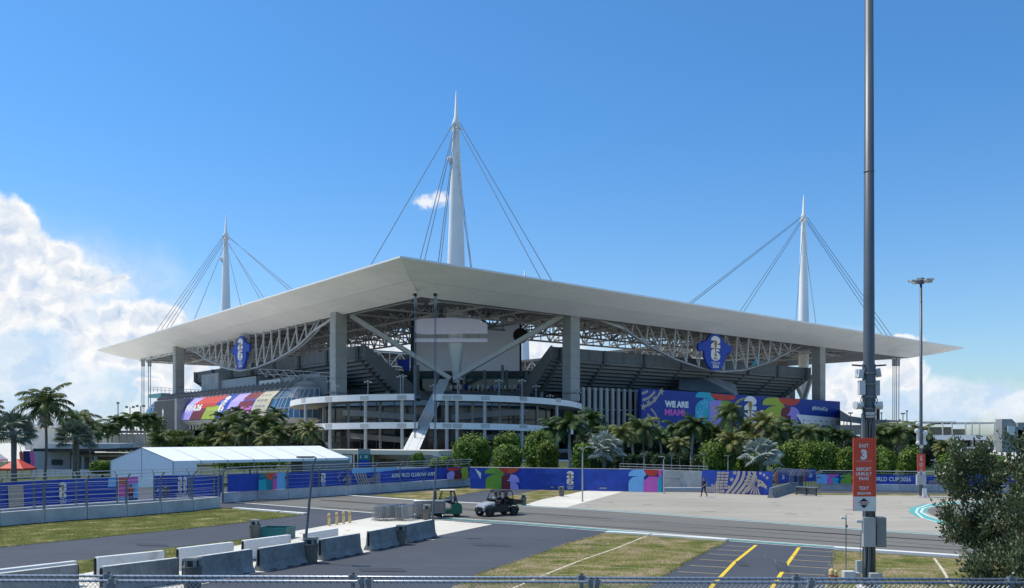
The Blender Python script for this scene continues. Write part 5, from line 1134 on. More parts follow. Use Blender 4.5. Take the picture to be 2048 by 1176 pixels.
# ================================================================ PEOPLE
skin = mat('skin', (.32, .18, .12), .6, var=.05); hairm = mat('hair_dark', (.02, .015, .012), .7)
def person(lab, loc, rz, pose, shirt, pants, H=1.75, sk=None, cap=None, hold=None):
    s = H/1.75; sk = sk or skin
    J_ = {'pelvis': (0, 0, .95), 'waist': (0, .0, 1.08), 'chest': (0, 0, 1.30), 'neck': (0, 0, 1.47), 'chin': (0, -.01, 1.55), 'head': (0, -.01, 1.65), 'crown': (0, 0, 1.73)}
    for sg, n in ((-1, 'l'), (1, 'r')):
        J_.update({n+'sh': (sg*.19, 0, 1.41), n+'el': (sg*.25, .02, 1.13), n+'wr': (sg*.26, -.06, .90), n+'ha': (sg*.26, -.09, .83), n+'hip': (sg*.10, 0, .92), n+'kn': (sg*.11, -.02, .50), n+'an': (sg*.11, .02, .08), n+'to': (sg*.12, -.17, .04)})
    if pose == 'walk': J_.update(lkn=(-.10, -.16, .52), lan=(-.10, -.22, .10), lto=(-.10, -.40, .07), rkn=(.10, .04, .50), ran=(.10, .30, .14), rto=(.10, .16, .05), lel=(-.26, .10, 1.15), lwr=(-.27, .12, .92), lha=(-.27, .12, .85), rel=(.25, -.06, 1.15), rwr=(.24, -.24, 1.0), rha=(.24, -.30, .96))
    if pose == 'sit':
        for k in list(J_):
            if k[0] not in 'lr' or k in ('lsh', 'rsh'): J_[k] = (J_[k][0], J_[k][1], J_[k][2]-.45)
        J_['pelvis'] = (0, 0, .50)
        for sg, n in ((-1, 'l'), (1, 'r')): J_.update({n+'hip': (sg*.10, -.02, .48), n+'kn': (sg*.14, -.44, .50), n+'an': (sg*.14, -.50, .10), n+'to': (sg*.14, -.68, .07), n+'el': (sg*.24, -.10, .72), n+'wr': (sg*.17, -.35, .74), n+'ha': (sg*.15, -.43, .76)})
    if pose == 'hands_front':
        for sg, n in ((-1, 'l'), (1, 'r')): J_.update({n+'el': (sg*.27, .02, 1.14), n+'wr': (sg*.12, -.22, 1.08), n+'ha': (sg*.06, -.27, 1.08)})
    E = [('pelvis', 'waist'), ('waist', 'chest'), ('chest', 'neck'), ('neck', 'chin'), ('chin', 'head'), ('head', 'crown')]
    R = dict(pelvis=(.16, .12), waist=(.145, .11), chest=(.17, .12), neck=(.06, .06), chin=(.062, .07), head=(.088, .105), crown=(.055, .06))
    for n in 'lr':
        E += [('chest', n+'sh'), (n+'sh', n+'el'), (n+'el', n+'wr'), (n+'wr', n+'ha'), ('pelvis', n+'hip'), (n+'hip', n+'kn'), (n+'kn', n+'an'), (n+'an', n+'to')]
        R.update({n+'sh': (.07, .07), n+'el': (.047, .047), n+'wr': (.030, .030), n+'ha': (.042, .022), n+'hip': (.10, .10), n+'kn': (.064, .064), n+'an': (.045, .045), n+'to': (.045, .035)})
        hv = Vector(J_[n+'ha']); wv_ = Vector(J_[n+'wr']); d = (hv-wv_).normalized(); sx = 1 if n == 'r' else -1
        side = Vector((0, 1, 0)) if abs(d.y) < .7 else Vector((1, 0, 0))
        for f in range(4):
            o = (f-1.5)*.019; L_ = (.075, .085, .08, .06)[f]
            k1, k2 = n+'f%da' % f, n+'f%db' % f; a = hv+side*o+d*.035; b = a+d*L_*.6; c = b+d*L_*.4+Vector((-sx*.015, 0, 0))
            J_[k1] = tuple(a); J_[k2] = tuple(b); J_[k2+'c'] = tuple(c); E += [(n+'ha', k1), (k1, k2), (k2, k2+'c')]; R[k1] = (.009, .009); R[k2] = (.008, .008); R[k2+'c'] = (.007, .007)
        a = hv-side*.03; b = a-side*.025+d*.03; J_[n+'ta'] = tuple(a); J_[n+'tb'] = tuple(b); E += [(n+'ha', n+'ta'), (n+'ta', n+'tb')]; R[n+'ta'] = (.011, .011); R[n+'tb'] = (.009, .009)
    J_['nose'] = tuple(Vector(J_['head'])+Vector((0, -.115, -.02))); E.append(('head', 'nose')); R['nose'] = (.014, .014)
    for sg in (-1, 1):
        J_['ear%d' % sg] = tuple(Vector(J_['head'])+Vector((sg*.09, 0, -.01))); E.append(('head', 'ear%d' % sg)); R['ear%d' % sg] = (.014, .022)
    names = list(J_); idx = {k: i for i, k in enumerate(names)}
    me = bpy.data.meshes.new('p'); me.from_pydata([tuple(Vector(J_[k])*s) for k in names], [(idx[a], idx[b]) for a, b in E], []); ob = bpy.data.objects.new('p', me); COL.objects.link(ob)
    sm = ob.modifiers.new('s', 'SKIN'); sm.use_smooth_shade = True; sub = ob.modifiers.new('u', 'SUBSURF'); sub.levels = 1
    for i, k in enumerate(names): me.skin_vertices[0].data[i].radius = tuple(x*s for x in R[k]); me.skin_vertices[0].data[i].use_root = (k == 'pelvis')
    dg = bpy.context.evaluated_depsgraph_get(); dg.update(); m2 = bpy.data.meshes.new_from_object(ob.evaluated_get(dg)); bpy.data.objects.remove(ob)
    m2.materials.clear(); shoe = dark
    for x in (sk, shirt, pants, shoe): m2.materials.append(x)
    cls = {}
    for a, b in E:
        c = 1
        if b in ('chin', 'head', 'crown', 'nose') or b.startswith('ear') or b[1:] in ('wr', 'ha', 'ta', 'tb') or b[1:2] == 'f': c = 0
        if b[1:] in ('hip', 'kn', 'an'): c = 2
        if b[1:] == 'to': c = 3
        cls[(a, b)] = c
    for p in m2.polygons:
        ct = p.center/s; best = (9, 0)
        for (a, b), c in cls.items():
            A, B = Vector(J_[a]), Vector(J_[b]); t = max(0, min(1, (ct-A).dot(B-A)/max(1e-9, (B-A).length_squared))); d = (ct-(A+(B-A)*t)).length-.5*R[b][0]
            if d < best[0]: best = (d, c)
        p.material_index = best[1]
    root = thing('person', lab, 'person', loc, rz); body = bpy.data.objects.new('body', m2); COL.objects.link(body); body.parent = root
    h = Vector(J_['head'])*s; mb = MB(); mb.ball(h+Vector((0, .025, .045))*s, (.096*s, .105*s, .085*s), 12, 8, cap or hairm)
    if cap: mb.box(h+Vector((0, -.12, .05))*s, (.13, .12, .015), 0, cap)
    mb.build('cap' if cap else 'hair', None, root, True)
    return root
hiv = mat('shirt_grey', (.30, .33, .34), .8); navy = mat('navy_cloth', (.015, .02, .05), .8); blackc = mat('black_cloth', (.012, .012, .014), .85); oran = mat('orange_shirt', (.5, .12, .05), .8); oliv = mat('olive_shirt', (.10, .10, .07), .8); whs = mat('white_shirt', (.6, .6, .58), .8); hv_g = mat('pale_green_vest', (.25, .42, .33), .8)
pw = person('person walking in black trousers with a pale green bag past the eagle banner', gp(1408, 994), math.radians(-60), 'walk', blackc, blackc, 1.88)
mb = MB(); mb.box((-.0, .17, 1.22), (.30, .16, .5), 0, hv_g); o = mb.build('backpack', None, pw, bevel=.04)
person('person in an orange shirt behind the left double fence in front of the pink panel', gp(262, 1008), math.radians(10), 'hands_front', oran, navy, 1.70)
pp_ = person('person in an olive top carrying something wide behind the left fence', gp(333, 1008), math.radians(180), 'hands_front', oliv, navy, 1.72)
# ================================================================ VEHICLES
def wheel(name, c, r, w, par, rim=dark, ax='x'):
    mb = MB(); n = 20; ring = lambda x, rr: [(c[0]+x, c[1]+rr*math.cos(2*PI*k/n), c[2]+rr*math.sin(2*PI*k/n)) for k in range(n)]
    prof = [(-w/2, r*.55), (-w/2, r*.86), (-w*.38, r*.98), (0, r), (w*.38, r*.98), (w/2, r*.86), (w/2, r*.55)]
    for (x0, r0), (x1, r1) in zip(prof, prof[1:]): mb.loft(ring(x0, r0), ring(x1, r1), black, True)
    for k in range(n): a = 2*PI*k/n; mb.box((c[0], c[1]+r*math.cos(a), c[2]+r*math.sin(a)), (w*.8, .05, .035), 0, black, M=Matrix.Rotation(a, 3, 'X'))
    t = mb.build(name, None, par); mb = MB(); mb.loft(ring(-w*.3, r*.56), ring(w*.3, r*.56), rim, True, True); mb.tube([(c[0]-w*.52, c[1], c[2]), (c[0]+w*.52, c[1], c[2])], r*.15, 8, rim)
    for k in range(5): a = 2*PI*k/5; mb.beam((c[0]+w*.33, c[1], c[2]), (c[0]+w*.33, c[1]+r*.52*math.cos(a), c[2]+r*.52*math.sin(a)), .05, m=rim)
    mb.build('rim', None, t); return t
# utility buggy; local +y is forward
UT = thing('utility_vehicle', 'white and black crew utility buggy with open cab parked on the track', 'utility buggy', gp(993, 1031), math.radians(128)); UT.scale = (.94, .94, .94)
silv = mat('buggy_white', (.33, .35, .38), .35, var=.05); blk = mat('buggy_black', (.018, .018, .02), .5)
for x in (-.66, .66):
    for y in (1.12, -1.22): wheel('wheel', (x, y, .36), .36, .28, UT)
mb = MB()
hood = lambda zs: None
def lf(sections, m, mb=mb):
    for a, b in zip(sections, sections[1:]): mb.loft(a, b, m, True)
    n = len(sections[0]); mb.add(sections[0], [tuple(range(n))[::-1]], m); mb.add(sections[-1], [tuple(range(n))], m)
sec = lambda y, w, z0, z1, c=.08: [(-w, y, z0), (-w, y, z1-c), (-w+c, y, z1), (w-c, y, z1), (w, y, z1-c), (w, y, z0)]
lf([sec(1.62, .42, .48, .78), sec(1.55, .56, .42, .90), sec(1.1, .62, .45, 1.02), sec(.62, .66, .45, 1.12)], silv)
mb.build('hood', None, UT, bevel=0)
mb = MB(); mb.box((0, -.3, .42), (1.2, 2.9, .22), 0, blk); mb.box((-.62, .1, .62), (.10, 1.5, .38), 0, blk); mb.box((.62, .1, .62), (.10, 1.5, .38), 0, blk); mb.box((0, -.25, .72), (1.25, .5, .35), 0, blk)
for x in (-.64, .64): 
    for y in (1.12, -1.22): mb.tube([(x, y+.5*math.cos(a), .38+.47*math.sin(a)) for a in [PI*k/8 for k in range(9)]], .05, 5, blk)
mb.build('chassis', None, UT)
mb = MB(); mb.box((0, 1.66, .62), (.7, .05, .20), 0, blk); mb.box((0, 1.70, .45), (.9, .12, .10), 0, blk); mb.box((0, 1.68, .36), (.30, .02, .14), 0, white); mb.build('bumper', None, UT)
for x in (-.44, .44): MB().box((x, 1.585, .74), (.22, .06, .10), .2 if x < 0 else -.2, mat('headlight_glass', (.8, .8, .75), .1)).build('headlight', None, UT, bevel=.01)
mb = MB()
for x in (-.58, .58):
    mb.tube([(x, .62, 1.05), (x*.93, .22, 1.80), (x*.93, .1, 1.88), (x*.93, -1.0, 1.90), (x*.95, -1.15, 1.8), (x, -1.25, .9)], .035, 7, blk); mb.tube([(x*.95, -.42, 1.9), (x, -.5, .8)], .035, 7, blk)
for y, z in ((.2, 1.84), (-.42, 1.90), (-1.05, 1.88), (.62, 1.08)): mb.tube([(-.55, y, z), (.55, y, z)], .03, 7, blk)
mb.build('roll_cage', None, UT, True); MB().box((0, -.42, 1.94), (1.12, 1.25, .05), 0, blk).build('roof_panel', None, UT, bevel=.02)
mb = MB(); mb.box((0, .5, 1.25), (1.0, .02, .30), 0, glassd, M=Matrix.Rotation(-.45, 3, 'X')); mb.build('windscreen', None, UT)
for y in (-.12, -.85):
    mb = MB(); mb.box((0, y, .80), (1.15, .48, .14), 0, blk); mb.box((0, y-.26, 1.08), (1.15, .12, .5), 0, blk); mb.build('seat', None, UT, bevel=.03)
mb = MB(); mb.tube([(.30+.17*math.cos(a), .22+.05*math.sin(a), 1.12+.16*math.sin(a)) for a in [2*PI*k/12 for k in range(13)]], .014, 5, blk); mb.build('steering_wheel', None, UT)
mb = MB(); mb.box((0, -1.62, .88), (1.3, .95, .05), 0, blk); mb.box((-.64, -1.62, 1.02), (.05, .95, .30), 0, blk); mb.box((.64, -1.62, 1.02), (.05, .95, .30), 0, blk); mb.box((0, -2.09, 1.02), (1.3, .05, .30), 0, blk); mb.box((0, -1.15, 1.02), (1.3, .05, .30), 0, blk); mb.build('cargo_bed', None, UT)
def seated(lab, veh, lx, ly, lz, shirt, cap=None, rz=PI, pants=navy):
    M = Matrix.Translation(veh.location)@Matrix.Rotation(veh.rotation_euler.z, 4, 'Z'); p = M@(Vector((lx, ly, lz))*veh.scale.z); person(lab, p, veh.rotation_euler.z+PI, 'sit', shirt, pants, 1.72, None, cap)
seated('person driving the buggy in a white shirt', UT, .30, -.12, .40, whs); seated('person in dark clothing seated on the front passenger side of the buggy', UT, -.30, -.12, .40, navy, blackc); seated('person in black sitting on the rear bench of the buggy', UT, -.2, -.85, .40, blackc)
# forklift; local +y is forward (to the left in the picture)
FK = thing('forklift', 'green forklift with cream cab roof carrying steel crowd barriers', 'forklift', gp(893, 1033), math.radians(100)); FK.scale = (.95, .95, .93)
fg = mat('forklift_green', (.006, .13, .075), .35, var=.06)
for x in (-.45, .45): wheel('wheel', (x, .55, .30), .30, .22, FK); wheel('wheel', (x*.9, -.75, .24), .24, .18, FK)
mb = MB(); lf([[(-.5, -1.15, .28), (-.52, -1.15, .75), (-.42, -1.10, .95), (.42, -1.10, .95), (.52, -1.15, .75), (.5, -1.15, .28)], [(-.55, -.9, .22), (-.55, -.9, .9), (-.48, -.9, 1.05), (.48, -.9, 1.05), (.55, -.9, .9), (.55, -.9, .22)], [(-.55, -.35, .22), (-.55, -.35, .85), (-.48, -.35, 1.0), (.48, -.35, 1.0), (.55, -.35, .85), (.55, -.35, .22)]], fg, mb)
mb.box((0, .1, .42), (1.05, .95, .36), 0, fg); mb.box((0, .52, .62), (1.0, .22, .5), 0, fg); mb.build('body', None, FK)
mb = MB()
for x in (-.48, .48): mb.tube([(x, .62, .8), (x*.95, .35, 2.02)], .035, 6, blk); mb.tube([(x, -.85, .95), (x*.95, -.55, 2.02)], .035, 6, blk); mb.tube([(x*.95, .4, 2.02), (x*.95, -.6, 2.02)], .035, 6, blk)
for y in (.35, -.1, -.55): mb.tube([(-.46, y, 2.02), (.46, y, 2.02)], .03, 6, blk)
mb.build('overhead_guard', None, FK); MB().box((0, -.1, 2.07), (1.08, 1.15, .05), 0, mat('cab_roof_cream', (.62, .56, .40), .6)).build('roof_panel', None, FK, bevel=.015)
mb = MB()
for x in (-.32, .32): mb.beam((x, .86, .08), (x, .86, 2.0), .09, .14, dark); mb.beam((x*.75, .93, .1), (x*.75, .93, 1.95), .06, .10, dark)
for z in (.15, 1.0, 1.95): mb.beam((-.36, .86, z), (.36, .86, z), .08, .06, dark)
mb.tube([(0, .86, .1), (0, .86, 1.8)], .04, 6, galvd); mb.build('lift_mast', None, FK)
for x in (-.25, .25): mb = MB(); mb.box((x, 1.5, .16), (.12, 1.15, .05), 0, dark); mb.box((x, .98, .42), (.12, .05, .55), 0, dark); mb.build('fork', None, FK)
mb = MB(); mb.box((0, -.38, 1.08), (.5, .48, .12), 0, blk); mb.box((0, -.62, 1.33), (.48, .10, .45), 0, blk); mb.build('seat', None, FK, bevel=.03)
MB().tube([(.0+.16*math.cos(a), .25+.08*math.sin(a), 1.18+.13*math.sin(a)) for a in [2*PI*k/12 for k in range(13)]], .014, 5, blk).build('steering_wheel', None, FK)
seated('person in a grey shirt driving the green forklift', FK, 0, -.36, .64, hiv)
# ================================================================ LIGHT POLES AND SIGNS
pole_m = mat('pole_grey', (.12, .135, .155), .45, metal=.3, var=.1, scale=1.5)
def street_light(lab, px, py, top, tpx, sgn=-1, m=None, arm=.8, grp='short street lights', r=.07):
    m = m or mat('lamp_post_blue_grey', (.13, .145, .17), .45, metal=.3); b = gp(px, py); t = at(tpx, top, b.y); h = t.z
    o = thing('street_light', lab, 'street light', b, absolute=True, group=grp)
    mb = MB(); mb.tube([b, b+Vector((0, 0, .06))], r*2.2, 10, m); mb.tube([b, lerp(b, t, .97)-Vector((0, 0, .25))], [r, r*.8], 10, m); mb.build('pole', None, o)
    e = lerp(b, t, .97)-Vector((0, 0, .27)); mb = MB(); mb.tube([e, e+Vector((-sgn*.05, 0, .12)), t+Vector((sgn*.12*0+.28*-sgn*.5, 0, -.03)), t+Vector((-sgn*.05, 0, 0))], r*.55, 8, m); mb.build('arm', None, o)
    mb = MB(); mb.box(t+Vector((sgn*arm*.42, 0, .0)), (arm, .28, .07), 0, m); mb.box(t+Vector((sgn*arm*.42, 0, -.04)), (arm*.8, .22, .02), 0, concl); mb.build('lamp_head', None, o)
    return o
street_light('leaning blue-grey street light with flat head beside the fluted bin', 607, 1127, 914, 626, -1)
street_light('blue-grey street light with flat head at the end of the jersey barriers', 863, 1074, 914, 873, -1, r=.065)
lp_g = mat('lamp_post_light_grey', (.40, .42, .41), .5, metal=.2)
street_light('light grey street light on the footpath in front of the long blue banner', 1165, 1003, 896, 1165, -1, m=lp_g, arm=.5)
street_light('light grey lamp post standing in the open gateway', 1328, 987, 913, 1327, -1, m=lp_g, arm=.5, grp='light grey lamp posts')
for px, py, tp, Y, l in ((1288, 945, 908, 112, 'lamp post among palms above the right end of the long banner'), (1343, 944, 906, 125, 'lamp post behind the ramp railing'), (1408, 955, 907, 110, 'lamp post at the left edge of the round green bush'), (1456, 955, 912, 105, 'lamp post behind the basket-weave print'), (1870, 960, 921, 100, 'small lamp post right of the East 2 pole'), (1904, 925, 888, 120, 'lamp post in front of the white terrace building')):
    b = at(px, py, Y); t = at(px, tp, Y); b.z = 0; o = thing('street_light', l, 'street light', b, absolute=True, group='light grey lamp posts')
    MB().tube([b, t], .06, 6, lp_g).build('pole', None, o); MB().box(t+Vector((-.15, 0, .03)), (.55, .25, .08), 0, lp_g).build('lamp_head', None, o)
def tall_pole(px, py, ph, r, sign_y, num, lab, antennas=1, top=None):
    b = gp(px, py); Y = b.y; o = thing('floodlight_pole', lab, 'light pole', b, absolute=True, group='tall floodlight poles'); z = lambda y: at(0, y, Y).z; k = Y/F
    mb = MB(); mb.tube([b, b+Vector((0, 0, ph*.3)), b+Vector((0, 0, ph))], [r, r*.88, r*.6], 20, pole_m); mb.tube([b+Vector((0, 0, .0)), b+Vector((0, 0, .12))], r*1.9, 16, concl); 
    for f in (.28, .62, .9): mb.tube([b+Vector((0, 0, ph*f)), b+Vector((0, 0, ph*f+.05))], r*(1-.4*f)*1.06, 20, pole_m)
    mb.build('pole', None, o, True)
    mb = MB(); c = b+Vector((0, 0, ph))
    for k_ in range(8): a = 2*PI*k_/8+.2; e = c+Vector((.85*math.cos(a), .85*math.sin(a), -.05+.1*(k_ % 2))); mb.tube([c, e], .04, 5, pole_m); mb.box(e, (.52, .42, .15), a, boxg); mb.box(e-Vector((0, 0, .09)), (.4, .34, .04), a, white)
    mb.tube([c-Vector((0, 0, .3)), c+Vector((0, 0, .25))], .3, 10, pole_m); mb.build('floodlight_head', None, o)
    return o, b, z, k
o, B1, Z, K = tall_pole(1738, 1178, 26, .245, 875, '3', 'very tall grey floodlight pole in the right foreground with telecom boxes', 1)
cab_m = mat('antenna_white', (.60, .61, .62), .5, var=.05)
def pb(name, x0, x1, y0, y1, dy, th, m, par, rot=0, tilt=0, lab=None, bev=.015):
    c = at((x0+x1)/2, (y0+y1)/2, B1.y+dy); M = Matrix.Rotation(rot, 3, 'Z')@Matrix.Rotation(tilt, 3, 'Y'); mb = MB(); mb.box(c, ((x1-x0)*K, th, (y1-y0)*K), 0, m, M=M); ob = mb.build(name, None, par, bevel=bev)
    return ob
pb('antenna', 1713, 1724, 739, 756, -.1, .25, cab_m, o, .3, .12); pb('antenna', 1752, 1761, 737, 754, -.1, .25, boxg, o, -.3, -.14)
pb('antenna', 1717, 1729, 761, 790, -.1, .22, cab_m, o); pb('antenna', 1749, 1758, 761, 791, -.1, .22, boxg, o)
for x, y, sg in ((1716, 811, -1), (1756, 811, 1)):
    mb = MB(); c = at(x, y, B1.y-.2); mb.tube([c-Vector((.14*sg, 0, 0)), c+Vector((.14*sg, -.06, 0))], [.14, .16], 14, cab_m); mb.beam(c, B1+Vector((0, 0, c.z)), .05, m=galvd); mb.build('dish', None, o)
mb = MB()
for sg in (-1, 1):
    mb.tube([at(1738+sg*8, 732, B1.y-.1), at(1738+sg*34, 730, B1.y-.1)], .035, 6, dark); mb.tube([at(1738+sg*12, 728, B1.y-.15), at(1738+sg*12, 880, B1.y-.15)], .03, 6, galvd); mb.beam(at(1738+sg*9, 780, B1.y-.1), at(1738+sg*18, 780, B1.y-.1), .05, m=dark)
    mb.tube([at(1738+sg*12, 790, B1.y-.2), at(1738+sg*17, 800, B1.y-.3), at(1738+sg*9, 822, B1.y-.35), at(1738+sg*7, 845, B1.y-.3)], .018, 5, black)
for k in range(7): mb.tube([at(1731+k*2.2, 838+k*2, B1.y-.30), at(1733+k*1.6, 880, B1.y-.31)], .014, 4, [dark, galv, black][k % 3])
for y in (748, 770, 795, 819, 830): c = at(1738, y, B1.y); mb.tube([c, c+Vector((0, 0, .06))], .29, 14, galvd)
mb.tube([at(1732, 833, B1.y-.33), at(1748, 833, B1.y-.33)], .05, 6, cab_m); mb.box(at(1740, 827, B1.y-.35), (.3, .14, .10), 0, cab_m); mb.box(at(1756, 826, B1.y-.1), (.10, .1, .5), 0, dark)
mb.build('bracket', None, o)
mb = MB(); mb.tube([at(1725, 830, B1.y-.25), at(1725, 880, B1.y-.25)], .05, 6, galv); mb.tube([at(1729, 1020, B1.y-.25), at(1729, 1170, B1.y-.25)], .03, 6, galv)
for k in range(5): mb.tube([at(1732+k*2.8, 1088, B1.y-.27), at(1731+k*3.2, 1120, B1.y-.29), at(1729+k*2.6, 1170, B1.y-.27)], .02, 5, [galvd, dark, galv][k % 3])
mb.build('conduit', None, o)
pb('cabinet', 1725, 1749, 1035, 1093, -.38, .22, boxg, o); ob = pb('cabinet', 1751, 1769, 1034, 1093, -.15, .5, mat('cabinet_mid_grey', (.24, .25, .25), .5), o, -.15)
pb('cabinet', 1712, 1723, 1121, 1146, -.3, .2, boxg, o); pb('cabinet', 1686, 1708, 1142, 1165, -.6, .3, cab_m, o); pb('cabinet', 1707, 1719, 1145, 1166, -.55, .3, boxg, o); pb('cabinet', 1738, 1762, 1146, 1168, -.5, .3, boxg, o)
mb = MB(); mb.tube([at(1722, 1060, B1.y-.3), at(1720, 1120, B1.y-.3)], .012, 4, galvd); mb.box(at(1718, 1043, B1.y-.35), (.2, .1, .1), 0, cab_m); mb.build('camera', None, o)
# thin mast left of it
t_ = thing('camera_mast', 'thin pole with a small white camera left of the East 3 sign', 'camera pole', gp(1692, 1150), absolute=True); b = gp(1692, 1150)
MB().tube([b, at(1692, 1030, b.y)], .022, 6, galvd).build('pole', None, t_); mb = MB(); mb.box(at(1687, 1036, b.y), (.26, .12, .09), 0, white); mb.box(at(1693, 1052, b.y), (.08, .08, .12), 0, dark); mb.build('camera', None, t_, bevel=.01)
def sign(x0, x1, y0, y1, ysplit, Y, num, lab, full, rz=0):
    c = at((x0+x1)/2, (y0+y1)/2, Y); k = Y/F; w, h = (x1-x0)*k, (y1-y0)*k; o = thing('pole_sign', lab, 'sign', c, rz, group='orange numbered car park signs')
    mb = MB(); mb.box((0, 0, 0), (w, .06, h), 0, C['coral']); mb.build('board', None, o, bevel=.008)
    fr = (y1-ysplit)/(y1-y0); pn = Panel(lambda u, v, off=0: Vector((-w/2+w*u, -.032-off*.2, -h/2+h*v)), w/h); a = pn.a
    pn.poly('white', [(0, 0), (a, 0), (a, fr), (0, fr)]); pn.poly('red', [(a*.885, fr), (a*.90, fr), (a*.90, 1), (a*.885, 1)])
    cx = a*.46; pn.text('white', 'EAST', cx, .872, .048, .025, align='c', sx=.86); pn.text('white', num, cx, .715, .12, .07, align='c', sx=1.0); pn.poly('white', [(a*.14, .683), (a*.80, .683), (a*.80, .687), (a*.14, .687)])
    for i, t in enumerate(('REPORT', 'UNRULY', 'FANS')): pn.text('white', t, cx, .552-.064*i, .045, .025, align='c', sx=.88)
    pn.text('white', 'TEXT', cx, .292, .044, .025, align='c', sx=.9); pn.text('white', '(305)623-6400', cx, .230, .030, .04, align='c', sx=.72)
    cy = fr*.52; pn.poly('black', [(cx-.055, cy+.03), (cx+.055, cy+.03), (cx+.03, cy+.055), (cx+.012, cy+.055), (cx+.02, cy+.07), (cx-.02, cy+.07), (cx-.012, cy+.055), (cx-.03, cy+.055)]); pn.poly('black', [(cx-.05, cy-.02), (cx+.05, cy-.02), (cx, cy-.065)])
    pn.poly('white', [(cx-.075, cy-.018), (cx+.075, cy-.018), (cx+.075, cy+.028), (cx-.075, cy+.028)]); pn.text('red', 'HARD ROCK', cx, cy+.006, .02, .04, align='c', sx=.9); pn.text('black', 'STADIUM', cx, cy-.014, .017, .04, align='c', sx=.95)
    pn.build('lettering', o); mb = MB(); mb.box((0, .12, h*.35), (.3, .2, .06), 0, galvd); mb.box((0, .12, -h*.35), (.3, .2, .06), 0, galvd); mb.build('bracket', None, o); return o
sign(1706, 1751.5, 876, 1022, 993, B1.y-.42, '3', 'orange sign reading EAST 3 report unruly fans on the foreground pole', True)
o, B2, Z, K2 = tall_pole(1842, 994, 20.6, .175, 908, '2', 'slimmer tall floodlight pole farther back, with round lamp head and red East 2 sign', 1)
mb = MB()
for x, y, s_ in ((1834, 862, 1), (1851, 866, 1), (1836, 886, .8), (1850, 886, .8), (1843, 893, .7), (1836, 848, .8)): c = at(x, y, B2.y-.3); mb.ball(c, (.26*s_, .2, .26*s_), 10, 6, cab_m); mb.beam(c, at(1842, y, B2.y), .05, m=galvd)
for x in (1836, 1849): mb.box(at(x, 872, B2.y-.2), (.2, .15, 1.0), 0, cab_m)
mb.build('antenna', None, o); mb = MB(); mb.box(at(1842, 959, B2.y-.35), (.85, .3, .95), 0, boxg); mb.box(at(1849, 985, B2.y-.4), (.3, .3, .8), 0, white); mb.build('cabinet', None, o)
sign(1834, 1851, 908, 952, 943, B2.y-.38, '2', 'small red-orange sign reading EAST 2 on the farther tall pole', False, .15)
# lamps on the ramps and around the stadium
def t_lamp(px, ytop, ybot, Y, lab, n=3, r=.11):
    a, b = at(px, ybot, Y), at(px, ytop, Y); o = thing('ramp_lamp', lab, 'floodlight', a, absolute=True, group='twin-headed lamps on the spiral ramp'); MB().tube([a, b], r, 6, grayp).build('pole', None, o)
    mb = MB(); mb.tube([b-Vector((.7, 0, 0)), b+Vector((.7, 0, 0))], .06, 5, grayp)
    for k in range(n): mb.box(b+Vector((-.7+1.4*k/(n-1), -.1, .25*(k % 2))), (.36, .34, .24), .4, concl)
    mb.build('lamp_head', None, o)
for i, (px, yt, yb, Y) in enumerate(((600, 776, 803, 232), (661, 763, 793, 216), (672, 772, 792, 222), (736, 764, 789, 207), (801, 754, 788, 204), (806, 752, 788, 206), (867, 772, 789, 205), (915, 756, 791, 205), (918, 758, 791, 207), (998, 762, 793, 210), (1044, 762, 797, 212), (1072, 773, 799, 216), (1100, 792, 803, 219), (1154, 780, 812, 232))):
    t_lamp(px, yt, yb, Y, 'pale twin floodlight standing on the upper spiral ramp, %s from the left' % ORD[i])
for i, (px, yt) in enumerate(((236, 806), (260, 814), (281, 812))): 
    a = at(px, 880, 420); b = at(px, yt, 420); a.z = 0; o = thing('distant_floodlight', 'thin distant floodlight above the left palms, %s from the left' % ORD[i], 'floodlight', a, absolute=True, group='distant floodlights'); MB().tube([a, b], .25, 5, galvd).build('pole', None, o); mb = MB(); [mb.box(b+Vector((x, 0, 0)), (1.0, 1, 1.0), 0, galvd) for x in ((-1.6, 1.6) if i else (0,))]; mb.build('lamp_head', None, o)
for i, (px, yt) in enumerate(((1688, 828), (1701, 826), (1763, 826), (1806, 827), (1814, 822), (1694, 840))):
    a = at(px, 880, 330); b = at(px, yt, 330); a.z = 0; o = thing('distant_floodlight', 'thin distant floodlight on the right skyline, %s from the left' % ORD[i], 'floodlight', a, absolute=True, group='distant floodlights'); MB().tube([a, b], .18, 5, galvd).build('pole', None, o); mb = MB(); mb.box(b, (1.6 if i % 2 else .6, .5, .5), 0, galvd); mb.build('lamp_head', None, o)
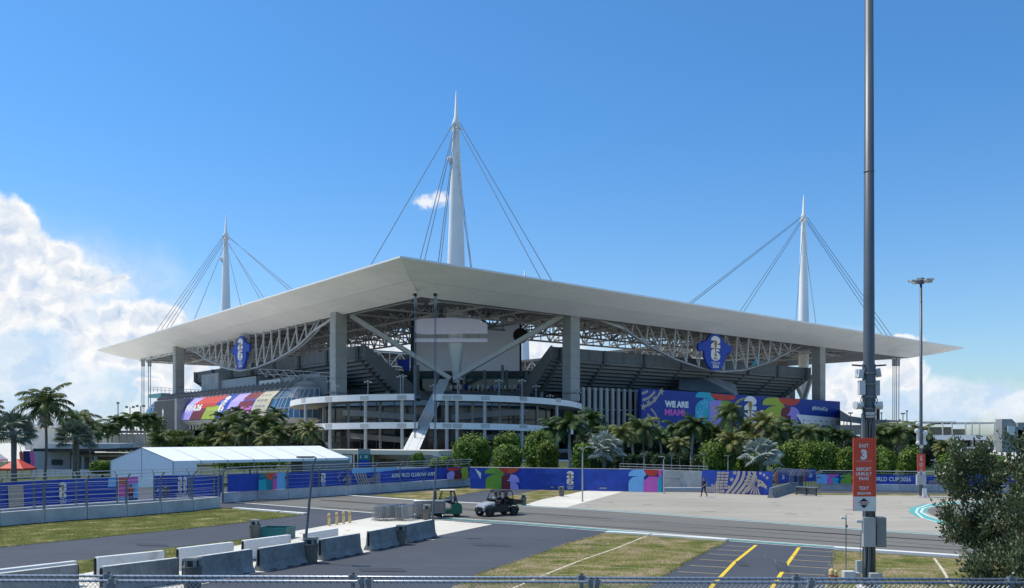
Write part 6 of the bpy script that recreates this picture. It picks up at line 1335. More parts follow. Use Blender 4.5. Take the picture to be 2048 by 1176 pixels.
# ================================================================ FOREGROUND CHAIN-LINK FENCES
cl = mat('chain_link', (.30, .33, .38), .4, metal=.5, var=.1); rl = mat('fence_rail', (.42, .46, .52), .35, metal=.5, var=.08, scale=4)
def chain(y0, y1, ys, lab, posts):
    """two-segment top rail across the view; ys = rail pixel rows at picture left and right"""
    zt = 3.7; Yl = (CH-zt)*F/(ys[0]-HZ); Yr = (CH-zt)*F/(ys[1]-HZ); a = Vector((-10.5, Yl, zt)); b = Vector((10.5, Yr, zt)); L = (b-a).length; u = (b-a)/L
    cut = sorted(posts); o = thing('chain_link_fence', lab, 'fence', (a+b)/2-Vector((0, 0, zt)), absolute=True, group='foreground chain-link fences')
    def pt(px):
        k = (px-CX)/F; t = (k*a.y-a.x)/((b.x-a.x)-k*(b.y-a.y)); return t
    mb = MB(); mb.tube([a, b], .021, 10, rl); n = int(L/.105)
    for k in range(n): p = a+u*(k*.105); mb.tube([p+u*.012+Vector((0, -.0, -.035)), p-u*.002+Vector((0, -.026, 0)), p-u*.016+Vector((0, 0, .025))], .0045, 4, dark)
    mb.build('top_rail', None, o, True); mb = MB(); H = 3.6; sp_ = .075; m = int((L+H)/sp_)
    for s_ in (1, -1):
        for k in range(m):
            x0 = k*sp_-(H if s_ > 0 else 0); x1 = x0+s_*H; z0, z1 = .08, 3.68
            pa, pb_ = (x0, z0), (x1, z1)
            t0, t1 = 0, 1; dx = x1-x0
            for lim in (0, L):
                t = (lim-x0)/dx
                if (lim == 0) == (dx > 0): t0 = max(t0, t)
                else: t1 = min(t1, t)
            if t1 <= t0: continue
            f = lambda t: a+u*(x0+dx*t)+Vector((0, .006*s_, z0+(z1-z0)*t-zt)); mb.tube([f(t0), f(t1)], .0022, 3, cl, cap=False)
    mb.build('mesh', None, o)
    for px in cut:
        p = a+(b-a)*pt(px); lean = .0; mb = MB(); mb.tube([Vector((p.x, p.y, 0)), Vector((p.x, p.y, zt+.03))], .032, 10, galvd); mb.box((p.x, p.y, zt+.0), (.11, .09, .085), 0, galvd); mb.tube([(p.x, p.y, zt+.03), (p.x, p.y, zt+.07)], [.045, .02], 10, dark)
        for s_ in (-1, 1): mb.box((p.x+s_*.055, p.y-.03, zt), (.022, .05, .07), 0, rl)
        mb.build('post', None, o)
chain(0, 0, (1150.5, 1160), 'chain-link fence with tied top rail, the farther of the two across the bottom', (217, 706, 1163, 1592, 2022))
chain(0, 0, (1160.5, 1166.5), 'chain-link fence with tied top rail, the nearer of the two across the bottom', (226, 724, 738, 1182, 1194, 1622))
# ================================================================ TENT, WALLS, BUILDINGS
r = thing('event_tent', 'long white gabled event tent behind the track fence', 'tent', (-41.5, 97.6, 0), absolute=True)
ez, rz_ = 3.0, 4.5; A0, A1 = Vector((-45.4, 98.4, 0)), Vector((-37.7, 96.8, 0)); LV = Vector((17.1, 13.2, 0)); up = lambda p, z: Vector((p.x, p.y, z)); R0 = (A0+A1)/2; B0, B1_ = A0+LV, A1+LV; R1 = R0+LV
mb = MB(); n = 7
for i in range(n):
    a, b = i/n, (i+1)/n
    for E0 in (A0, A1):
        mb.quad(up(E0+LV*a, ez), up(E0+LV*b, ez), up(R0+LV*b, rz_-.0), up(R0+LV*a, rz_))
mb.build('roof_skin', tentm, r)
for G_ in ((A0, A1, R0), (B0, B1_, R1)): mb = MB(); mb.add([up(G_[0], ez), up(G_[1], ez), up(G_[2], rz_)], [(0, 1, 2)]); mb.build('gable_panel', tentm, r)
mb = MB(); th = Vector((0, 0, -.32))
for p0, p1 in ((A0, A1), (A1, B1_), (B0, A0), (B1_, B0)): mb.quad(up(p0, ez), up(p1, ez), up(p1, ez)+th, up(p0, ez)+th)
mb.build('valance', tentm, r)
mb = MB(); mb.quad(up(A0, 0), up(A1, 0), up(A1, ez-.3), up(A0, ez-.3)); mb.quad(up(A1, 0), up(A1+LV*.12, 0), up(A1+LV*.12, ez-.3), up(A1, ez-.3)); mb.build('side_wall', tentm, r)
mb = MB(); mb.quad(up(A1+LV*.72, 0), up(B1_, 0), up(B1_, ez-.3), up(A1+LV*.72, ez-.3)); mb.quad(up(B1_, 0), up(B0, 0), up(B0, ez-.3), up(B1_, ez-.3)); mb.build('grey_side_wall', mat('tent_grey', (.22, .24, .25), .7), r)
for i in range(n+1):
    for E0 in (A0, A1): mb = MB(); mb.beam(E0+LV*(i/n), up(E0+LV*(i/n), ez), .09, m=galv); mb.beam(up(E0+LV*(i/n), ez-.02), up(R0+LV*(i/n), rz_-.04), .07, m=galv); mb.build('frame_leg', None, r)
mb = MB(); mb.tube([up(R0, rz_), up(R0, 1.0)], .05, 5, concl); mb.build('centre_pole', None, r)
# white canopy deck in front of the ramps with the SE sign
r = thing('entrance_canopy', 'long low cream canopy below the spiral ramps with slender posts', 'canopy', at(780, 900, 150), absolute=True)
mb = MB(); a, b = at(636, 899, 150), at(906, 901, 140); mb.box(((a.x+b.x)/2, (a.y+b.y)/2+3, 2.95), (b.x-a.x, 7, .75), math.atan2(b.y-a.y, b.x-a.x), cream); mb.build('roof_slab', None, r, bevel=.03)
for x in (708, 716, 746, 815, 860, 885, 905): p = at(x, 900, 146); MB().tube([(p.x, p.y, 0), (p.x, p.y, 2.6)], .12, 6, cream).build('post', None, r)
mb = MB(); mb.box(((a.x+b.x)/2, 153, 1.3), (b.x-a.x, .4, 2.6), 0, beige)
for k in range(16): mb.box((a.x+(b.x-a.x)*k/16+.4, 152.6, 1.2+.4*math.sin(k*1.9)), (1.2, .2, .5), 0, mat('brown_stone', (.20, .16, .10), .9)); 
mb.build('rear_wall', None, r)
o = thing('gate_sign', 'teal and blue block sign lettered SE under the cream canopy', 'sign', at(729, 920, 138), absolute=True)
c = at(728, 904, 138); mb = MB(); k = 138/F; mb.box(at(728.5, 903, 138), (23*k, .8, 10*k), 0, grayp); mb.box(at(728.5, 914, 138), (23*k, .8, 12.5*k), 0, teal); mb.box(at(728, 927, 138), (22*k, .8, 14*k), 0, C['blue']); mb.build('board', None, o)
pn = Panel(lambda u, v, off=0: at(717+23*u, 920-12*v, 137.55-off), 23/12.0); pn.text('white', 'SE', .98, .33, .42, .03); pn.poly('white', [(.28, .3), (.28, .75), (.55, .75), (.42, .55), (.55, .3)]); pn.build('lettering', o)
for x, l in ((696, 'small white notice board left of the SE sign'), (874, 'small white and blue notice board behind the second street light')):
    p = at(x, 918, 138); o = thing('notice_board', l, 'notice board', (p.x, p.y, 0), absolute=True); mb = MB(); mb.box((p.x, p.y, p.z), (1.3, .1, 1.2), 0, C['white']); mb.box((p.x+.1, p.y-.07, p.z-.1), (.5, .02, .4), 0, C['sky']); mb.build('board', None, o); mb = MB(); [mb.beam((p.x+s, p.y, 0), (p.x+s, p.y, p.z-.5), .08, m=grayp) for s in (-.55, .55)]; mb.build('post', None, o)
# concrete ramp wall seen through the gateway
o = thing('ramp_wall', 'weathered concrete ramp wall with a double handrail behind the open gateway', 'wall', gp(1360, 975), absolute=True)
a, b = at(1240, 937, 100), at(1416, 943, 96); mb = MB(); mb.add([(a.x, a.y, 0), (b.x, b.y, 0), tuple(b), tuple(a), (a.x, a.y+.6, 0), (b.x, b.y+.6, 0), (b.x, b.y+.6, b.z), (a.x, a.y+.6, a.z)], [(0, 1, 2, 3), (3, 2, 6, 7), (5, 4, 7, 6), (1, 5, 6, 2), (0, 3, 7, 4)], mat('weathered_concrete', (.58, .54, .47), .9, var=.25, scale=.5, fine=(3, .1)))
mb.box((a.x*.5+b.x*.5, 97.3, 1.05), (8, .1, .03), 0, concd); mb.box((a.x*.5+b.x*.5, 97.3, 2.1), (9, .1, .03), 0, concd); mb.build('wall_body', None, o)
mb = MB(); 
for dz in (.25, .55): mb.tube([a+Vector((0, .1, dz)), b+Vector((0, .1, dz))], .04, 6, conc)
for k in range(11): p = lerp(a, b, k/10)+Vector((0, .1, 0)); mb.beam(p, p+Vector((0, 0, .55)), .05, m=conc)
mb.build('handrail', None, o)
tag(MB().box(gp(1364, 979.5)+Vector((0, 0, .12)), (6.6, .5, .24), 0, curbm).build('kerb', None), None, None, None, SD)
# far left building, kiosks and tents
def bld(name, lab, cat='building'): return thing(name, lab, cat, (0, 0, 0), absolute=True)
def ab(mb, x0, x1, y0, y1, Y, th, m, rz=0): a, b = at(x0, y1, Y), at(x1, y0, Y); mb.box(((a.x+b.x)/2, Y+th/2, (a.z+b.z)/2), (abs(b.x-a.x), th, abs(b.z-a.z)), rz, m)
o = bld('low_building', 'low pale building with a dark flat overhang and one small window behind the left palms'); lgw = mat('pale_grey_wall', (.40, .40, .43), .8, var=.06)
mb = MB(); ab(mb, 62, 140, 900, 960, 135, 8, lgw); ab(mb, 140, 240, 906, 960, 142, 8, beige); mb.build('wall', None, o); mb = MB(); ab(mb, 66, 215, 897, 903, 131, 12, dark); ab(mb, 136, 250, 909, 914, 138, 10, cream); ab(mb, 90, 240, 887, 897, 138, 6, concl); mb.build('roof', None, o)
mb = MB(); ab(mb, 103, 123, 919, 930, 134.8, .3, dark); mb.build('window', None, o)
for x in (143, 163, 180, 188): mb = MB(); ab(mb, x, x+4, 912, 960, 134, .5, concl); mb.build('column', None, o)
o = bld('far_building', 'distant white flat-roofed building behind the left palms'); mb = MB(); ab(mb, 50, 110, 853, 900, 260, 30, concl); mb.build('wall', None, o); mb = MB(); ab(mb, 46, 112, 848, 854, 257, 36, white); mb.build('roof', None, o)
o = bld('far_building', 'distant grandstand with a dark roof slab between the left palm trunks'); mb = MB(); ab(mb, 195, 290, 868, 900, 300, 20, concl); mb.build('wall', None, o); mb = MB(); ab(mb, 190, 272, 861, 866, 296, 30, concd); ab(mb, 200, 290, 893, 898, 290, 10, concd); mb.build('roof', None, o)
for i, (x, y, w, h, c_, l) in enumerate(((35, 928, 48, 16, 'coral', 'orange-red pop-up canopy beside the left fence'), (-6, 912, 26, 12, 'white', 'white pop-up canopy at the left edge'))):
    Y = 118; c = at(x, y+h*.4, Y); k = Y/F; W_ = w*k/2; zt = at(x, y-h/2-3, Y).z; ze = at(x, y+h/2, Y).z; o = thing('popup_canopy', l, 'canopy', (c.x, Y, 0), absolute=True); mb = MB()
    cs = [Vector((c.x+sx*W_, Y+sy*W_, ze)) for sx, sy in ((-1, -1), (1, -1), (1, 1), (-1, 1))]; tp = Vector((c.x, Y, zt))
    for j in range(4): mb.add([cs[j], cs[(j+1) % 4], tp], [(0, 1, 2)], C[c_]); mb.quad(cs[j], cs[(j+1) % 4], cs[(j+1) % 4]-Vector((0, 0, .3)), cs[j]-Vector((0, 0, .3)), C[c_])
    mb.build('roof', None, o)
    for p in cs: MB().beam((p.x, p.y, 0), tuple(p), .07, m=galv).build('leg', None, o)
for x, c_, l in ((41, 'red', 'red feather flag left of the navy panel'), (62, 'hotpink', 'pink-red feather flag right of the navy panel')):
    o = thing('feather_flag', l, 'flag', at(x, 950, 126), absolute=True); p = at(x, 900, 125); MB().tube([(p.x, p.y, 0), (p.x, p.y, p.z+.6)], .04, 5, galv).build('pole', None, o); mb = MB(); P_ = [at(x-3, 905, 125), at(x+2, 901, 125), at(x+6, 908, 125), at(x+7, 936, 125), at(x+1, 936, 125)]; mb.add(P_+[v+Vector((0, .03, 0)) for v in P_], [(0, 1, 2, 3, 4), (9, 8, 7, 6, 5)], C['coral' if c_ == 'red' else 'hotpink']); mb.build('cloth', None, o)
mb = MB(); ab(mb, 46, 62, 902, 938, 127, .3, C['dkblue']); tag(mb.build('display_panel', None), 'navy display panel between two feather flags on the left', 'display panel')
o = thing('picket_fence', 'row of white crowd fencing panels behind the left palms', 'fence', at(120, 945, 122), absolute=True)
for i in range(12):
    mb = MB(); x0 = 66+i*11.5
    for k in range(7): p = at(x0+k*1.55, 944, 122); mb.beam((p.x, p.y, .1), (p.x, p.y, at(0, 939, 122).z), .08, .03, white)
    p0, p1 = at(x0, 941, 122), at(x0+10.6, 941, 122); mb.beam(p0, p1, .06, m=white); mb.beam(p0+Vector((0, 0, -.8)), p1+Vector((0, 0, -.8)), .06, m=white); mb.build('fence_panel', None, o)
# far right terrace building, grandstand tail and big grey sign
o = bld('terrace_building', 'white two-level terrace building with roof pergola at the far right'); mb = MB(); Yb = 200
ab(mb, 1800, 1972, 880, 896, Yb, 14, mat('terrace_grey', (.36, .36, .34), .8)); ab(mb, 1920, 1945, 882, 892, Yb-.3, .6, dark); ab(mb, 1775, 1972, 870, 880, Yb-3, 18, white); ab(mb, 1778, 1972, 900, 907, Yb-3, 18, white); ab(mb, 1790, 1972, 907, 955, Yb, 14, concd); ab(mb, 1855, 1905, 854, 871, Yb+6, 8, beige); ab(mb, 1905, 1932, 858, 871, Yb+6, 8, beige)
mb.build('wall', None, o); mb = MB(); ab(mb, 1818, 1912, 843, 846, Yb, 12, concl); ab(mb, 1912, 1994, 844.5, 847.5, Yb, 12, concl); ab(mb, 1812, 1840, 846, 850, Yb-1, 8, concl); mb.build('pergola_roof', None, o)
for x in (1831, 1857, 1885, 1904, 1931, 1944, 1959, 1989): mb = MB(); ab(mb, x, x+1.6, 846, 871, Yb-.5, .3, concl); mb.build('post', None, o)
mb = MB(); ab(mb, 1862, 1995, 894, 895.2, Yb-3.2, .15, white)
for x in range(1862, 1996, 5): ab(mb, x, x+.9, 894, 900, Yb-3.2, .15, white)
mb.build('railing', None, o)
for x in (1943, 1953, 1973, 1988): mb = MB(); ab(mb, x, x+4, 880, 896, Yb-1, .8, concl); mb.build('column', None, o)
for x in (1948, 1962, 1978): mb = MB(); ab(mb, x-4, x+8, 883, 895, Yb-.2, .3, glassd); mb.build('window', None, o)
o = thing('grey_sign_wall', 'tall grey curved sign wall with a white emblem behind the right shrub', 'sign', at(2030, 870, 150), absolute=True); mb = MB(); P_ = [at(2004, 905, 150), at(2050, 905, 150), at(2050, 862, 150), at(2034, 858, 150), at(2031, 845, 150), at(2024, 838, 150), at(2004, 838, 150)]; Q_ = [v+Vector((0, 2, 0)) for v in P_]; n = 7
mb.add(P_+Q_, [tuple(range(n)), tuple(range(2*n-1, n-1, -1))]+[(i, n+i, n+(i+1) % n, (i+1) % n) for i in range(n)], conc); ab(mb, 2036, 2100, 845, 905, 150, 2, conc); mb.build('board', None, o); mb = MB(); ab(mb, 2016, 2030, 852, 870, 149.6, .2, white); mb.build('emblem', None, o)
o = bld('grandstand', 'dark roofed distant grandstand right of the mural'); mb = MB(); mb.add([at(1680, 820, 300), at(1700, 832, 300), at(1740, 838, 300), at(1816, 842, 300), at(1816, 848, 300), at(1740, 850, 300), at(1680, 842, 300)]+[at(1680, 820, 330), at(1700, 832, 330), at(1740, 838, 330), at(1816, 842, 330), at(1816, 848, 330), at(1740, 850, 330), at(1680, 842, 330)], [tuple(range(7))]+[(i, 7+i, 7+(i+1) % 7, (i+1) % 7) for i in range(7)], concd); mb.build('roof', None, o)
mb = MB(); ab(mb, 1680, 1816, 850, 900, 305, 20, conc); mb.build('wall', None, o)
for x in (1702, 1722, 1748, 1772, 1800): mb = MB(); ab(mb, x, x+1.5, 838, 880, 299, .5, galvd); mb.build('post', None, o)
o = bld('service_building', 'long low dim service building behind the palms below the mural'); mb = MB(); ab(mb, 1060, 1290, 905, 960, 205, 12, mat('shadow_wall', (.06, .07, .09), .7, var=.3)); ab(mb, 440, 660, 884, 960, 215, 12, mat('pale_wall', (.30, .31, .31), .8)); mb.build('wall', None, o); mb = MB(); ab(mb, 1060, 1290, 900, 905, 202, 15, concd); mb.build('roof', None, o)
# small vehicles parked behind the bushes
o = thing('parked_car', 'silver parked car partly hidden behind the bushes above the long banner', 'car', at(1150, 935, 104), absolute=True); mb = MB(); c = at(1152, 935, 104); c.z = 0
pr = [(-2.2, .45), (-2.15, .85), (-1.3, .98), (-.6, 1.42), (.8, 1.45), (1.6, 1.0), (2.2, .9), (2.25, .45)]
A = [c+Vector((x, -.85, z)) for x, z in pr]; B = [c+Vector((x, .85, z)) for x, z in pr]; mb.loft(A, B, silv, True, True); mb.build('body', None, o, bevel=.08)
mb = MB(); mb.add([c+Vector((x, -.87, z)) for x, z in ((-1.1, 1.0), (-.55, 1.36), (.75, 1.38), (1.4, 1.0))], [(0, 1, 2, 3)], glassd); mb.build('window', None, o)
for x in (-1.4, 1.4):
    t = MB(); n = 16; [t.loft([c+Vector((x+.33*math.cos(2*PI*k/n), y, .33+.33*math.sin(2*PI*k/n))) for k in range(n)], [c+Vector((x+.33*math.cos(2*PI*k/n), y+.2, .33+.33*math.sin(2*PI*k/n))) for k in range(n)], black, True, True) for y in (-.9, .7)]; t.build('wheel', None, o)
# ================================================================ VEGETATION
lf_c = lambda n, c, tr=.25, var=.35, sc=1.1: mat(n, c, .55, var=var, scale=sc, spec=.35, trans=tr)
g_coco = lf_c('palm_green', (.105, .145, .04)); g_royal = lf_c('royal_palm_green', (.068, .12, .032)); g_yel = lf_c('yellow_palm_green', (.22, .23, .07)); g_sil = mat('silver_palm', (.33, .38, .33), .38, var=.4, scale=2.5, spec=.6, trans=.12); g_bush = lf_c('clipped_bush_green', (.125, .20, .022), .15, .5, 1.4)
g_dark = lf_c('dark_leaf_green', (.032, .065, .02)); g_tree = lf_c('canopy_yellow_green', (.12, .16, .02), .3, .35, .8); g_shade = lf_c('shade_leaf_green', (.016, .032, .012), .1); g_core = mat('inner_foliage', (.018, .034, .010), .9, var=.3)  # g_shade: leaf colour darkened to hold the roof's shade
trunk_m = mat('palm_trunk', (.16, .145, .12), .9, var=.25, scale=3); trunk_l = mat('royal_trunk', (.30, .30, .27), .8, var=.15, scale=2); bark = mat('bark', (.09, .07, .05), .9, var=.3, scale=4); strawm = lf_c('dry_frond', (.30, .24, .13), .2)
def frond(mb, rnd, az_, el_, L, droop, lw, ll, n, m, hang=.6, rach=None):
    d0 = Vector((math.cos(az_), math.sin(az_), 0)); pts = []; p = Vector((0, 0, 0)); e = el_
    for i in range(13): pts.append(p.copy()); p = p+(d0*math.cos(e)+Vector((0, 0, math.sin(e))))*(L/12); e -= droop/12*(.5+i/12*1.2)
    mb.tube(pts[::2], [.05, .04, .035, .03, .02, .015, .01], 4, rach or m, cap=False)
    sd_ = Vector((-math.sin(az_), math.cos(az_), 0))
    for k in range(n):
        t = .08+.92*k/n; i = min(11, int(t*12)); f = t*12-i; b = pts[i].lerp(pts[i+1], f); tg = (pts[i+1]-pts[i]).normalized(); up_ = sd_.cross(tg)
        l_ = ll*(math.sin(PI*min(1, t*.86+.12))**.6)*rnd.uniform(.85, 1.1)
        for s_ in (-1, 1):
            dr = (sd_*s_*rnd.uniform(.75, 1)+tg*rnd.uniform(.45, .8)+up_*rnd.uniform(-.1, .35)).normalized(); mid = b+dr*l_*.5+Vector((0, 0, -hang*l_*.12)); tip = b+dr*l_*.92+Vector((0, 0, -hang*l_*rnd.uniform(.35, .65)))
            w_ = tg*lw*.5; mb.add([b-w_*.6, b+w_*.6, mid+w_, mid-w_, tip], [(0, 1, 2, 3), (3, 2, 4)], m)
def palm(kind, seed, hgt, lab='x'):
    rnd = random.Random(seed); o = thing({'coco': 'coconut_palm', 'royal': 'royal_palm', 'yel': 'coconut_palm', 'date': 'date_palm'}[kind], lab, 'palm tree'); m = {'coco': g_coco, 'royal': g_royal, 'yel': g_yel, 'date': g_yel}[kind]
    bx, by = rnd.uniform(-.35, .35), rnd.uniform(-.3, .3); r0 = {'coco': .17, 'royal': .24, 'yel': .17, 'date': .28}[kind]; k_ = 12; pts = []; rs = []
    for i in range(k_+1): t = i/k_; pts.append((bx*math.sin(t*PI)*.7, by*math.sin(t*PI)*.7, hgt*t)); rs.append(r0*(1.5-.5*min(1, t*6)-.3*t)*(1+.04*(i % 2)))
    MB().tube(pts, rs, 9, trunk_l if kind == 'royal' else trunk_m).build('trunk', None, o, True)
    if kind == 'royal': MB().tube([(0, 0, hgt-.05), (0, 0, hgt+.5), (0, 0, hgt+1.1)], [.17, .19, .08], 9, mat('crownshaft', (.10, .17, .06), .5)).build('crownshaft', None, o, True); hgt += 1.0
    mb = MB(); n, L, ll = {'coco': (24, 3.9, 1.1), 'royal': (20, 3.3, 1.0), 'yel': (23, 3.3, .95), 'date': (34, 2.8, .55)}[kind]
    for i in range(n):
        t = i/n; az_ = i*2.399+rnd.uniform(-.25, .25); el_ = math.radians({'coco': 78-115*t, 'royal': 68-85*t, 'yel': 80-105*t, 'date': 80-110*t}[kind]+rnd.uniform(-8, 8))
        frond(mb, rnd, az_, el_, L*rnd.uniform(.85, 1.08), math.radians(rnd.uniform(75, 125)*(1-.25*t)), .13, ll, 42, m if not (kind in ('coco', 'yel') and i > n-3) else strawm, .9 if kind == 'coco' else .6)
    frond(mb, rnd, rnd.uniform(0, 6), 1.5, L*.55, .1, .05, .25, 18, m, .1)
    if kind in ('coco', 'yel'):
        for k in range(6): a = k*1.05; mb.ball((.25*math.cos(a), .25*math.sin(a), -.25), .12, 6, 4, trunk_m)
    mb.xf(Matrix.Translation((0, 0, hgt))); mb.build('crown', None, o); return o
def fan_palm(seed, hgt, m, nleaf=34, R=1.15):
    rnd = random.Random(seed); o = thing('silver_fan_palm', 'x', 'palm tree'); MB().tube([(0, 0, 0), (.02, 0, hgt*.5), (0, 0, hgt)], [.30, .24, .28], 10, trunk_m).build('trunk', None, o, True); mb = MB()
    for i in range(nleaf):
        t = i/nleaf; az_ = i*2.399; el_ = math.radians(82-105*t+rnd.uniform(-6, 6)); d = Vector((math.cos(az_)*math.cos(el_), math.sin(az_)*math.cos(el_), math.sin(el_))); c = d*rnd.uniform(1.1, 1.6); mb.tube([(0, 0, 0), c*.5+Vector((0, 0, .08)), c], .035, 4, g_sil, cap=False)
        sd_ = d.cross(Vector((0, 0, 1))).normalized(); nn = sd_.cross(d); ns = 15; rr = R*rnd.uniform(.85, 1.1); roll = rnd.uniform(-.5, .5); sd2 = sd_*math.cos(roll)+nn*math.sin(roll); nn2 = nn*math.cos(roll)-sd_*math.sin(roll)
        for k in range(ns):
            a0 = math.radians(-125+250*k/ns); a1 = math.radians(-125+250*(k+1)/ns); am = (a0+a1)/2; f = lambda a, q_, dz: c+(d*math.cos(a)+sd2*math.sin(a))*rr*q_+nn2*dz
            tip = f(am, 1.0, -.12)+Vector((0, 0, -.12)); mb.add([c, f(a0, .50, .02), f(am, .58, .10), tip, f(a1, .50, .02)], [(0, 1, 2), (0, 2, 4), (1, 3, 2), (2, 3, 4)], m)
    mb.xf(Matrix.Translation((0, 0, hgt))); mb.build('crown', None, o); return o
def leafball(mb, rnd, c, r, n, size, m, squ=2.2, lumps=12, jit=.13, flat=0):
    """many leaf-size faces on a lumpy clipped volume"""
    L_ = [(Vector((rnd.gauss(0, 1), rnd.gauss(0, 1), rnd.gauss(0, 1))).normalized(), rnd.uniform(-.16, .22)) for _ in range(lumps)]
    for _ in range(n):
        d = Vector((rnd.gauss(0, 1), rnd.gauss(0, 1), rnd.gauss(0, 1))).normalized(); k = (abs(d.x)**squ+abs(d.y)**squ+abs(d.z)**squ)**(-1/squ); k *= 1+sum(a*max(0, d.dot(v))**4 for v, a in L_)
        k *= rnd.uniform(1-jit*1.6, 1+jit*.6) if rnd.random() < .93 else rnd.uniform(1, 1+jit*2); p = Vector((c[0]+r[0]*d.x*k, c[1]+r[1]*d.y*k, c[2]+r[2]*d.z*k))
        nrm = (d+Vector((rnd.uniform(-.9, .9), rnd.uniform(-.9, .9), rnd.uniform(-.6, 1.0)))).normalized(); a = nrm.orthogonal().normalized(); b = nrm.cross(a); t = rnd.uniform(0, 6.28); a, b = a*math.cos(t)+b*math.sin(t), b*math.cos(t)-a*math.sin(t); s_ = size*rnd.uniform(.6, 1.25)
        mb.add([p-a*s_, p+b*s_*.5+nrm*s_*.1, p+a*s_, p-b*s_*.5+nrm*s_*.1], [(0, 1, 2, 3)], m)
def bush(lab, px, ytop, ybot, wpx, Y, m=None, n=3600, size=.16, squ=2.8, seed=1, name='clipped_bush', cat='bush', grp='clipped green bushes'):
    rnd = random.Random(seed); k = Y/F; c = at(px, (ytop+ybot)/2, Y); zt, zb = at(0, ytop, Y).z, max(.0, at(0, ybot, Y).z); rx = wpx*k/2*(.86 if px > 1500 and name == 'clipped_bush' else .95); rz_ = (zt-zb)/2; o = thing(name, lab, cat, (c.x, Y, 0), absolute=True, group=grp)
    mb = MB(); leafball(mb, rnd, (c.x, Y, (zt+zb)/2), (rx, rx, rz_), n, size, m or g_bush, squ)
    for q_ in range(5): leafball(mb, rnd, (c.x+rnd.uniform(-.6, .6)*rx, Y-rnd.uniform(.2, .7)*rx, (zt+zb)/2+rnd.uniform(.1, .75)*rz_), (rx*.35, rx*.35, rz_*.3), n//9, size, m or g_bush, 2)
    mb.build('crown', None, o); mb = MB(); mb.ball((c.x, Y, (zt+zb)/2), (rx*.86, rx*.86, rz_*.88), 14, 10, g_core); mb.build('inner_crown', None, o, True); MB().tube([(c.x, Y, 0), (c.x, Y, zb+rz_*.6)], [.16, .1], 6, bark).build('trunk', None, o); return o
for i, (px, yt, yb, w, Y, l, sq) in enumerate(((945, 875, 938, 74, 112, 'wide round clipped bush right of the cream canopy', 2.4), (1014, 866, 938, 56, 122, 'tall round bush behind the small front one, second from the left', 2.3), (1018, 893, 940, 52, 110, 'smaller bush in front of the tall round pair', 2.6), (1075, 862, 940, 54, 118, 'tall round bush left of the green royal palm', 2.2), (1095, 888, 940, 40, 104, 'narrow box-shaped yellow-green bush in front of the tall round one', 4), (1166, 890, 940, 30, 106, 'narrow clipped bush behind the light grey street light', 4), (1195, 905, 942, 60, 116, 'dark low bush under the first silver palm', 2.5),
                                          (1436, 888, 950, 58, 112, 'box-shaped bright bush right of the gateway', 4), (1500, 912, 950, 50, 114, 'low bush under the right silver palm', 2.6), (1567, 896, 948, 34, 116, 'narrow clipped bush left of the tall domed bush', 3.4), (1588, 886, 950, 58, 122, 'tall domed bush above the fence corner', 2.5), (1628, 893, 950, 54, 112, 'box-shaped bush right of the domed bush', 3.6), (1662, 894, 950, 44, 118, 'round-topped bush behind the corner fence', 2.5), (1694, 898, 950, 38, 112, 'clipped bush left of the East 3 sign', 3.4), (1762, 900, 952, 50, 118, 'rounded bush just right of the East 3 sign', 2.6), (1775, 905, 950, 30, 108, 'small grey-green bush right of the East 3 pole', 2.4), (1819, 903, 952, 42, 110, 'box-shaped bright bush left of the East 2 pole', 3.8), (1908, 906, 952, 68, 108, 'round leafy tree right of the East 2 pole', 2.2), (1975, 912, 955, 80, 112, 'wide pale bush behind the right foreground shrub', 2.4), (836, 908, 936, 26, 128, 'small rounded bush under the cream canopy', 2.3), (885, 914, 938, 40, 126, 'low pale shrub beside the cream canopy end', 2.2), (205, 922, 944, 40, 112, 'low bush left of the tent behind the fences', 3), (500, 905, 935, 120, 122, 'long hedge seen under the white tent roof', 4))):
    bush(l, px, yt, yb, w, Y, m=(g_dark if 'dark' in l else (g_tree if 'yellow-green' in l else g_bush)), squ=sq, seed=i+5, n=int(2200+30*w), size=.20)
# broad canopy tree on the left
o = thing('canopy_tree', 'broad yellow-green layered canopy tree in front of the dark left wall', 'tree', at(372, 900, 165), absolute=True); rnd = random.Random(3); mb = MB(); c0 = at(372, 885, 165)
for k in range(26):
    x, z = rnd.uniform(-1, 1), rnd.uniform(-.9, 1); 
    if abs(x)+max(0, z)*.5 > 1.15: continue
    leafball(mb, rnd, (c0.x+x*4.3, 165+rnd.uniform(-3, 2), c0.z+z*2.1*(1-.3*abs(x))), (1.5, 1.3, .55), 330, .22, g_tree if z > -.2 else g_bush, 2, 4, .25)
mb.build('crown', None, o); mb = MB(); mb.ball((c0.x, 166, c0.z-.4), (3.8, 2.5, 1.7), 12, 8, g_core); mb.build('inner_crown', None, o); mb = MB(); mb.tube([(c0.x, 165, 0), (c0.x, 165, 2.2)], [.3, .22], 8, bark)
for k in range(6): a = k*1.05; mb.tube([(c0.x, 165, 2), (c0.x+3*math.cos(a), 165+2*math.sin(a), c0.z)], [.14, .05], 5, bark)
mb.build('trunk', None, o)
PR = {('coco', 0): Proto(palm('coco', 11, 6)), ('coco', 1): Proto(palm('coco', 12, 6)), ('coco', 2): Proto(palm('coco', 15, 6)), ('royal', 0): Proto(palm('royal', 21, 6)), ('royal', 1): Proto(palm('royal', 22, 6)), ('yel', 0): Proto(palm('yel', 31, 5)), ('yel', 1): Proto(palm('yel', 33, 5)), ('date', 0): Proto(palm('date', 41, 4))}
PH = {'coco': 6, 'royal': 7, 'yel': 5, 'date': 4}
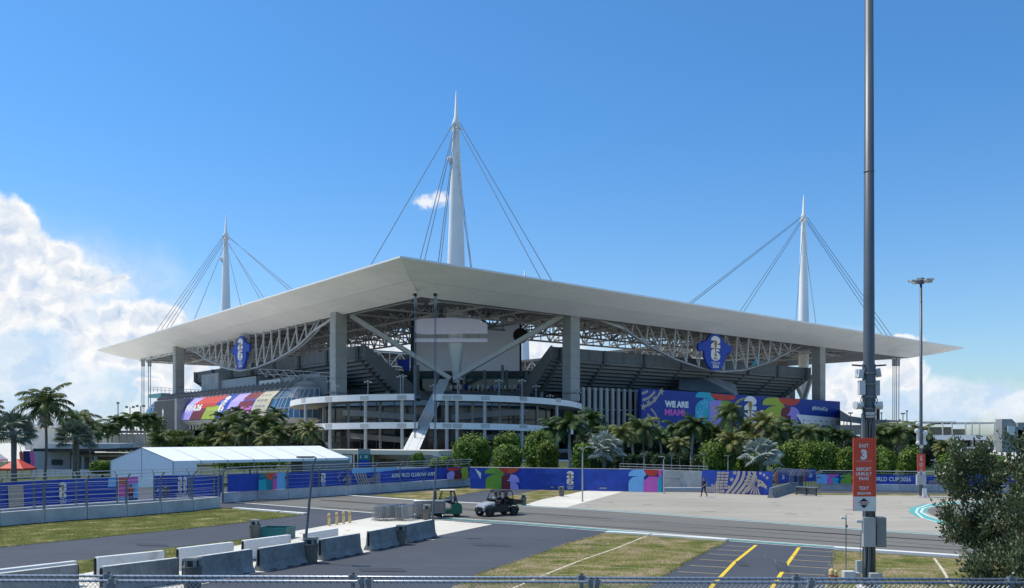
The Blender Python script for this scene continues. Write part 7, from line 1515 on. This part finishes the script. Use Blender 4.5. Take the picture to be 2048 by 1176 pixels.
def put_palm(kind, v, px, ycrown, Y, wpx, lab, grp, rz=None):
    """wpx = crown width in photo pixels"""
    L = {'coco': 6.4, 'royal': 5.6, 'yel': 5.6, 'date': 4.8}[kind]; s_ = wpx*Y/F/L; zc = at(0, ycrown, Y).z; p = at(px, 900, Y); hz = zc/(PH[kind])
    PR[(kind, v)].put((p.x, p.y, zc-PH[kind]*s_ if zc-PH[kind]*s_ < .3 else 0), random.uniform(0, 6.28) if rz is None else rz, (s_, s_, s_ if zc-PH[kind]*s_ < .3 else s_), lab, grp)
    return zc, s_
def put_palm(kind, v, px, ycrown, Y, wpx, lab, grp, rz=None):
    L = {'coco': 6.4, 'royal': 5.6, 'yel': 5.6, 'date': 4.8}[kind]; s_ = wpx*Y/F/L; zc = at(0, ycrown, Y).z; p = at(px, 900, Y)
    r_ = PR[(kind, v)].put((p.x, p.y, 0), random.uniform(0, 6.28) if rz is None else rz, s_, lab, grp)
    r_.rotation_euler = (random.uniform(-.07, .07), random.uniform(-.07, .07), r_.rotation_euler.z)
    for ch in [c for c in bpy.data.objects if c.parent == r_]:
        th_ = zc/s_/PH[kind]
        if ch.name.startswith('trunk'): ch.scale = (1, 1, th_)
        else: ch.location = (0, 0, PH[kind]*(th_-1))
    return r_
LP = [('coco', 2, 88, 808, 100, 108, 'tall dark coconut palm standing alone against the sky at the far left', .4), ('coco', 1, -22, 822, 100, 90, 'palm at the left picture edge with only frond tips showing', 1.0),
      ('coco', 0, 158, 845, 118, 84, 'shaggy palm just right of the tall lone palm', 1.3), ('coco', 1, 182, 856, 124, 70, 'lower palm right of the shaggy palm', 2)]
for k, v, px, yc, Y, w, l, rz in LP: put_palm(k, v, px, yc, Y, w, l, 'palms on the far left', rz)
for i, (px, yc, w) in enumerate(((213, 858, 50), (226, 862, 40), (240, 842, 48), (255, 848, 44), (264, 838, 52), (277, 846, 44), (290, 838, 56), (302, 842, 48), (308, 846, 52), (314, 868, 44))): put_palm('royal', i % 2, px, yc, 190+3*i, w, 'slim dark palm in the left skyline cluster, %s from the left' % ORD[i], 'slim palms left of the stadium')
for i, (k, v, px, yc, Y, w) in enumerate((('coco', 1, 318, 880, 160, 56), ('coco', 0, 428, 864, 165, 56), ('royal', 1, 452, 838, 172, 62), ('coco', 2, 470, 848, 168, 66), ('coco', 1, 492, 868, 158, 60), ('royal', 0, 506, 836, 172, 62), ('coco', 0, 524, 846, 168, 66), ('royal', 1, 541, 848, 172, 56), ('coco', 2, 556, 866, 160, 60), ('yel', 1, 448, 880, 152, 50), ('yel', 0, 535, 882, 150, 48), ('coco', 2, 593, 862, 160, 50), ('date', 0, 626, 862, 150, 62), ('royal', 0, 480, 826, 175, 50), ('royal', 1, 555, 830, 175, 52))):
    put_palm(k, v, px, yc, Y, w, 'dark green palm below the colourful facade banner, %s from the left' % ORD[[318, 428, 448, 452, 470, 480, 492, 506, 524, 535, 541, 555, 556, 593, 626].index(px)] if px != 626 else 'bushy date palm in front of the left end of the ramps', 'palms below the facade banner')
RP = [('royal', 0, 1104, 858, 150, 62), ('royal', 1, 1142, 850, 148, 76), ('royal', 1, 1180, 838, 160, 62), ('royal', 0, 1198, 866, 165, 58), ('coco', 0, 1228, 872, 155, 60), ('yel', 0, 1250, 868, 118, 54), ('coco', 1, 1291, 856, 125, 70), ('royal', 0, 1268, 862, 170, 54), ('royal', 1, 1322, 872, 150, 52), ('royal', 0, 1347, 858, 145, 58), ('royal', 1, 1384, 850, 140, 66), ('royal', 0, 1405, 862, 145, 60), ('coco', 2, 1432, 866, 140, 56),
      ('coco', 2, 1467, 832, 135, 62), ('yel', 1, 1463, 884, 112, 62), ('coco', 0, 1492, 856, 140, 56), ('yel', 0, 1530, 846, 135, 60), ('coco', 1, 1548, 862, 140, 62), ('royal', 1, 1580, 852, 150, 52), ('coco', 0, 1610, 866, 145, 54), ('royal', 0, 1640, 870, 160, 50), ('royal', 1, 1664, 868, 165, 46), ('royal', 0, 1690, 874, 165, 46), ('coco', 1, 1762, 872, 150, 62), ('coco', 0, 1790, 866, 150, 64), ('royal', 1, 1815, 872, 155, 56), ('coco', 2, 1842, 868, 155, 58), ('yel', 1, 1360, 890, 118, 46), ('yel', 0, 1508, 884, 120, 44), ('date', 0, 1890, 896, 140, 44)]
order = sorted(range(len(RP)), key=lambda i: RP[i][2])
for i, (k, v, px, yc, Y, w) in enumerate(RP):
    put_palm(k, v, px, yc-(0 if px != 1467 else 6), Y, w*1.12, '%s palm in the row below the We Are Miami mural, %s from the left' % ({'royal': 'dark royal', 'coco': 'shaggy coconut', 'yel': 'yellow-green coconut', 'date': 'small bushy'}[k], ORD[order.index(i)]), 'palms below the mural')
FP = Proto(fan_palm(5, 3, g_sil)); FP2 = Proto(fan_palm(8, 3, g_sil)); FPG = Proto(fan_palm(6, 3, mat('grey_green_fan', (.15, .195, .14), .45, var=.4, scale=2.5, trans=.15)))
for P_, px, yc, Y, w, l in ((FPG, 28, 868, 96, 104, 'large grey-green fan palm left of the tall lone palm'), (FPG, 150, 878, 108, 92, 'grey-green fan palm right of the tall lone palm'), (FP, 1208, 902, 106, 92, 'silver-blue fan palm above the long blue banner'), (FP2, 1522, 914, 108, 92, 'silver-blue fan palm above the eagle banner')):
    s_ = w*Y/F/5.2; zc = at(0, yc, Y).z; p = at(px, 900, Y); r_ = P_.put((p.x, p.y, 0), random.uniform(0, 6), s_, l, 'silver fan palms')
    for ch in [c for c in bpy.data.objects if c.parent == r_]:
        th_ = zc/s_/3
        if ch.name.startswith('trunk'): ch.scale = (1, 1, max(.2, th_))
        else: ch.location = (0, 0, 3*(th_-1))
# dim background shrubs below the mural, each its own
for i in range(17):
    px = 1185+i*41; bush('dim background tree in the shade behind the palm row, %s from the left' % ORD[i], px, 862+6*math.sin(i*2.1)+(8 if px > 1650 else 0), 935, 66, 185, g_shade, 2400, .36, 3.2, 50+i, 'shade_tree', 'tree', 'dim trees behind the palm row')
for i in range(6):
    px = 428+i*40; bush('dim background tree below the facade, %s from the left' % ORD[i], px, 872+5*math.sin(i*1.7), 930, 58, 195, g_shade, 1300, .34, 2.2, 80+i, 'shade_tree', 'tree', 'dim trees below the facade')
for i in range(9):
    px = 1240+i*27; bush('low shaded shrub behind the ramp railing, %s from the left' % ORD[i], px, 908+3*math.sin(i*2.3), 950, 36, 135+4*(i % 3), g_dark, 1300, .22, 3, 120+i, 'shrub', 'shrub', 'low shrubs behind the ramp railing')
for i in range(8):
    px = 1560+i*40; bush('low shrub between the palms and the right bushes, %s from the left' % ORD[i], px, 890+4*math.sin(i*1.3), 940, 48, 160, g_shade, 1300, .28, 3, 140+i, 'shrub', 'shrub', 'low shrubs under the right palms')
# ---------------------------------------------------------------- foreground shrub on the right
g_fore = mat('olive_leaf', (.095, .125, .05), .42, var=.5, scale=6, spec=.5, trans=.2); g_fore2 = mat('pale_leaf', (.20, .21, .12), .4, var=.3, scale=6, trans=.2)
o = thing('foreground_tree', 'small-leaved dark shrubby tree filling the lower right corner', 'tree', (9.7, 15.1, 0), absolute=True); rnd = random.Random(9)
tips = []; bm_ = MB(); lm = MB()
def grow(p, d, L, r, lv):
    pts = [p.copy()]; dd = d.copy(); n = 5
    for i in range(n): dd = (dd+Vector((rnd.uniform(-.22, .22), rnd.uniform(-.22, .22), rnd.uniform(-.12, .18)))).normalized(); p = p+dd*(L/n); pts.append(p.copy())
    bm_.tube(pts, [r*(1-.55*i/n) for i in range(n+1)], 5 if lv < 3 else 3, bark, cap=False)
    if lv >= 3:
        for i in range(1, n+1):
            for _ in range(7 if lv == 4 else 5):
                c = pts[i]+Vector((rnd.uniform(-.10, .10), rnd.uniform(-.10, .10), rnd.uniform(-.08, .10))); a = (dd+Vector((rnd.uniform(-1, 1), rnd.uniform(-1, 1), rnd.uniform(-.6, 1)))).normalized(); b = a.orthogonal().normalized(); t = rnd.uniform(0, 6.3); b = b*math.cos(t)+a.cross(b)*math.sin(t); s_ = rnd.uniform(.035, .062)
                lm.add([c, c+a*s_*.6+b*s_*.38, c+a*s_*1.5, c+a*s_*.6-b*s_*.38], [(0, 1, 2, 3)], g_fore if rnd.random() < .85 else g_fore2)
    if lv < 4:
        for k in range((8, 6, 5, 4)[lv]):
            i = rnd.randint(2, n) if lv else rnd.randint(2, n); v = (dd+Vector((rnd.uniform(-1, 1), rnd.uniform(-1, 1), rnd.uniform(-.35, .9)))*(1.1)).normalized(); grow(pts[i], v, L*rnd.uniform(.42, .6), r*.5, lv+1)
for bx, by, dx, dy, h_ in ((9.9, 15.3, -.22, 0, 3.9), (10.1, 15.6, -.05, .2, 4.5), (9.9, 14.8, -.20, -.1, 3.9), (10.4, 14.9, .05, 0, 4.4), (10.0, 15.0, -.40, .1, 3.4), (10.7, 15.3, .2, 0, 4.6), (10.0, 15.2, -.1, 0, 4.4)): grow(Vector((bx, by, 0)), Vector((dx, dy, 1)).normalized(), h_*.76, .06, 0)
bm_.build('branches', None, o); lm.build('foliage', None, o)
